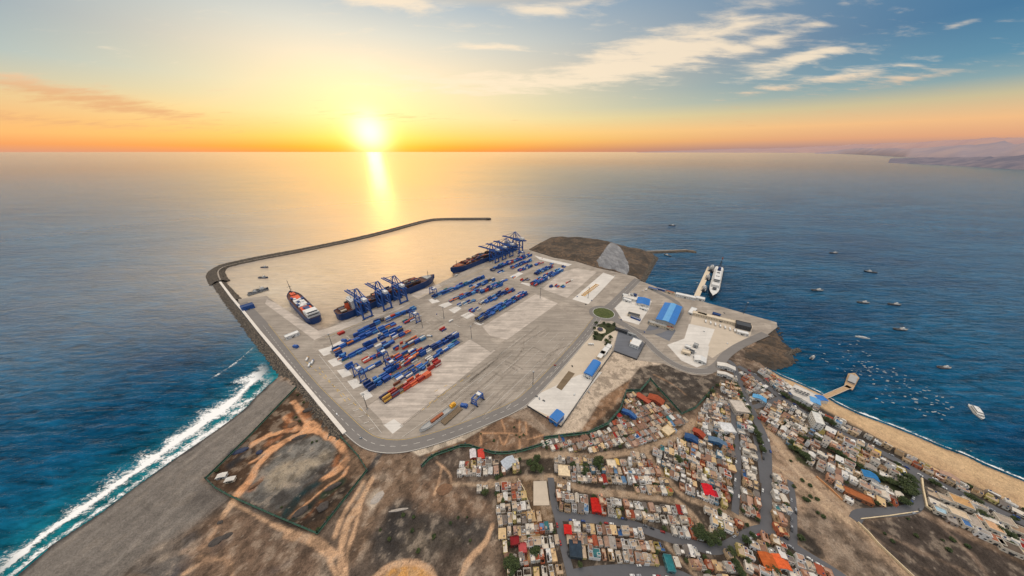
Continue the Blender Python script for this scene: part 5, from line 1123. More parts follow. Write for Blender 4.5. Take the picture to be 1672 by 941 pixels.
for zf, p, ang, kind, c_, wh in ((Zs_, (568, 248), 0.9, 't', WHT, 'with long body parked beside the circular garden'), (Zc, (1490, 775), 0, 't', WHT, 'on the cross road between the two yards'), (Ze, (870, 235), .9, 't', ((90, 120, 150), 'blue', 1), 'in an empty bay beside the red container group'), (Zd, (360, 730), 0, 't', WHT, 'crossing between yards by the pale bay ends'), (Zy, (285, 290), 0, 't', ((60, 110, 170), 'blue', 1), 'parked on the fishing quay'), (Zy, (215, 290), 0, 't', WHT, 'parked on the fishing quay left of the blue truck'), (Zc, (1530, 425), 0, 't', WHT, 'waiting on the quay between the two container ships'),
    (Za, (780, 745), -1.0, 't', ((40, 90, 160), 'blue', 1), 'with yellow trailer on the western road verge'), (Za, (760, 765), -1.0, 't', ((70, 140, 180), 'pale blue', 1), 'behind the blue truck on the western verge'), (Za, (745, 725), -1.0, 't', ((214, 160, 60), 'yellow', 1), 'in front of the blue truck on the western verge')):
    x, y = P(*zf([p])[0], 3.6); place_vehicle(kind, x, y, ANG_A - (ang if ang else 0), 3.62, wh, c_, 'trucks in the port')
for i in range(7):
    u, v = Zy([(595 + i * 31, 492 + i * 10)])[0]; x, y = P(u, v, 3.4); place_vehicle('t', x, y, R(60), 3.45, 'number %s from left in the row beside the long cream shed' % ordw(i + 1), WHT if i % 3 else ((40, 70, 120), 'navy', 1), 'trucks in the port')
for i, (zf, p) in enumerate([(Ze, (275, 732)), (Ze, (1005, 135)), (Ze, (430, 885)), (Zs_, (338, 380)), (Zs_, (220, 578)), (Zs_, (238, 592)), (Zs_, (266, 606)), (Zd, (215, 245)), (Zd, (1060, 245)), (Zv, (998, 812)), (Zv, (820, 718)), (Zv, (855, 470)), (Zv, (985, 495)), (Zv, (770, 380)), (Zy, (715, 437)), (Zy, (585, 555)), (Zy, (735, 632)), (Zy, (85, 275)), (Zs_, (462, 567)), (Zs_, (448, 385)), (Zs_, (555, 552)), (Zs_, (290, 715)), (Zy, (500, 700)), (Zy, (530, 690)), (Zy, (520, 720)), (Zd, (250, 675)), (Zd, (1330, 540)), (Zd, (1395, 600)), (Zd, (1440, 570))]):
    x, y = P(*zf([p])[0], 3.6); nm = ['on the outer ring road west bend', 'on the cross road near the quay', 'at the southern bend of the ring road', 'on the ring road beside the slab yard', 'first of three at the slab yard corner', 'second of three at the slab yard corner', 'third of three at the slab yard corner', 'behind the far yard by the hill', 'alone on the pale strip below the hill', 'on the road at the big warehouse', 'at the edge of the white plot', 'on the road above the roundabout', 'on the fishing quay road', 'at the top of the white pad', 'on the outer quay edge', 'alone in the middle of the fishing yard', 'at the bottom of the fishing yard', 'near the top road junction', 'on the slab yard middle', 'at the upper edge of the slab yard', 'on the bare apron beside the slab yard', 'beside the small blue hall', 'among the huts of the fishing port, left', 'among the huts of the fishing port, right', 'among the huts of the fishing port, lowest', 'on the cross road middle', 'at the left corner of the white pad', 'at the lower corner of the white pad', 'at the right corner of the white pad'][i]
    place_vehicle('c', x, y, random.random() * 3, 3.62, nm, None, 'cars in the port')
# yellow machines row on the white pad
def loader_proto():
    r = empty('yellow_trailer', (0, 0, 0)); mb = MB(); mb.box((0, 0, 1.1), (11, 2.4, .5)); mb.box((-4, 0, 2.0), (2, 2.3, 1.6)); mb.build('frame', m_yel, r)
    for x_ in (-4, 3.2, 4.4):
        for sy_ in (-1, 1): mb = MB(); mb.tube((x_, sy_ * .9, .5), (x_, sy_ * 1.2, .5), .5, .5, 8); mb.build('wheel', m_blk, r)
    return r
LP = loader_proto()
for i in range(11):
    u, v = Zv([(530 + i * 10.5, 532 - i * 8.2)])[0]; x, y = P(u, v, 3.5); o = LP if i == 0 else copy_tree(LP); o.location = (x, y, 3.5); o.rotation_euler = (0, 0, ANG_A - R(82) + random.uniform(-.05, .05))
    tag(o, 'yellow trailer, %s from left in the row on the white pad' % ordw(i + 1), 'trailer', 'yellow trailers parked in a row')
# white boat hull and deck gear laid up on the yard
x, y = P(718, 683, 3.6); r = empty('laid_up_boat', (x, y, 3.6), ANG_A + math.pi - R(4)); tag(r, 'long white boat hull with brown boxes laid up on the south yard', 'boat')
hull('hull', 62, 8, 4.2, .2, m_wht, r, bow=.2, mats=m_gry)
mb = MB(); mb.box((4, 0, 5), (20, 4, 2.6)); mb.build('cargo_box', m_rust, r)
mb = MB(); mb.box((-24, 0, 5.5), (9, 5, 5)); mb.box((-24, 0, 9), (5, 3.4, 2)); mb.build('wheelhouse', m_yel, r)
x, y = P(738, 679, 3.6); mb = MB(); mb.box((0, 0, .8), (34, 9, 1.6)); [mb.box((0, -4 + i * 2, 1.8), (33, .6, .5)) for i in range(5)]; o = mb.build('deck_barge', paint('brown_deck', (124, 106, 84), .8)); o.location = (x, y, 3.6); o.rotation_euler = (0, 0, ANG_A); tag(o, 'flat brown slatted deck section lying beside the white boat', 'deck section')
x, y = P(758, 664, 3.6); mb = MB(); mb.box((0, 0, 2), (11, 5, 4)); mb.box((2.5, 0, 4.6), (4, 4.4, 1.4)); [mb.tube((a_, s_ * 2.2, .7), (a_, s_ * 2.7, .7), .7, .7, 8) for a_ in (-3.5, 3.5) for s_ in (-1, 1)]; o = mb.build('yard_tractor', m_blue); o.location = (x, y, 3.6); o.rotation_euler = (0, 0, ANG_A - 1.2); tag(o, 'chunky blue yard tractor alone near the squat gantry frame', 'tractor')
for p, lb in ((Za([(668, 643)])[0], 'small blue tractor on the west road below the white shed'), (Ze([(322, 264)])[0], 'blue box tractor beside the lamp mast'), (Zd([(405, 480)])[0], 'tractor standing off the far quay row')):
    x, y = P(*p, 3.6); o = o.copy(); col.objects.link(o); o.location = (x, y, 3.6); o['label'] = lb
# lamp masts
def mast_proto(h=30):
    r = empty('lamp_mast', (0, 0, 0)); mb = MB(); mb.tube((0, 0, 0), (0, 0, h), .55, .3); mb.build('pole', m_dkg, r)
    mb = MB(); mb.tube((0, 0, h), (0, 0, h + .8), 1.6, 1.6, 10); [mb.box((1.6 * math.cos(t), 1.6 * math.sin(t), h - .2), (.8, .8, .6), t) for t in [i * 1.05 for i in range(6)]]; mb.build('lamp_head', m_gry, r)
    mb = MB(); mb.box((0, 0, .5), (2.4, 2.4, 1.0)); mb.build('base', m_gry, r); return r
LMP = mast_proto(); first = True
for p, lb in ((Ze([(248, 300)])[0], 'tall lamp mast standing on a blue base at the quay corner'), ((690, 535), 'lamp mast at the cross road end of the near yard'), ((770, 553), 'lamp mast at the corner of the pale strip'), ((600, 668), 'lamp mast at the south end of the near yard'), ((882, 487), 'lamp mast beside the far yard and cross road'), ((960, 487), 'lamp mast beside the white pad'), (Zy([(838, 440)])[0], 'slim mast on the outer fishing quay'), (Zy([(522, 306)])[0], 'slim mast in front of the white quayside building'), ((870, 630), 'lamp mast beside the slab yard ring road'), ((725, 520), 'lamp mast between the two yards near the quay')):
    o = LMP if first else copy_tree(LMP); first = False; x, y = P(*p, 3.3); o.location = (x, y, 3.3); tag(o, lb, 'lamp mast', 'high lamp masts of the port')
# ---------------------------------------------------------------- roundabout island
RBx = RB
mb = MB(); rr = 24.5
ringv = []; vs = [(0, 0, 2.2)]
for k_, (r_, z_) in enumerate(((6, 2.1), (12, 1.7), (18, 1.0), (23, .35), (rr, .15))):
    for i in range(32): t = 2 * math.pi * i / 32; vs.append((r_ * math.cos(t), r_ * math.sin(t), z_ + random.uniform(-.15, .25)))
fs = [(0, 1 + i, 1 + (i + 1) % 32) for i in range(32)]
for k_ in range(4):
    for i in range(32): a_ = 1 + k_ * 32; fs.append((a_ + i, a_ + 32 + i, a_ + 32 + (i + 1) % 32, a_ + (i + 1) % 32))
mb.add(vs, fs); m_lawn, n, b = material('lawn'); ps = n.pos(); f1 = n.noise(ps, .25, 6, .7)
n.put(b.inputs['Base Color'], n.ramp(f1, [(.3, lin4((46, 54, 26))), (.5, lin4((70, 80, 36))), (.7, lin4((98, 98, 54)))])); b.inputs['Roughness'].default_value = .95
isl_ = empty('roundabout_island', (RBx.x, RBx.y, 3.63)); tag(isl_, 'round grassy island in the middle of the port roundabout', 'roundabout'); mb.build('lawn', m_lawn, isl_)
mb = MB(); n_ = 40; vs = []
for r_, z_ in ((rr - .3, .3), (rr + .5, .3), (rr + .5, -.1)): vs += [(r_ * math.cos(2 * math.pi * i / n_), r_ * math.sin(2 * math.pi * i / n_), z_) for i in range(n_)]
mb.add(vs, [(k_ * n_ + i, (k_ + 1) * n_ + i, (k_ + 1) * n_ + (i + 1) % n_, k_ * n_ + (i + 1) % n_) for k_ in range(2) for i in range(n_)]); mb.build('kerb', m_wht, isl_)
# garden pavilion
x, y = P(*Zs_([(625, 155)])[0], 3.4); r = empty('pavilion', (x, y, 3.4)); tag(r, 'octagonal pavilion with dark centre on a pale ring in the circular garden', 'pavilion')
mb = MB(); mb.prism([(13 * math.cos(i * math.pi / 4), 13 * math.sin(i * math.pi / 4)) for i in range(8)], .0, .5); mb.build('plinth', m_crm, r)
mb = MB(); oc = [(6.5 * math.cos(i * math.pi / 4), 6.5 * math.sin(i * math.pi / 4)) for i in range(8)]; mb.add([(a_, b_, 4) for a_, b_ in oc] + [(0, 0, 6.5)], [(i, (i + 1) % 8, 8) for i in range(8)]); mb.build('roof', paint('slate_roof', (52, 50, 70), .7), r)
for a_, b_ in oc: mb = MB(); mb.tube((a_ * .92, b_ * .92, .5), (a_ * .92, b_ * .92, 4), .2); mb.build('post', m_crm, r)
# ---------------------------------------------------------------- harbour craft
def workboat_proto(name='workboat', L_=24, B_=6.5, hm=None, dm=None):
    r = empty(name, (0, 0, 0)); hull('hull', L_, B_, 2.3, -.5, hm or m_obj, r, bow=.28, sheer=1.6, mats=dm or m_gry)
    mb = MB(); mb.box((L_ * .10, 0, 3.4), (L_ * .26, B_ * .6, 2.8), 0, .92); mb.box((L_ * .13, 0, 5.6), (L_ * .14, B_ * .45, 1.7), 0, .9); c_ = mb.build('wheelhouse', m_wht, r)
    mb = MB(); mb.box((L_ * .21, 0, 5.7), (.2, B_ * .4, .8)); mb.box((L_ * .235, 0, 4.0), (.2, B_ * .5, .8)); mb.build('window', m_glass, c_)
    mb = MB(); mb.tube((L_ * .02, 0, 4.5), (L_ * .02, 0, 10), .18, .1, 6); mb.bar((L_ * .02, 0, 7), (-L_ * .25, 0, 5), .2); mb.build('mast', m_dkg, r)
    mb = MB(); mb.box((-L_ * .22, 0, 2.5), (L_ * .2, B_ * .5, 1.0)); mb.box((-L_ * .38, 0, 2.4), (L_ * .06, B_ * .6, 1.4)); mb.build('deck_gear', m_dkg, r); return r
WBP = workboat_proto(); first = True
for u, v, a_, k_, c_, lb in ((1097, 369, .1, 1.35, (40, 60, 90), 'dark workboat alone far out beyond the jetty'), (1361, 414, .25, 1.15, (28, 36, 52), 'dark vessel anchored farthest out on the right bay, topmost'), (1421, 445, 3.0, 1.25, (26, 34, 50), 'dark ship anchored right of the topmost bay vessel'), (1334, 475, .2, 1.2, (52, 60, 70), 'grey ship with white bridge anchored nearest the ferry quay'), (1409, 495, .15, 1.05, (60, 50, 48), 'brownish boat, left of a pair anchored mid bay'), (1460, 498, .12, 1.05, (60, 40, 40), 'reddish boat, right of a pair anchored mid bay'), (1470, 539, .2, 1.05, (40, 34, 38), 'dark boat anchored below the mid bay pair'), (1541, 601, .25, .85, (90, 50, 44), 'small reddish boat anchored near the moored dinghies'), (1326, 585, .9, .75, (30, 40, 58), 'small dark launch off the rocky headland'),
    (432, 437, .4, 1.0, (26, 56, 100), 'small blue tug in the basin, farthest from the slipway'), (430, 454, .35, 1.2, (26, 56, 100), 'blue tug in the basin between the other tug and pontoon'), (1090, 418, 2.6, 1.1, (34, 38, 46), 'dark boat tied beneath the rubble jetty')):
    o = WBP if first else copy_tree(WBP); first = False; x, y = P(u, v, 0); o.location = (x, y, 0); o.rotation_euler = (0, 0, a_ - .35); o.scale = (k_,) * 3
    for ch in o.children:
        if ch.name.startswith('hull'): ch.color = (*lin(c_), 1)
    tag(o, lb, 'boat', 'working boats at anchor')
# slim white motor skiff, fast ferry, moored dinghies
def yacht(u, v, rz, L_, B_, hm, label, name='motor_yacht', dm=None, tiers=3):
    x, y = P(u, v, 0); r = empty(name, (x, y, 0), rz); tag(r, label, 'ship'); dk = max(1.4, L_ * .055)
    hull('hull', L_, B_, dk, -.5, hm, r, bow=.3, sheer=L_ * .02, mats=dm or m_wht); z_ = dk
    for i in range(tiers):
        lx = L_ * (.62 - .14 * i); h_ = L_ * .034 + .8; mb = MB(); mb.box((-L_ * (.02 + .03 * i), 0, z_ + h_ / 2), (lx, B_ * (.8 - .14 * i), h_), 0, .95); c_ = mb.build('cabin', m_wht, r)
        mb = MB(); mb.box((-L_ * (.02 + .03 * i), 0, z_ + h_ * .55), (lx * .985, B_ * (.8 - .14 * i) * 1.0, h_ * .3)); mb.build('window', m_glass, c_); z_ += h_
    mb = MB(); mb.tube((-L_ * .08, 0, z_), (-L_ * .1, 0, z_ + L_ * .12), .25, .12, 6); mb.bar((-L_ * .09, -B_ * .2, z_ + L_ * .06), (-L_ * .09, B_ * .2, z_ + L_ * .06), .25); mb.build('mast', m_gry, r); return r
a_ = Vector(P(1578, 666, 0)); b_ = Vector(P(1610, 682, 0)); t_ = b_ - a_
yacht(1594, 674, math.atan2(t_.y, t_.x) - .9, 33, 8, m_wht, 'large white motor yacht with dark windows near the right edge of the bay', tiers=2)
yacht(1408, 552, -.4, 22, 4, m_wht, 'slim white launch above the moored dinghies', 'launch', tiers=1)
# white ferry at the pontoon
a_ = Vector(P(1161, 491, 0)); b_ = Vector(P(1173, 441, 0)); t_ = a_ - b_; c_ = (a_ + b_) / 2; L_ = t_.length
r = empty('ferry', (c_.x, c_.y, 0), math.atan2(t_.y, t_.x)); tag(r, 'long white ship with dark hull berthed stern out along the pontoon jetty', 'ship')
hull('hull', L_, 25, 11, -1, paint('dark_navy_hull', (26, 38, 60), .45), r, bow=.26, sheer=3, mats=m_wht, bw=m_blk); r.scale = (1, 1, 1.15)
mb = MB(); mb.box((-L_ * .06, 0, 13.5), (L_ * .60, 17.5, 6)); mb.box((-L_ * .1, 0, 18.5), (L_ * .44, 14, 4)); mb.box((L_ * .1, 0, 22), (L_ * .1, 16, 4), 0, .9); s_ = mb.build('superstructure', m_wht, r)
mb = MB(); mb.box((L_ * .152, 0, 22.4), (.5, 14, 1.8)); [mb.box((-L_ * .06, 0, z_), (L_ * .59, 17.6, 1.3)) for z_ in (13, 15.4)]; mb.build('window', m_glass, s_)
mb = MB(); mb.box((L_ * .02, 0, 20.8), (10, 9, 1)); mb.box((-L_ * .12, 0, 20.8), (8, 7, .8)); mb.box((L_ * .3, 0, 13.2), (14, 9, 1)); mb.box((-L_ * .2, 0, 21), (7, 5, .8)); mb.build('deck_hatch', m_dkg, r)
mb = MB(); mb.box((-L_ * .22, 0, 24), (12, 9, 9), 0, .8); mb.build('funnel', m_hullb, r)
mb = MB(); mb.tube((-L_ * .42, 0, 10), (-L_ * .43, 0, 46), .9, .4); mb.bar((-L_ * .42, -6, 30), (-L_ * .42, 6, 30), .7); mb.tube((-L_ * .36, 5, 10), (-L_ * .42, 0, 36), .5); mb.tube((-L_ * .36, -5, 10), (-L_ * .42, 0, 36), .5); mb.mat(1).box((-L_ * .425, 0, 40), (5, 3, 5)); mb.build('stern_mast', [m_dkg, m_rust], r)
# white-and-orange ship in the west berth
a_ = Vector(P(512, 528, 2)); b_ = Vector(P(473, 487, 2)); t_ = a_ - b_; c_ = (a_ + b_) / 2; L_ = t_.length * 1.02
r = empty('cargo_ship', (c_.x + 4, c_.y + 4, 0), math.atan2(t_.y, t_.x) + math.pi); tag(r, 'blue hulled ship with orange and white decks in the western berth', 'ship')
hull('hull', L_, 30, 12, -1, m_hullb, r, bow=.2, mats=m_dkdeck, bw=m_hullb); r.scale = (1, 1, 1.3)
mb = MB(); mb.box((-L_ * .40, 0, 16), (L_ * .16, 24, 8)); mb.box((-L_ * .42, 0, 21), (L_ * .08, 22, 3)); s_ = mb.build('superstructure', m_wht, r)
mb = MB(); mb.box((-L_ * .483, 0, 17), (.5, 21, 1.5)); mb.box((-L_ * .463, 0, 21.3), (.5, 19, 1.4)); mb.box((-L_ * .319, 0, 17), (.5, 21, 1.5)); mb.build('window', m_glass, s_)
mb = MB(); mb.box((-L_ * .22, 0, 13), (L_ * .18, 20, 3.4)); mb.box((L_ * .24, 0, 13), (L_ * .14, 17, 3.2)); mb.box((L_ * .37, 0, 15), (L_ * .09, 10, 3)); mb.build('hatch_cover', m_org, r)
mb = MB(); mb.box((L_ * .03, 0, 13), (L_ * .26, 20, 3)); [mb.box((L_ * (-.07 + i * .05), (-5, 5)[i % 2], 15.2), (6, 6, 1.8)) for i in range(6)]; mb.build('white_deckhouse', m_wht, r)
mb = MB(); [mb.box((L_ * (-.13 + i * .085), (-9, 9, 3)[i % 3], 15.4), (10, 5, 3)) for i in range(5)]; mb.box((-L_ * .2, 0, 15.6), (9, 12, 2.4)); mb.build('deck_cargo', m_hullb, r)
mb = MB(); mb.box((-L_ * .28, 0, 16.6), (12, 9, 4)); mb.build('funnel', m_hullb, r)
mb = MB(); mb.tube((L_ * .4, 0, 14), (L_ * .4, 0, 44), .8, .4); mb.bar((L_ * .4, 0, 38), (L_ * .25, 0, 16), .4); mb.bar((L_ * .4, -5, 30), (L_ * .4, 5, 30), .5); mb.build('mast', m_dkg, r)
# pontoons
def pontoon(p, q, w, label, mat, z=1.6, name='pontoon'):
    a_ = Vector(P(*p, z)); b_ = Vector(P(*q, z)); t_ = b_ - a_; c_ = (a_ + b_) / 2; r = empty(name, (c_.x, c_.y, 0), math.atan2(t_.y, t_.x)); tag(r, label, 'jetty'); L_ = t_.length
    mb = MB(); mb.box((0, 0, z - .3), (L_, w, .6)); mb.build('deck', mat, r)
    n_ = max(3, int(L_ / 14))
    for i in range(n_):
        for s_ in (-1, 1): mb = MB(); mb.tube((L_ * ((i + .5) / n_ - .5), s_ * w * .42, -3), (L_ * ((i + .5) / n_ - .5), s_ * w * .42, z - .6), .5); mb.build('pile', m_dkg, r)
    mb = MB(); [mb.bar((-L_ / 2, s_ * (w / 2 - .15), z + .2), (L_ / 2, s_ * (w / 2 - .15), z + .2), .3, .4) for s_ in (-1, 1)]; mb.build('kerb', m_wht, r); return r
pontoon((1134, 492), (1159, 436), 13, 'long pale pontoon jetty beside the white ship', m_crm, 2.6)
pontoon((404, 482), (438, 472), 12, 'dark service pontoon with tugs at the slipway', m_dkg, 1.8)
pontoon((1346, 648.5), (1387, 631), 7, 'wooden pier reaching out from the beach restaurant', m_wood, 3.2, 'pier')
# pier head restaurant boat
a_ = Vector(P(1385, 634, 3)); b_ = Vector(P(1396, 609, 3)); t_ = b_ - a_; c_ = (a_ + b_) / 2
r = empty('pier_platform', (c_.x, c_.y, 0), math.atan2(t_.y, t_.x)); tag(r, 'pier head platform with white cabin and slim mast at the pier end', 'pier head'); L_ = t_.length
mb = MB(); mb.prism([(-L_ * .5, -5), (L_ * .3, -6.5), (L_ * .5, 0), (L_ * .3, 6.5), (-L_ * .5, 5)], 2.2, 3.2); mb.build('deck', m_wood, r)
for i in range(4):
    for s_ in (-1, 1): mb = MB(); mb.tube((L_ * (i - 1.5) * .2, s_ * 4.6, -3), (L_ * (i - 1.5) * .2, s_ * 4.6, 2.2), .5); mb.build('pile', m_dkg, r)
mb = MB(); mb.box((0, 0, 4.8), (L_ * .4, 8, 3.2)); s_ = mb.build('cabin', m_wht, r); mb = MB(); mb.box((0, 0, 5), (L_ * .41, 8.1, 1)); mb.build('window', m_glass, s_); mb = MB(); mb.box((0, 0, 6.55), (L_ * .44, 9, .25)); mb.build('roof', m_gry, s_)
mb = MB(); mb.tube((L_ * .28, 0, 3.2), (L_ * .28, 0, 18), .25, .12); mb.build('mast', m_gry, r)
for u, v, lb, k_ in ((426, 474, 'white-topped tug at the end of the service pontoon', 1.4), (415, 478, 'dark tug moored along the service pontoon', 1.1), (1161, 441, 'dark boat with white cabin at the outer end of the pontoon jetty', 2.3), (1155, 455, 'small boat at the middle of the pontoon jetty', 1.7), (1149, 473, 'white-decked boat at the inner end of the pontoon jetty', 1.7)):
    o = copy_tree(WBP); x, y = P(u, v, 0); o.location = (x, y, 0); o.rotation_euler = (0, 0, math.atan2(P(1159, 436)[1] - P(1134, 492)[1], P(1159, 436)[0] - P(1134, 492)[0]) if u > 900 else .5); o.scale = (k_,) * 3
    for ch in o.children:
        if ch.name.startswith('hull'): ch.color = (*lin((30, 44, 70)), 1)
    tag(o, lb, 'boat', 'harbour craft at the pontoons')
# moored dinghies
r = empty('moored_dinghy', (0, 0, 0)); hull('hull', 6.4, 2.3, .85, -.2, m_wht, r, bow=.4, sheer=.5, mats=m_wht)
mb = MB(); mb.box((-.4, 0, .7), (1.6, 1.2, .5)); mb.build('console', m_gry, r); DG = r; first = True
zone = [(1318, 575), (1350, 560), (1392, 548), (1440, 590), (1520, 632), (1560, 668), (1548, 692), (1500, 676), (1440, 660), (1396, 645), (1350, 602)]
zx, zy = np.array([p[0] for p in zone]), np.array([p[1] for p in zone]); cnt = 0
while cnt < 112:
    u = random.gauss(1455, 62) if random.random() < .7 else random.uniform(1318, 1560); v = 552 + (u - 1318) * .47 + random.gauss(8, 20)
    if not inside(np.array([u]), np.array([v]), zone)[0]: continue
    o = DG if first else copy_tree(DG); first = False; x, y = P(u, v, 0); o.location = (x, y, 0); o.rotation_euler = (0, 0, -.5 + random.gauss(0, .35)); k_ = random.uniform(.30, .58); o.scale = (k_,) * 3; cnt += 1
    tag(o, 'small white dinghy moored in the bay off the sandy beach', 'dinghy', 'white dinghies moored off the beach')
far_boxes('stacked_containers', STUFF, 'blue and mixed containers stacked in the far yard and on ships')
# ================================================================ the town
def paint_obj(name, rough=.85, var=.2, scale=.5):
    m, n, b = material(name); p = n.pos(); base = n.new('ShaderNodeObjectInfo').outputs['Color']
    k = n.math('MULTIPLY', n.range(n.noise(p, scale, 6, .7), .28, .72, 1 - var * 1.3, 1 + var, smooth=False), n.range(n.noise(p, scale * 5, 3, .6), .3, .7, 1 - var * .4, 1 + var * .4, smooth=False))
    cc = n.new('ShaderNodeCombineColor'); [n.put(cc.inputs[i], k) for i in range(3)]
    n.put(b.inputs['Base Color'], n.mix(1.0, base, cc.outputs[0], 'MULTIPLY')); b.inputs['Roughness'].default_value = rough; b.inputs['Specular IOR Level'].default_value = .15; return m
m_plaster = paint_obj('weathered_plaster', .9, .14, .35); m_roof = paint_obj('weathered_roof', .9, .26, .35)
m_hglass = paint('house_window', (38, 42, 48), .3); m_hdoor = paint('house_door', (84, 58, 42), .7, 0, .3, .3); m_tank = paint('water_tank_plastic', (44, 70, 110), .5)
PROTO = []
def house_proto(form, kind):
    r = empty('house', (0, 0, 0)); walls, roof, par = MB(), MB(), MB(); W_, D_ = 6.2, 9.6; wins, doors, tanks, cabins, roofs = [], [], [], [], []
    def block(x0, x1, y0, y1, h, z0=0, p=.55):
        walls.box(((x0 + x1) / 2, (y0 + y1) / 2, z0 + (h - .5) / 2), (x1 - x0, y1 - y0, h + .5)) if z0 == 0 else walls.box(((x0 + x1) / 2, (y0 + y1) / 2, z0 + h / 2), (x1 - x0, y1 - y0, h))
        rm_ = MB(); rm_.box(((x0 + x1) / 2, (y0 + y1) / 2, z0 + h + .06), (x1 - x0 - .36, y1 - y0 - .36, .1)); roofs.append(rm_)
        if p:
            for cx_, cy_, dx, dy in (((x0 + x1) / 2, y0 + .09, x1 - x0, .18), ((x0 + x1) / 2, y1 - .09, x1 - x0, .18), (x0 + .09, (y0 + y1) / 2, .18, y1 - y0 - .36), (x1 - .09, (y0 + y1) / 2, .18, y1 - y0 - .36)): par.box((cx_, cy_, z0 + h + p / 2), (dx, dy, p))
    def yard(x0, x1, y0, y1, h=2.0):
        for cx_, cy_, dx, dy in (((x0 + x1) / 2, y0 + .1, x1 - x0, .2), ((x0 + x1) / 2, y1 - .1, x1 - x0, .2), (x0 + .1, (y0 + y1) / 2, .2, y1 - y0 - .4), (x1 - .1, (y0 + y1) / 2, .2, y1 - y0 - .4)): par.box((cx_, cy_, h / 2 - .2), (dx, dy, h + .4))
    def facade(y, s_, h, x0, x1, floors=1):
        for f_ in range(floors):
            z = 1.6 + f_ * 3.0
            for t in (.25, .75):
                if f_ == 0 and t == .25 and s_ < 0: continue
                wins.append((x0 + (x1 - x0) * t, y + s_ * .04, z, 1.2, .1, 1.15))
        if s_ < 0: doors.append((x0 + (x1 - x0) * .25, y + s_ * .05, 1.05, 1.1, .1, 2.1))
    hw, hd = W_ / 2, D_ / 2
    if kind == 0: block(-hw, hw, -hd, 1.6, 3.4); yard(-hw, hw, 1.6, hd); facade(-hd, -1, 3.4, -hw, hw); cabins.append((-1.2, .4, 3.9, 1.6, 1.6, .9)); tanks.append((1.6, .4, 3.4))
    if kind == 1: block(-hw, hw, -hd, .6, 6.3); block(-hw, hw, .6, hd, 3.2, 0, .8); facade(-hd, -1, 6.3, -hw, hw, 2); facade(.6, 1, 6, -hw, hw, 0); wins.append((0, .66, 4.8, 1.4, .1, 1.1)); tanks.append((-1.8, -.6, 6.3))
    if kind == 2: block(-hw, hw, -hd, hd, 3.6); block(-hw + .01, -.2, .5, 3.2, 2.4, 3.6, .3); facade(-hd, -1, 3.4, -hw, hw); tanks.append((1.7, 3.2, 3.6))
    if kind == 3:
        walls.box((0, 0, 1.4), (W_, D_, 3.3)); o_ = .35
        walls.add([(-hw, -hd, 3.05), (hw, -hd, 3.05), (0, -hd, 4.5), (-hw, hd, 3.05), (hw, hd, 3.05), (0, hd, 4.5)], [(0, 1, 2), (4, 3, 5)])
        for s_ in (-1, 1): roof.add([(s_ * (hw + o_), -hd - o_, 2.95), (s_ * (hw + o_), hd + o_, 2.95), (0, hd + o_, 4.66), (0, -hd - o_, 4.66), (s_ * (hw + o_), -hd - o_, 3.07), (s_ * (hw + o_), hd + o_, 3.07), (0, hd + o_, 4.78), (0, -hd - o_, 4.78)], [(0, 1, 2, 3), (4, 5, 6, 7), (0, 4, 5, 1), (0, 3, 7, 4), (1, 5, 6, 2)])
        facade(-hd, -1, 3, -hw, hw)
    if kind == 4: block(-hw, hw, -hd, -1.4, 3.3); block(-hw, -.4, -1.4, hd, 3.3); yard(-.4, hw, -1.4, hd, 2.2); facade(-hd, -1, 3, -hw, hw); tanks.append((-1.8, 3, 3.3))
    if kind == 5: block(-hw, hw, -hd, hd, 6.4); facade(-hd, -1, 6, -hw, hw, 2); facade(hd, 1, 6, -hw, hw, 2); par.box((0, -hd - .55, 3.2), (W_ * .8, 1.1, .2)); par.box((0, -hd - 1.05, 3.7), (W_ * .8, .1, .9)); cabins.append((1.4, 2.4, 7.3, 2.4, 2.6, 1.8)); tanks.append((-1.6, 2.6, 6.4))
    if kind == 6:   # half-built shell: open roof
        block(-hw, hw, -hd, -.5, 3.2, 0, .9); yard(-hw, hw, -.5, hd, 2.9); facade(-hd, -1, 3, -hw, hw)
        for x_ in (-hw + .2, 0, hw - .2):
            for y_ in (-hd + .3, -1): par.bar((x_, y_, 3.2), (x_, y_, 4.9), .22)
    if kind == 7:   # lean-to sheet roof
        walls.box((0, 0, 1.2), (W_, D_, 2.9)); roof.add([(-hw - .3, -hd - .4, 2.7), (hw + .3, -hd - .4, 2.7), (hw + .3, hd + .3, 3.5), (-hw - .3, hd + .3, 3.5), (-hw - .3, -hd - .4, 2.85), (hw + .3, -hd - .4, 2.85), (hw + .3, hd + .3, 3.65), (-hw - .3, hd + .3, 3.65)], [(0, 3, 2, 1), (4, 5, 6, 7), (0, 1, 5, 4), (1, 2, 6, 5), (2, 3, 7, 6), (3, 0, 4, 7)]); walls.box((0, hd - .1, 3.0), (W_, .18, .8)); facade(-hd, -1, 3, -hw, hw); tanks.append((1.6, -hd + 2, 2.6))
    for sx_ in (-1, 1): wins.append((sx_ * (hw + .04), -hd + 2.0, 1.7, .1, 1.1, 1.0))
    wo = walls.build('wall', m_plaster, r); [q.build('roof', m_roof, r) for q in roofs + ([roof] if roof.v else [])]
    if par.v: par.build('parapet', m_plaster, r)
    wm = None
    for (x, y, z, dx, dy, dz) in wins: mb = MB(); mb.box((x, y, z), (dx, dy, dz)); mb.build('window', m_hglass, r)
    for (x, y, z, dx, dy, dz) in doors: mb = MB(); mb.box((x, y, z), (dx, dy, dz)); mb.build('door', m_hdoor, r)
    for (x, y, z, dx, dy, dz) in cabins: mb = MB(); mb.box((x, y, z), (dx, dy, dz)); mb.build('stair_cabin', m_plaster, r)
    for (x, y, z) in tanks: mb = MB(); mb.tube((x, y, z + .1), (x, y, z + 1.3), .55, .5, 10); mb.build('water_tank', m_tank, r)
    return r, form
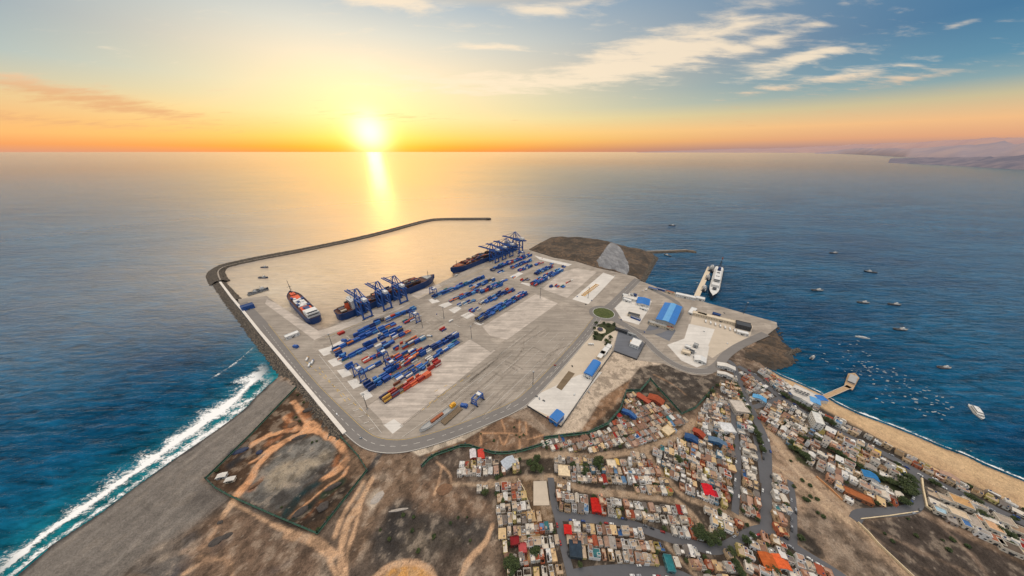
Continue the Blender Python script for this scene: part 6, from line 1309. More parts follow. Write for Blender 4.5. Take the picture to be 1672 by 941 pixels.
KINDS_ = [('walled-yard', 0, 4), ('two-storey', 1, 3), ('flat-roofed', 2, 5), ('gabled', 3, 1.3), ('patio', 4, 3), ('tall flat-roofed', 5, 2), ('half-built', 6, 2), ('lean-to', 7, 2)]
HP = {k: house_proto(f_, k) for f_, k, w_ in KINDS_}
HFIRST = {k: True for k in HP}
ROOFC = [((176, 156, 134), 'tan', 8), ((200, 190, 176), 'cream', 6), ((206, 202, 196), 'white', 3.5), ((150, 142, 134), 'grey', 5), ((166, 136, 118), 'pinkish', 4), ((112, 104, 98), 'dark grey', 4), ((196, 168, 128), 'sand', 3), ((134, 104, 88), 'brown', 5), ((150, 78, 56), 'terracotta', 1.2), ((138, 44, 38), 'red', .45), ((92, 124, 156), 'pale blue', .7), ((50, 84, 130), 'blue', .4), ((58, 108, 112), 'teal', .35), ((204, 168, 92), 'ochre', .5)]
ROOFR = [(c, nm, w * (6 if nm in ('terracotta', 'red', 'brown') else 1)) for c, nm, w in ROOFC]
ROOFW = [(c, nm, w * (1.7 if nm in ('white', 'cream', 'grey') else .8)) for c, nm, w in ROOFC]
WALLC = [((216, 208, 196), 6), ((226, 224, 220), 5), ((206, 176, 140), 3), ((198, 150, 122), 2), ((150, 140, 132), 2), ((204, 186, 120), .8), ((130, 160, 180), .6), ((190, 110, 80), .7)]
road_w = [(W(p_, 3), w_) for k_, (p_, w_) in TROADS.items()] + [([tuple(q) for q in smooth_line(W(p_, 3), 1)], w_) for p_, w_ in DIRT]
HOUSES = []; BLOCKED = []
def clear(x, y, rad):
    X1, Y1 = np.array([x]), np.array([y])
    for pts, w_ in road_w:
        if seg_dist(X1, Y1, pts)[0] < w_ / 2 + rad: return False
    for bx, by, br in BLOCKED:
        if (bx - x) ** 2 + (by - y) ** 2 < (br + rad * .75) ** 2: return False
    return True
# --- the buildings one can single out
def special(px, lx, ly, h, wallc, roofc, roof, label, rz_px=None, cat='house', z=3.0, name='house', rows_=1, ws=3.2, rz=None):
    x, y = P(*px, z); 
    if rz is None: q = P(*rz_px, z); rz = math.atan2(q[1] - y, q[0] - x)
    r = box_building(name, x, y, lx, ly, rz, h, m_plaster, m_roof, label, cat, roof, z, rows_, ws, None, lin(wallc), lin(roofc), .35); BLOCKED.append((x, y, max(lx, ly) * .5)); return r
def fpx(a, b): return Zf([(a, b)])[0]
def jpx(a, b): return Zj([(a, b)])[0]
def kpx(a, b): return Zk([(a, b)])[0]
def qpx(a, b): return Zq([(a, b)])[0]
def hpx(a, b): return Zh([(a, b)])[0]
special(fpx(905, 415), 9, 12.5, 4.5, (190, 60, 50), (178, 36, 30), 'gable', 'house under the biggest bright red roof, above the curved street', rz=-.1)
special(fpx(690, 600), 7, 7, 4, (170, 60, 50), (190, 40, 36), 'gable', 'small bright red roofed house below the left street corner', rz=-.1)
special(jpx(492, 300), 10, 12, 4.5, (196, 190, 186), (196, 34, 44), 'gable', 'house with crimson tent roof beside the dirt road', rz=-.25)
special(jpx(542, 325), 6, 8, 4, (196, 190, 186), (150, 36, 48), 'flat', 'dark crimson flat house touching the crimson tent roof', rz=-.25)
special(jpx(955, 850), 12, 13, 4, (150, 80, 40), (178, 92, 48), 'gable', 'house with large orange tiled roof south of the road junction', rz=-.2)
special(jpx(1050, 850), 11, 10, 4, (210, 206, 200), (214, 100, 56), 'gable', 'white house with orange roof right of the large orange roof', rz=-.2)
special(fpx(750, 745), 12, 13, 3.6, (70, 80, 86), (48, 60, 72), 'flat', 'dark slate roofed store beside the left street', rz=-.1, name='store')
special(fpx(1465, 855), 7, 12, 4, (90, 140, 146), (46, 110, 116), 'flat', 'teal roofed house above the lowest street', rz=-.1)
special(fpx(660, 150), 14, 13, 5, (196, 176, 150), (214, 194, 162), 'flat', 'large square cream roofed building below the big trees', rz=-.1, name='community_hall', cat='building')
special(fpx(1025, 95), 11, 10, 4.2, (200, 184, 160), (206, 192, 170), 'flat', 'cream flat building right of the dark trees', rz=-.05)
special(kpx(962, 325), 19, 22, 7, (196, 186, 174), (190, 180, 168), 'flat', 'big plain grey-beige box roofed building beside the tree-lined road', rz=-.15, name='market_hall', cat='building')
special(kpx(868, 485), 17, 15, 6, (216, 214, 210), (206, 206, 206), 'flat', 'wide white hall beside the second street', rz=-.15, name='hall', cat='building')
special(kpx(1122, 252), 16, 9, 4, (206, 206, 206), (96, 158, 200), 'gable', 'pale blue roofed house by the short cross street', rz=-.75)
special(kpx(1545, 440), 9, 22, 13, (222, 220, 214), (206, 204, 198), 'flat', 'tallest white apartment block in the eastern quarter', rz=-.55, name='apartment_block', cat='building', rows_=4)
special(qpx(402, 190), 12, 9, 5, (220, 218, 214), (52, 116, 168), 'gable', 'white house with vivid blue roof beside the green hedge', rz=-.6)
special(qpx(312, 335), 22, 9, 4, (150, 100, 72), (156, 92, 56), 'flat', 'long rust-brown roofed house near the corner road', rz=-.62)
special(fpx(240, 85), 16, 12, 3.6, (196, 190, 184), (176, 182, 190), 'gable', 'silver sheet roofed shed in the left edge hamlet', rz=.5, name='shed', cat='shed')
special(hpx(160, 610), 7, 11, 4, (204, 90, 70), (204, 196, 196), 'gable', 'house with pale roof and red side at the left fence', rz=.2)
special(hpx(225, 615), 7, 12, 4, (190, 70, 58), (196, 72, 60), 'gable', 'bright red roofed house right behind the left fence', rz=.2)
special(fpx(285, 685), 9, 7, 4, (120, 50, 46), (128, 36, 40), 'flat', 'dark red flat house beside the sandy lane', rz=.1); special(fpx(345, 740), 8, 8, 4, (150, 70, 66), (168, 76, 76), 'flat', 'pink-red flat house below the sandy lane', rz=.1)
special(kpx(125, 370), 20, 5, 4, (60, 100, 170), (62, 98, 148), 'gable', 'long narrow bright blue roof inside the walled shanty quarter', rz=-.75, name='shed', cat='shed')
special(kpx(600, 560), 15, 8, 4.5, (60, 100, 160), (52, 82, 122), 'gable', 'blue roofed house beside the dirt road bend', rz=-.6); special(kpx(800, 590), 20, 7, 4.5, (70, 110, 150), (92, 116, 140), 'gable', 'long steel-blue roofed row house in the middle quarter', rz=-.55)
special(kpx(655, 520), 14, 8, 4.5, (170, 70, 50), (156, 74, 54), 'gable', 'red-orange roofed house left of the long steel-blue roof', rz=-.9)
special(kpx(235, 245), 22, 10, 3.5, (160, 80, 60), (132, 72, 56), 'lean', 'long red-brown sheet roof in the shanty quarter, left', rz=-.9, name='shed', cat='shed'); special(kpx(330, 260), 22, 12, 3.5, (160, 80, 60), (152, 78, 54), 'gable', 'wide red-orange sheet roof in the shanty quarter, right', rz=-.7, name='shed', cat='shed')
special(kpx(420, 500), 16, 12, 4.5, (206, 176, 130), (206, 186, 154), 'flat', 'sand coloured flat hall beside the dirt road', rz=.5, name='hall', cat='building')
# rows of larger houses in the lower right
for p_, lx, ly, h, rc, lb in ((qpx(1090, 385), 20, 15, 6, (186, 146, 100), 'long ochre roofed house with cream end walls, lower right quarter'), (qpx(1065, 480), 17, 12, 7, (196, 176, 150), 'cream walled house with yellow gable wall, lower right quarter'), (qpx(1130, 545), 8, 13, 5, (72, 110, 160), 'blue panel roofed house, lower right quarter'), (qpx(1195, 545), 12, 15, 6, (164, 152, 140), 'grey roofed house with white end wall, lower right quarter'), (qpx(1250, 520), 10, 9, 5, (170, 120, 92), 'brick-tone roofed small house, lower right quarter'), (qpx(1340, 580), 14, 13, 6, (196, 156, 120), 'peach striped roof house, lower right quarter'), (qpx(1350, 665), 14, 12, 5, (150, 100, 78), 'brown roofed house with white rim, lower right quarter'), (qpx(1425, 530), 15, 13, 6, (160, 146, 132), 'tan flat house with white kerbed terrace, lower right quarter'), (qpx(1470, 735), 18, 13, 5, (96, 84, 74), 'dark roofed walled house at the far lower right'), (qpx(1525, 595), 15, 12, 5, (150, 126, 104), 'brown flat house beside the coast road green, lower right'), (qpx(940, 455), 12, 9, 5, (150, 176, 190), 'pale blue topped house near the corner road'), (qpx(990, 365), 16, 9, 5, (170, 150, 130), 'tan row house behind the corner road')):
    special(p_, lx * .72, ly * .78, h * .85, (216, 206, 190), rc, 'flat', lb, rz=-.62)
BLOCKS = [
 ('left street corner', [(808, 792), (846, 784), (866, 832), (896, 862), (916, 860), (930, 945), (832, 945), (815, 860)], (812, 800), (822, 799), 1.0, ROOFC, 6.4, 12.5),
 ('below the curved street', [(918, 850), (972, 853), (1024, 860), (1056, 872), (1092, 884), (1131, 896), (1162, 906), (1192, 900), (1225, 955), (1100, 955), (1035, 926), (971, 928), (935, 933)], (960, 880), (1000, 884), 1.0, ROOFC, 6.3, 11.5),
 ('above the curved street', [(906, 788), (933, 799), (965, 808), (1035, 814), (1088, 821), (1110, 828), (1134, 852), (1145, 870), (1132, 884), (1092, 872), (1056, 860), (1024, 847), (971, 840), (914, 838)], (940, 822), (1040, 834), 1.0, ROOFC, 6.3, 11.5),
 ('between the dirt roads', [(904, 754), (953, 752), (1004, 747), (1053, 740), (1066, 762), (1090, 788), (1108, 812), (1088, 809), (1035, 802), (965, 797), (933, 786), (904, 775)], (940, 770), (1040, 774), .95, ROOFC, 6.4, 11.5),
 ('walled shanty quarter', [(880, 722), (960, 713), (992, 699), (1016, 672), (1027, 645), (1058, 643), (1075, 650), (1092, 668), (1110, 684), (1126, 688), (1090, 714), (1052, 727), (1004, 736), (953, 741), (890, 737)], (960, 720), (1050, 692), .93, ROOFR, 6.0, 10),
 ('west of second street', [(1062, 742), (1094, 724), (1118, 710), (1138, 690), (1152, 660), (1168, 642), (1194, 658), (1194, 700), (1201, 736), (1199, 792), (1196, 832), (1146, 814), (1120, 808), (1092, 780)], (1120, 745), (1190, 772), .97, ROOFC, 6.8, 12),
 ('west of main road', [(1172, 632), (1200, 622), (1214, 655), (1228, 692), (1246, 722), (1247, 745), (1246, 856), (1210, 838), (1209, 792), (1211, 735), (1204, 700), (1201, 660)], (1212, 760), (1244, 772), .97, ROOFC, 6.6, 13),
 ('right of main road', [(1258, 770), (1286, 790), (1291, 884), (1258, 864)], (1260, 800), (1290, 808), .97, ROOFW, 7, 14),
 ('south of the junction', [(1196, 906), (1232, 872), (1258, 874), (1288, 893), (1320, 914), (1370, 945), (1380, 960), (1215, 960)], (1240, 910), (1300, 935), .95, ROOFC, 8, 13),
 ('headland quarter', [(1208, 603), (1235, 620), (1268, 648), (1232, 661), (1222, 648), (1211, 622)], (1215, 615), (1262, 645), .97, ROOFC, 7.5, 13),
 ('upper eastern quarter', [(1240, 670), (1276, 655), (1335, 695), (1322, 735), (1290, 722), (1262, 708), (1246, 690)], (1270, 670), (1330, 702), .97, ROOFW, 7, 12.5),
 ('middle eastern quarter', [(1276, 716), (1325, 738), (1336, 694), (1400, 727), (1474, 764), (1488, 796), (1440, 785), (1385, 752), (1350, 732), (1345, 765), (1372, 800), (1340, 772)], (1340, 712), (1460, 772), .95, ROOFW, 8.5, 13),
 ('corner road quarter', [(1346, 770), (1352, 740), (1384, 760), (1440, 796), (1480, 820), (1484, 830), (1440, 832), (1400, 833), (1378, 812)], (1370, 775), (1460, 822), .97, ROOFW, 8.5, 13),
 ('lower right quarter', [(1508, 800), (1545, 808), (1608, 836), (1672, 868), (1760, 915), (1760, 960), (1672, 915), (1590, 872), (1508, 836)], (1520, 806), (1660, 872), .9, ROOFW, 12, 15),
 ('beach strip', [(1290, 642), (1306, 652), (1338, 672), (1400, 705), (1475, 742), (1545, 777), (1606, 805), (1672, 834), (1672, 846), (1606, 815), (1540, 788), (1455, 740), (1390, 709), (1340, 682)], (1400, 706), (1540, 776), .72, ROOFW, 11, 9),
 ('headland shore lane', [(1240, 606), (1262, 612), (1282, 626), (1300, 640), (1290, 650), (1268, 638), (1244, 616)], (1245, 610), (1295, 645), .9, ROOFC, 8, 11),
 ('left edge hamlet', [(748, 762), (800, 758), (826, 748), (848, 748), (852, 768), (800, 778), (750, 780)], (755, 772), (850, 765), .95, ROOFC, 7, 11),
 ('triangle by the junction', [(1150, 828), (1200, 846), (1232, 862), (1205, 878), (1186, 888), (1165, 880), (1150, 850)], (1150, 835), (1220, 862), .8, ROOFC, 7, 11),
 ('field hamlet', [(778, 795), (796, 792), (798, 806), (780, 808)], (780, 800), (796, 798), 1, ROOFW, 7, 10),
 ('fence hamlet', [(766, 736), (805, 744), (830, 748), (800, 756), (764, 752)], (770, 742), (820, 750), .85, ROOFR, 7, 10),
]
for name_, poly_, p0, p1, dens, pal, hw_, pitch in BLOCKS:
    pw = W(poly_, 3); A_ = Vector(P(*p0)); B_ = Vector(P(*p1)); ex = (B_ - A_).normalized(); ey = Vector((-ex.y, ex.x))
    if ey.y < 0: ey = -ey
    loc = [((Vector(p) - A_).dot(ex), (Vector(p) - A_).dot(ey)) for p in pw]; x0, x1 = min(l[0] for l in loc), max(l[0] for l in loc); y0, y1 = min(l[1] for l in loc), max(l[1] for l in loc)
    rr_ = 0; ang = math.atan2(ex.y, ex.x); yy = y0 + pitch * .45
    while yy < y1:
        xx = x0 + random.uniform(0, 3); idx = 0; got = False; prev_h = 0
        while xx < x1:
            w_ = hw_ * .73 * random.choices([random.uniform(.75, 1.1), random.uniform(1.2, 1.6)], [.82, .18])[0]; dpt = pitch * .93 * random.uniform(.55, .86) ; cx_ = xx + w_ / 2; c_ = A_ + ex * cx_ + ey * (yy + random.uniform(-.6, .6))
            ok = inside(np.array([c_.x]), np.array([c_.y]), pw)[0] and random.random() < dens and clear(c_.x, c_.y, min(w_, dpt) * .42)
            if ok:
                k_ = random.choices([q[1] for q in KINDS_], [q[2] for q in KINDS_])[0]
                if name_ == 'walled shanty quarter': k_ = random.choices([3, 7, 0, 4, 2], [4, 4, 2, 2, 1])[0]
                flip = math.pi if (rr_ % 2 and random.random() < .5) else 0
                HOUSES.append([math.hypot(c_.x, c_.y), c_.x, c_.y, ang + flip + random.gauss(0, .05), k_, w_ / 6.25, dpt / 9.6, random.uniform(.85, 1.3), pick(pal), random.choices(WALLC, [q[1] for q in WALLC])[0][0], name_, rr_, idx]); idx += 1; got = True
                xx += w_ + random.choice([0.02, .05, .3, .8, 1.6, 2.4])
            else: xx += 1.5
        if got: rr_ += 1
        yy += pitch * .86
# keep out of each other's way where blocks meet
HOUSES.sort(key=lambda h: h[0]); kept = []
for h in HOUSES:
    r_ = 6.25 * h[5] * .5
    if any(q[10] != h[10] and (q[1] - h[1]) ** 2 + (q[2] - h[2]) ** 2 < (7.5) ** 2 for q in kept[-220:]): continue
    kept.append(h)
HOUSES = kept
# the 262 that show largest stand alone (with the singled-out ones this makes 300), the rest are one mass
NIND = 258
stv, stf, stc = [], [], []
for hi, h in enumerate(HOUSES):
    D_, x, y, ang, k_, sx_, sy_, sz_, rc, wc, bname, rr_, idx = h; pr, form = HP[k_]
    if hi < NIND:
        if HFIRST[k_]: o = pr; HFIRST[k_] = False
        else: o = copy_tree(pr)
        o.location = (x, y, 3.02); o.rotation_euler = (0, 0, ang); o.scale = (sx_, sy_, sz_)
        jit_ = random.uniform(.85, 1.1)
        for ch in o.children:
            b_ = ch.name.split('.')[0]
            if b_ == 'roof': ch.color = (*[c * jit_ for c in lin(rc[0])], 1)
            elif b_ in ('wall', 'parapet', 'stair_cabin'): ch.color = (*lin(wc), 1)
        tag(o, '%s %s house, %s from left, %s row up, %s' % (rc[1], form, ordw(idx + 1), ordw(rr_ + 1), bname), 'house', 'houses of the town')
    else:
        ca_, sa_ = math.cos(ang), math.sin(ang)
        for ch in pr.children:
            b_ = ch.name.split('.')[0]; c_ = {'roof': lin(rc[0]), 'wall': lin(wc), 'parapet': lin(wc), 'stair_cabin': lin(wc), 'window': lin((40, 44, 50)), 'door': lin((84, 58, 42)), 'water_tank': lin((44, 70, 110))}[b_]
            me = ch.data; o_ = len(stv)
            for v in me.vertices: px_, py_, pz_ = v.co.x * sx_, v.co.y * sy_, v.co.z * sz_; stv.append((x + px_ * ca_ - py_ * sa_, y + px_ * sa_ + py_ * ca_, 3.02 + pz_)); stc.append((*c_, 1))
            for p in me.polygons: stf.append([o_ + i for i in p.vertices])
m_far, n, b = material('far_house_plaster'); at = n.new('ShaderNodeAttribute', attribute_name='tint').outputs['Color']; f_ = n.noise(n.pos(), .4, 5, .7)
cc = n.new('ShaderNodeCombineColor'); k2 = n.range(f_, .28, .72, .78, 1.18, smooth=False); [n.put(cc.inputs[i], k2) for i in range(3)]
n.put(b.inputs['Base Color'], n.mix(1.0, at, cc.outputs[0], 'MULTIPLY')); b.inputs['Roughness'].default_value = .9; b.inputs['Specular IOR Level'].default_value = .15
if stv:
    me = bpy.data.meshes.new('town_houses'); me.from_pydata(stv, [], stf); me.materials.append(m_far); c2 = me.color_attributes.new('tint', 'FLOAT_COLOR', 'POINT'); c2.data.foreach_set('color', np.array(stc, np.float32).ravel())
    o = bpy.data.objects.new('town_houses', me); col.objects.link(o); tag(o, 'small flat-roofed houses of the farther town quarters', 'houses', None, 'stuff')
for k_ in HP:
    if HFIRST[k_]:
        for ch in list(HP[k_][0].children): bpy.data.objects.remove(ch)
        bpy.data.objects.remove(HP[k_][0])
print('houses', len(HOUSES), 'containers', len(CONT), 'stuff boxes', len(STUFF))
# ---------------------------------------------------------------- beach restaurant
R0 = (1200, 570, 4.706)
def rpx(a, b): return Z(*R0, [(a, b)])[0]
rest = quad_building('beach_restaurant', [rpx(590, 425), rpx(405, 312), rpx(470, 288), rpx(690, 375)], 4.5, m_wht, m_white, 'large white flat-roofed beach restaurant at the root of the wooden pier', 'restaurant', 'flat', 3.0, wstep=5)
for px4, lb, c_ in (([rpx(640, 425), rpx(560, 395), rpx(600, 375), rpx(670, 400)], 'white and blue canopy in front of the beach restaurant', m_lbroof), ([rpx(700, 395), rpx(630, 390), rpx(640, 362), rpx(695, 368)], 'bright blue canopy roof where the pier meets the restaurant', m_broof), ([rpx(590, 430), rpx(425, 345), rpx(440, 335), rpx(600, 415)], 'narrow white parking canopy behind the beach restaurant', m_white)):
    quad_building('canopy', px4, 5.3, m_wht, c_, lb, 'canopy', 'gable', 3.0, wstep=30, eave=.15)
mb = MB(); x, y = P(*rpx(560, 340), 8)
# ---------------------------------------------------------------- trees
m_leaf, n, b = material('foliage'); ps = n.pos(); oi = n.new('ShaderNodeObjectInfo').outputs['Random']
c = n.ramp(n.noise(ps, .55, 4, .7), [(.3, lin4((24, 36, 18))), (.5, lin4((46, 62, 28))), (.7, lin4((86, 98, 46)))])
n.put(b.inputs['Base Color'], n.mix(n.math('MULTIPLY', oi, .35), c, lin4((74, 78, 40)))); b.inputs['Roughness'].default_value = .8
m_bark = paint('bark', (84, 68, 52), .9, 0, .2, .8)
def tree_proto(seed, name='tree', H=6.5, Rr=3.6, nleaf=620, flat=.75):
    rd = random.Random(seed); r = empty(name, (0, 0, 0)); mb = MB(); mb.tube((0, 0, -.2), (.1, .05, H * .45), .28, .16, 7); ends = []
    for i in range(6): t = i * 1.05 + rd.uniform(-.3, .3); e_ = (math.cos(t) * Rr * .55, math.sin(t) * Rr * .55, H * rd.uniform(.6, .85)); mb.tube((.1, .05, H * .42), e_, .13, .05, 5); ends.append(e_)
    ends.append((0, 0, H * .9)); mb.build('trunk', m_bark, r); mb = MB()
    for i in range(nleaf):
        c_ = rd.choice(ends); rad = Rr * .52 * rd.random() ** .4; t = rd.uniform(0, 6.283); u_ = rd.uniform(-1, 1); s_ = math.sqrt(1 - u_ * u_); p = Vector((c_[0] + rad * s_ * math.cos(t), c_[1] + rad * s_ * math.sin(t), c_[2] + rad * u_ * flat))
        nrm = Vector((rd.gauss(0, .6), rd.gauss(0, .6), 1)).normalized(); a_ = nrm.orthogonal().normalized(); q_ = nrm.cross(a_); w_ = rd.uniform(.28, .62); a_ *= w_; q_ *= w_ * .7
        mb.add([p - a_, p + q_, p + a_, p - q_], [(0, 1, 2, 3)])
    mb.build('crown', m_leaf, r); return r
TP = [tree_proto(1), tree_proto(2, H=5.6, Rr=3.0), tree_proto(3, H=7.5, Rr=4.2, nleaf=760)]
SHP = tree_proto(9, 'shrub', 2.0, 1.7, 260, .8)
tfirst = [True] * 3; sfirst = True
def plant_tree(px, k_, label, group, i=None):
    i = random.randrange(3) if i is None else i
    if tfirst[i]: o = TP[i]; tfirst[i] = False
    else: o = copy_tree(TP[i])
    x, y = P(*px, 3); o.location = (x, y, 3); o.rotation_euler = (0, 0, random.random() * 6); o.scale = (k_, k_, k_ * random.uniform(.85, 1.1)); tag(o, label, 'tree', group)
TREES = [('above the large cream hall, left clump', [fpx(*q) for q in ((395, 85), (455, 55), (425, 130), (475, 140), (440, 95))], 1.25), ('in the dark row right of the cream hall', [fpx(*q) for q in ((728, 100), (825, 105), (830, 150), (925, 75), (945, 130), (905, 95))], 1.3), ('in the left edge hamlet', [fpx(*q) for q in ((180, 172), (150, 195), (320, 150), (60, 312))], .9),
    ('at the bottom left corner of town', [fpx(*q) for q in ((255, 835), (235, 870), (290, 860), (255, 925), (440, 770))], 1.1), ('in the clump at the curved street bend', [jpx(*q) for q in ((385, 600), (430, 605), (455, 650), (505, 655), (545, 640), (590, 640), (560, 690), (500, 695), (410, 640))], 1.15), ('along the lane south of the junction', [jpx(*q) for q in ((665, 770), (690, 820), (705, 855), (725, 895), (745, 930))], .95), ('standing alone in the houses by the upper dirt road', [jpx(262, 62)], 1.4), ('on the bare slope right of the eastern strip', [jpx(1255, 370), jpx(1200, 662), jpx(1235, 360)], .85), ('between the houses south of the junction', [jpx(780, 680), jpx(832, 640), jpx(960, 900), jpx(1000, 920)], .9),
    ('in the row beside the main road', [kpx(*q) for q in ((940, 140), (952, 165), (965, 190), (978, 215), (990, 245), (1003, 272), (1017, 300), (1030, 330), (1040, 358), (1048, 385), (1082, 470), (1095, 500), (1105, 530), (1118, 555), (1128, 585), (1140, 625), (1148, 650))], .95), ('in the fenced shanty quarter', [kpx(*q) for q in ((180, 330), (200, 510), (350, 180), (60, 520), (95, 540))], .85), ('in the walled green plot', [rpx(*q) for q in ((430, 740), (455, 770), (480, 800), (515, 830), (550, 860), (420, 770), (500, 760), (540, 830))], 1.0), ('in the hedge behind the eastern houses', [qpx(*q) for q in ((120, -20), (170, 15), (215, 40), (255, 65), (300, 95), (345, 125), (400, 150), (450, 180), (500, 205), (550, 225), (600, 240))], 1.0), ('in the dark grove inside the corner road', [qpx(*q) for q in ((645, 225), (680, 200), (715, 215), (735, 255), (700, 270), (660, 260), (690, 310), (725, 300), (640, 380), (670, 385))], 1.25),
    ('in the strip along the coast road', [rpx(*q) for q in ((365, 365), (400, 385), (440, 405), (480, 430), (520, 450), (560, 480), (600, 500), (690, 560), (740, 590))], .9), ('in the eastern upper gardens', [rpx(*q) for q in ((490, 680), (540, 700), (620, 700), (680, 740), (720, 770), (780, 800), (830, 830), (880, 870), (940, 910))], .85), ('in the lower right gardens', [qpx(*q) for q in ((1250, 480), (1290, 500), (1400, 600), (1440, 620), (1480, 650), (1160, 350), (1230, 380), (1510, 510), (920, 250), (880, 230))], 1.0), ('at the fence corner above the shanty quarter', [kpx(730, 235), kpx(760, 200), kpx(800, 150), kpx(840, 140)], .9), ('in the circular port garden', [Zs_([q])[0] for q in ((590, 150), (600, 180), (640, 190), (680, 130), (600, 120), (650, 115), (715, 125), (665, 235), (690, 215), (590, 210))], 1.1)]
for where, pts, k_ in TREES:
    pts = sorted(pts)
    for i, p in enumerate(pts): plant_tree(p, k_ * random.uniform(.8, 1.2), ('dark green tree %s' % where) if len(pts) == 1 else '%s dark green tree from left %s' % (ordw(i + 1), where), 'trees of the town')
for bname in dict.fromkeys(h[10] for h in HOUSES):
    pol = W([b_ for b_ in BLOCKS if b_[0] == bname][0][1], 3); xs = [p[0] for p in pol]; ys = [p[1] for p in pol]; area = abs(sum(pol[i][0] * pol[i - 1][1] - pol[i - 1][0] * pol[i][1] for i in range(len(pol)))) / 2; k_ = 0; tries = 0
    while k_ < area / 700 and tries < 600:
        tries += 1; x, y = random.uniform(min(xs), max(xs)), random.uniform(min(ys), max(ys))
        if not inside(np.array([x]), np.array([y]), pol)[0] or not clear(x, y, 1.0): continue
        if any((h[1] - x) ** 2 + (h[2] - y) ** 2 < 16 for h in HOUSES): continue
        i = random.randrange(2); o = copy_tree(TP[i]) if not tfirst[i] else TP[i]; tfirst[i] = False; o.location = (x, y, 3); s_ = random.uniform(.5, .85); o.scale = (s_, s_, s_); o.rotation_euler = (0, 0, random.random() * 6); tag(o, 'small dark tree in a yard, houses %s' % bname, 'tree', 'yard trees, ' + bname); k_ += 1
SHR = [('beside the fenced earthworks', COMP, 10), ('on the dark waste ground', Zg([(760, 800), (850, 660), (1000, 690), (1180, 700), (1200, 820), (960, 850)]), 12), ('on the brown plot along the port fence', [(700, 740), (819, 690), (890, 712), (800, 740)], 8), ('on the eastern bare slope', [(1270, 735), (1340, 795), (1390, 855), (1310, 840)], 8), ('on the dark lower right field', [(1410, 855), (1500, 842), (1640, 920), (1500, 930)], 8)]
for where, poly_, c_ in SHR:
    pw = W(poly_); xs = [p[0] for p in pw]; ys = [p[1] for p in pw]; k_ = 0
    while k_ < c_:
        x, y = random.uniform(min(xs), max(xs)), random.uniform(min(ys), max(ys))
        if not inside(np.array([x]), np.array([y]), pw)[0]: continue
        o = SHP if sfirst else copy_tree(SHP); sfirst = False; o.location = (x, y, 2.9); s_ = random.uniform(.6, 1.3); o.scale = (s_,) * 3; o.rotation_euler = (0, 0, random.random() * 6); tag(o, 'low dark shrub %s' % where, 'shrub', 'shrubs ' + where); k_ += 1
# ---------------------------------------------------------------- fences and walls
m_net, n, b = material('green_fence_net'); ps = n.pos(); f1 = n.noise(ps, .35, 5, .7)
n.put(b.inputs['Base Color'], n.ramp(f1, [(.3, lin4((20, 44, 34))), (.55, lin4((36, 74, 58))), (.75, lin4((64, 96, 74)))])); b.inputs['Roughness'].default_value = .8
def fence(px, h, label, smooth=0, w=.5):
    pts = W(px, 3); r = empty('fence', (pts[0][0], pts[0][1], 0)); tag(r, label, 'fence')
    def sh(o): o.parent = r; o.location = (-pts[0][0], -pts[0][1], 0); return o
    o = wall('net_panel', px, w, h, m_net, None, None, 3.0, smooth); sh(o)
    o = wall('top_rail', px, w + .5, .25, m_net, None, None, 3.0 + h, smooth); o.data.transform(Matrix.Identity(4)); sh(o)
    for v in o.data.vertices:
        if v.co.z < 3 + h: v.co.z = 3 + h - .05
    L_ = resample([Vector(p) for p in pts], 9)
    for p in L_[:90]: mb = MB(); mb.box((p.x, p.y, 3 + h / 2), (w + .7, w + .7, h + .6)); sh(mb.build('post', m_dkg))
    return r
fence([(484, 633), (410, 710), (336.5, 782)], 2.6, 'dark fence of the earthworks compound on the beach side')
fence([(336.5, 782), (352, 797), (377, 811), (450, 843), (518.7, 872)], 3.2, 'green net fence of the earthworks compound on the lower side')
fence([(518.7, 872), (599.7, 768.6), (585, 745), (556, 713)], 3.2, 'green net fence of the earthworks compound toward the port gate')
fence([(689, 762.5), (705, 746), (730, 737), (760, 727), (785, 735), (809, 742), (842, 740), (870, 732), (897, 723)], 4.5, 'green net fence winding below the brown waste plot', 1, 1.0)
fence([(888.4, 716.6), (925, 712), (959.6, 708.4), (992, 693), (1012.5, 669), (1022.6, 639.3), (1045, 639), (1061.6, 620)], 4.5, 'green net fence around the shanty quarter, western side', 0, 1.2)
fence([(1061.6, 620), (1074, 634), (1093.5, 655), (1112.6, 676.5), (1136, 666), (1157, 642.5), (1163.6, 634)], 3.5, 'green net fence in a deep V above the shanty quarter', 0, .8)
m_ow = paint('orange_wall_render', (206, 150, 104), .85, 0, .15, .2); m_cw = paint('cream_wall_render', (214, 194, 160), .85, 0, .12, .2)
wall('garden_wall', [(1332, 779), (1352, 796), (1374.5, 817.5)], .6, 2.2, m_ow, 'orange-tan wall along the dirt road above the corner road', 'wall', 3.0)
wall('garden_wall', [(1400, 853.6), (1418, 871), (1432, 887.6), (1460, 914), (1489, 941), (1510, 962)], .8, 2.2, m_cw, 'long cream-orange wall crossing the dark lower field', 'wall', 3.0)
wall('garden_wall', [(1405, 848), (1450, 843), (1498, 836)], .7, 1.4, m_cw, 'low cream wall along the lower edge of the corner road', 'wall', 3.0)
wall('garden_wall', [(1504, 782), (1506, 800), (1512, 828), (1520, 834)], 1.2, 2.2, m_cw, 'curved cream wall right of the corner road', 'wall', 3.0)
wall('garden_wall', [(846, 783), (856, 800), (864, 826), (872, 846), (878, 854)], .7, 1.8, m_cw, 'yellow-cream wall between the left houses and the pale sports ground', 'wall', 3.0)
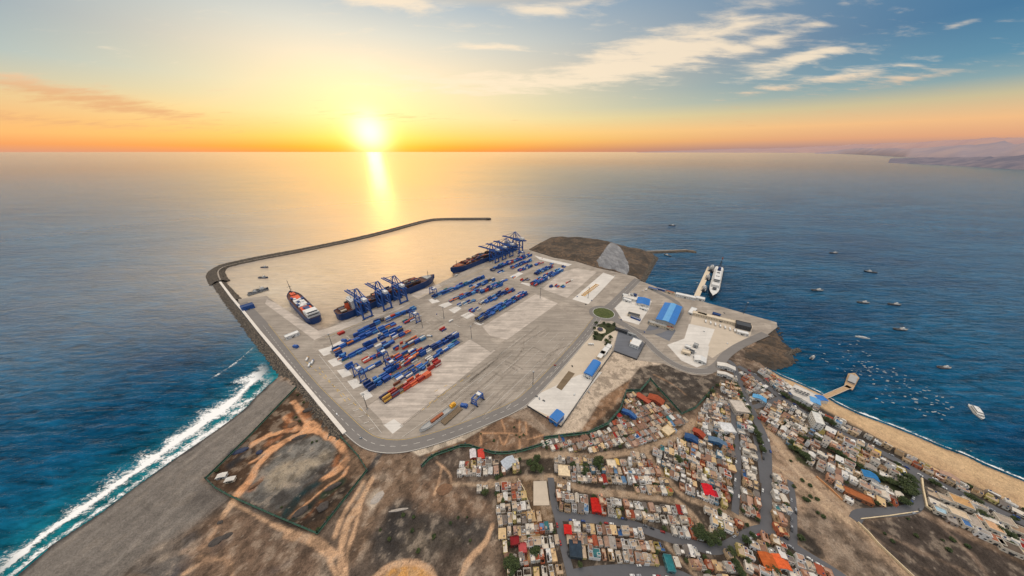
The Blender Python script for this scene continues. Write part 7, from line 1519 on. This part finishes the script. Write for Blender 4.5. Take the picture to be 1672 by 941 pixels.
for px, lb in (([(861, 664), (916, 698)], 'dark boundary wall along the bottom of the slab yard'), ([(916, 698), (985, 597), (1001, 575)], 'dark boundary wall along the right side of the slab yard'), ([(1002, 574), (1039.5, 588)], 'dark wall along the bottom of the dark fenced pad'), ([(1039.5, 588), (1054, 560)], 'dark wall on the right side of the dark fenced pad')): wall('boundary_wall', px, .6, 2.6, m_dkg, lb, 'wall', 3.2)
sheet('sports_ground', Zf([(428, 212), (528, 208), (552, 396), (428, 398)]), [m_beige], 3.12); 
# ---------------------------------------------------------------- cars of the town
for key, where, cnt in (('main', 'on the main road through town', 14), ('curve', 'along the curved grey street', 20), ('lower', 'along the lowest street', 10), ('coast', 'along the coast road', 34), ('junction', 'on the road right of the junction', 6), ('left', 'on the left side street', 5), ('second', 'on the second street', 6), ('corner', 'on the corner road', 5), ('eastside', 'on the lane behind the eastern strip', 6)):
    pts, w_ = TROADS[key]; L_ = smooth_line(W(pts, 3.2), 1); L_ = resample(L_, 3.0); ids = sorted(random.sample(range(3, len(L_) - 4), min(cnt, len(L_) - 8)))
    ids.sort(key=lambda i_: L_[i_].x)
    for k_, i_ in enumerate(ids):
        t = (L_[i_ + 1] - L_[i_ - 1]).normalized(); s_ = random.choice([-1, 1]); q = L_[i_] + Vector((-t.y, t.x)) * s_ * (w_ / 2 - 1.1)
        if q.y < 80: continue
        place_vehicle('c', q.x, q.y, math.atan2(t.y, t.x) + (math.pi if s_ > 0 else 0), 3.28, '%s from left %s' % (ordw(k_ + 1), where))
# ---------------------------------------------------------------- odds and ends on the bare land
for p, lx, ly, h, c_, lb, nm in ((Zg([(156, 541)])[0], 9, 5, 2.8, m_wht, 'white site cabin inside the compound, left', 'site_cabin'), (Zg([(190, 556)])[0], 9, 4.5, 2.8, m_crm, 'cream site cabin inside the compound, right', 'site_cabin'), (Zg([(1125, 525)])[0], 7, 8, 3, m_wht, 'white hut with teal gable at the left end of town', 'hut'), (kpx(860, 70), 22, 7, 4.5, m_wht, 'long white shed under the port road bend', 'shed'), (kpx(868, 8), 26, 10, 5, m_wht, 'white depot with stripes beside the headland road', 'shed')):
    x, y = P(*p, 3); box_building(nm, x, y, lx, ly, -.55 if 'white' in lb and nm == 'shed' else .3, h, c_, m_white, lb, 'building', 'gable', 3.0, 1, 3.5, eave=.2)
m_tarp = paint('dark_blue_tarp', (36, 48, 76), .6, 0, .2, .3)
def heap(px, rx, ry, h, mat, label, rz=0, name='debris_heap'):
    mb = MB(); n_ = 14; rg = []
    for k_, (f_, z_) in enumerate(((1, -.2), (.82, .45), (.5, .85), (.18, 1.0))): rg += [(rx * f_ * math.cos(2 * math.pi * i / n_) * random.uniform(.85, 1.15), ry * f_ * math.sin(2 * math.pi * i / n_) * random.uniform(.85, 1.15), h * z_ * random.uniform(.85, 1.15)) for i in range(n_)]
    mb.add(rg, [(k_ * n_ + i, k_ * n_ + (i + 1) % n_, (k_ + 1) * n_ + (i + 1) % n_, (k_ + 1) * n_ + i) for k_ in range(3) for i in range(n_)] + [tuple(range(3 * n_, 4 * n_))]); o = mb.build(name, mat); x, y = P(*px, 3); o.location = (x, y, 3.0); o.rotation_euler = (0, 0, rz); tag(o, label, 'heap')
m_dirt = paint('brown_earth', (120, 90, 68), .95, 0, .3, .4); m_stone = paint('dark_stone', (74, 68, 64), .95, 0, .35, .6); m_pstone = paint('pale_rubble', (170, 160, 150), .95, 0, .25, .6)
for p, rx, ry, h, m_, lb, rz in (((225, 437), 9, 4, 2, m_tarp, 'dark blue tarpaulin heap by the compound beach fence', .6), ((305, 440), 4, 3, 1.5, m_tarp, 'small blue tarp bundle in the compound', 0), ((440, 330), 7, 5, 2.5, m_dirt, 'brown earth mound near the compound tip', .3), ((500, 270), 7, 4, 2, m_stone, 'dark spoil heap at the compound upper corner', .5), ((470, 380), 10, 3, 2, m_stone, 'long dark ridge of spoil above the grey basin', .4), ((295, 570), 8, 2.5, 1.8, m_dirt, 'brown ridge at the left edge of the grey basin', .7), ((600, 580), 9, 3, 1.8, m_stone, 'dark spoil ridge near the compound right corner', .6), ((560, 660), 6, 5, 1.8, m_stone, 'dark rubble heap at the compound bottom', .2), ((470, 680), 8, 4, 2, m_stone, 'dark heap left of the compound bottom corner', .8), ((1050, 590), 9, 7, 1.8, m_dirt, 'brown earth bank on the waste ground near town', .2), ((147, 723), 3, 2, 1.2, m_stone, 'lone dark boulder on the beach below the compound', 0), ((865, 674), 10, 1.5, 1.0, m_pstone, 'row of pale rubble on the dark waste ground', .15), ((780, 625), 8, 5, 1.2, m_pstone, 'pale rubble pile beside the sandy track', .9), ((130, 800), 7, 4, 1.6, m_stone, 'dark rubble pile on the lower left slope', .5), ((170, 780), 6, 3, 1.4, m_stone, 'second dark rubble pile on the lower left slope', .4)):
    heap(Zg([p])[0], rx, ry, h, m_, lb, rz)
m_rockp = m_stone
def boulder_proto():
    mb = MB(); bm = bmesh.new(); bmesh.ops.create_icosphere(bm, subdivisions=2, radius=1.0)
    for v in bm.verts: v.co *= .8 + .45 * mnoise.noise(v.co * 1.6); v.co.z *= .75
    me = bpy.data.meshes.new('boulder'); bm.to_mesh(me); bm.free(); me.materials.append(m_rockp); return me
bme = boulder_proto()
for i in range(70):
    t = random.random(); pts = [(1264, 603), (1278, 601), (1296, 594), (1300, 586), (1292, 571), (1280, 562), (1276, 548), (1272, 536)]; s_ = t * (len(pts) - 1); k_ = int(s_); f_ = s_ - k_; a_, b_ = pts[k_], pts[k_ + 1]
    x, y = P(a_[0] + (b_[0] - a_[0]) * f_ + random.gauss(0, 2), a_[1] + (b_[1] - a_[1]) * f_ + random.gauss(0, 1.2), 0); o = bpy.data.objects.new('boulder', bme); col.objects.link(o); k_ = random.uniform(1.2, 3.4); o.scale = (k_, k_ * random.uniform(.7, 1.1), k_); o.rotation_euler = (0, 0, random.random() * 6); o.location = (x, y, .3); tag(o, 'dark boulder at the foot of the rocky headland', 'boulder', 'boulders around the headland')
# small tail: boxes behind fishing quay, seaside parasols
for i in range(9):
    x, y = P(*rpx(455 + i * 13, 312 + i * 5 + (i % 2) * 14), 8.2); mb = MB(); mb.tube((0, 0, -.9), (0, 0, 1.6), .08); mb.tube((0, 0, 1.5), (0, 0, 2.3), 1.9, .1, 8); o = mb.build('parasol', m_dkg); o.location = (x, y, 8.25 + .6); tag(o, 'dark parasol on the white restaurant terrace roof', 'parasol', 'parasols on the restaurant roof')
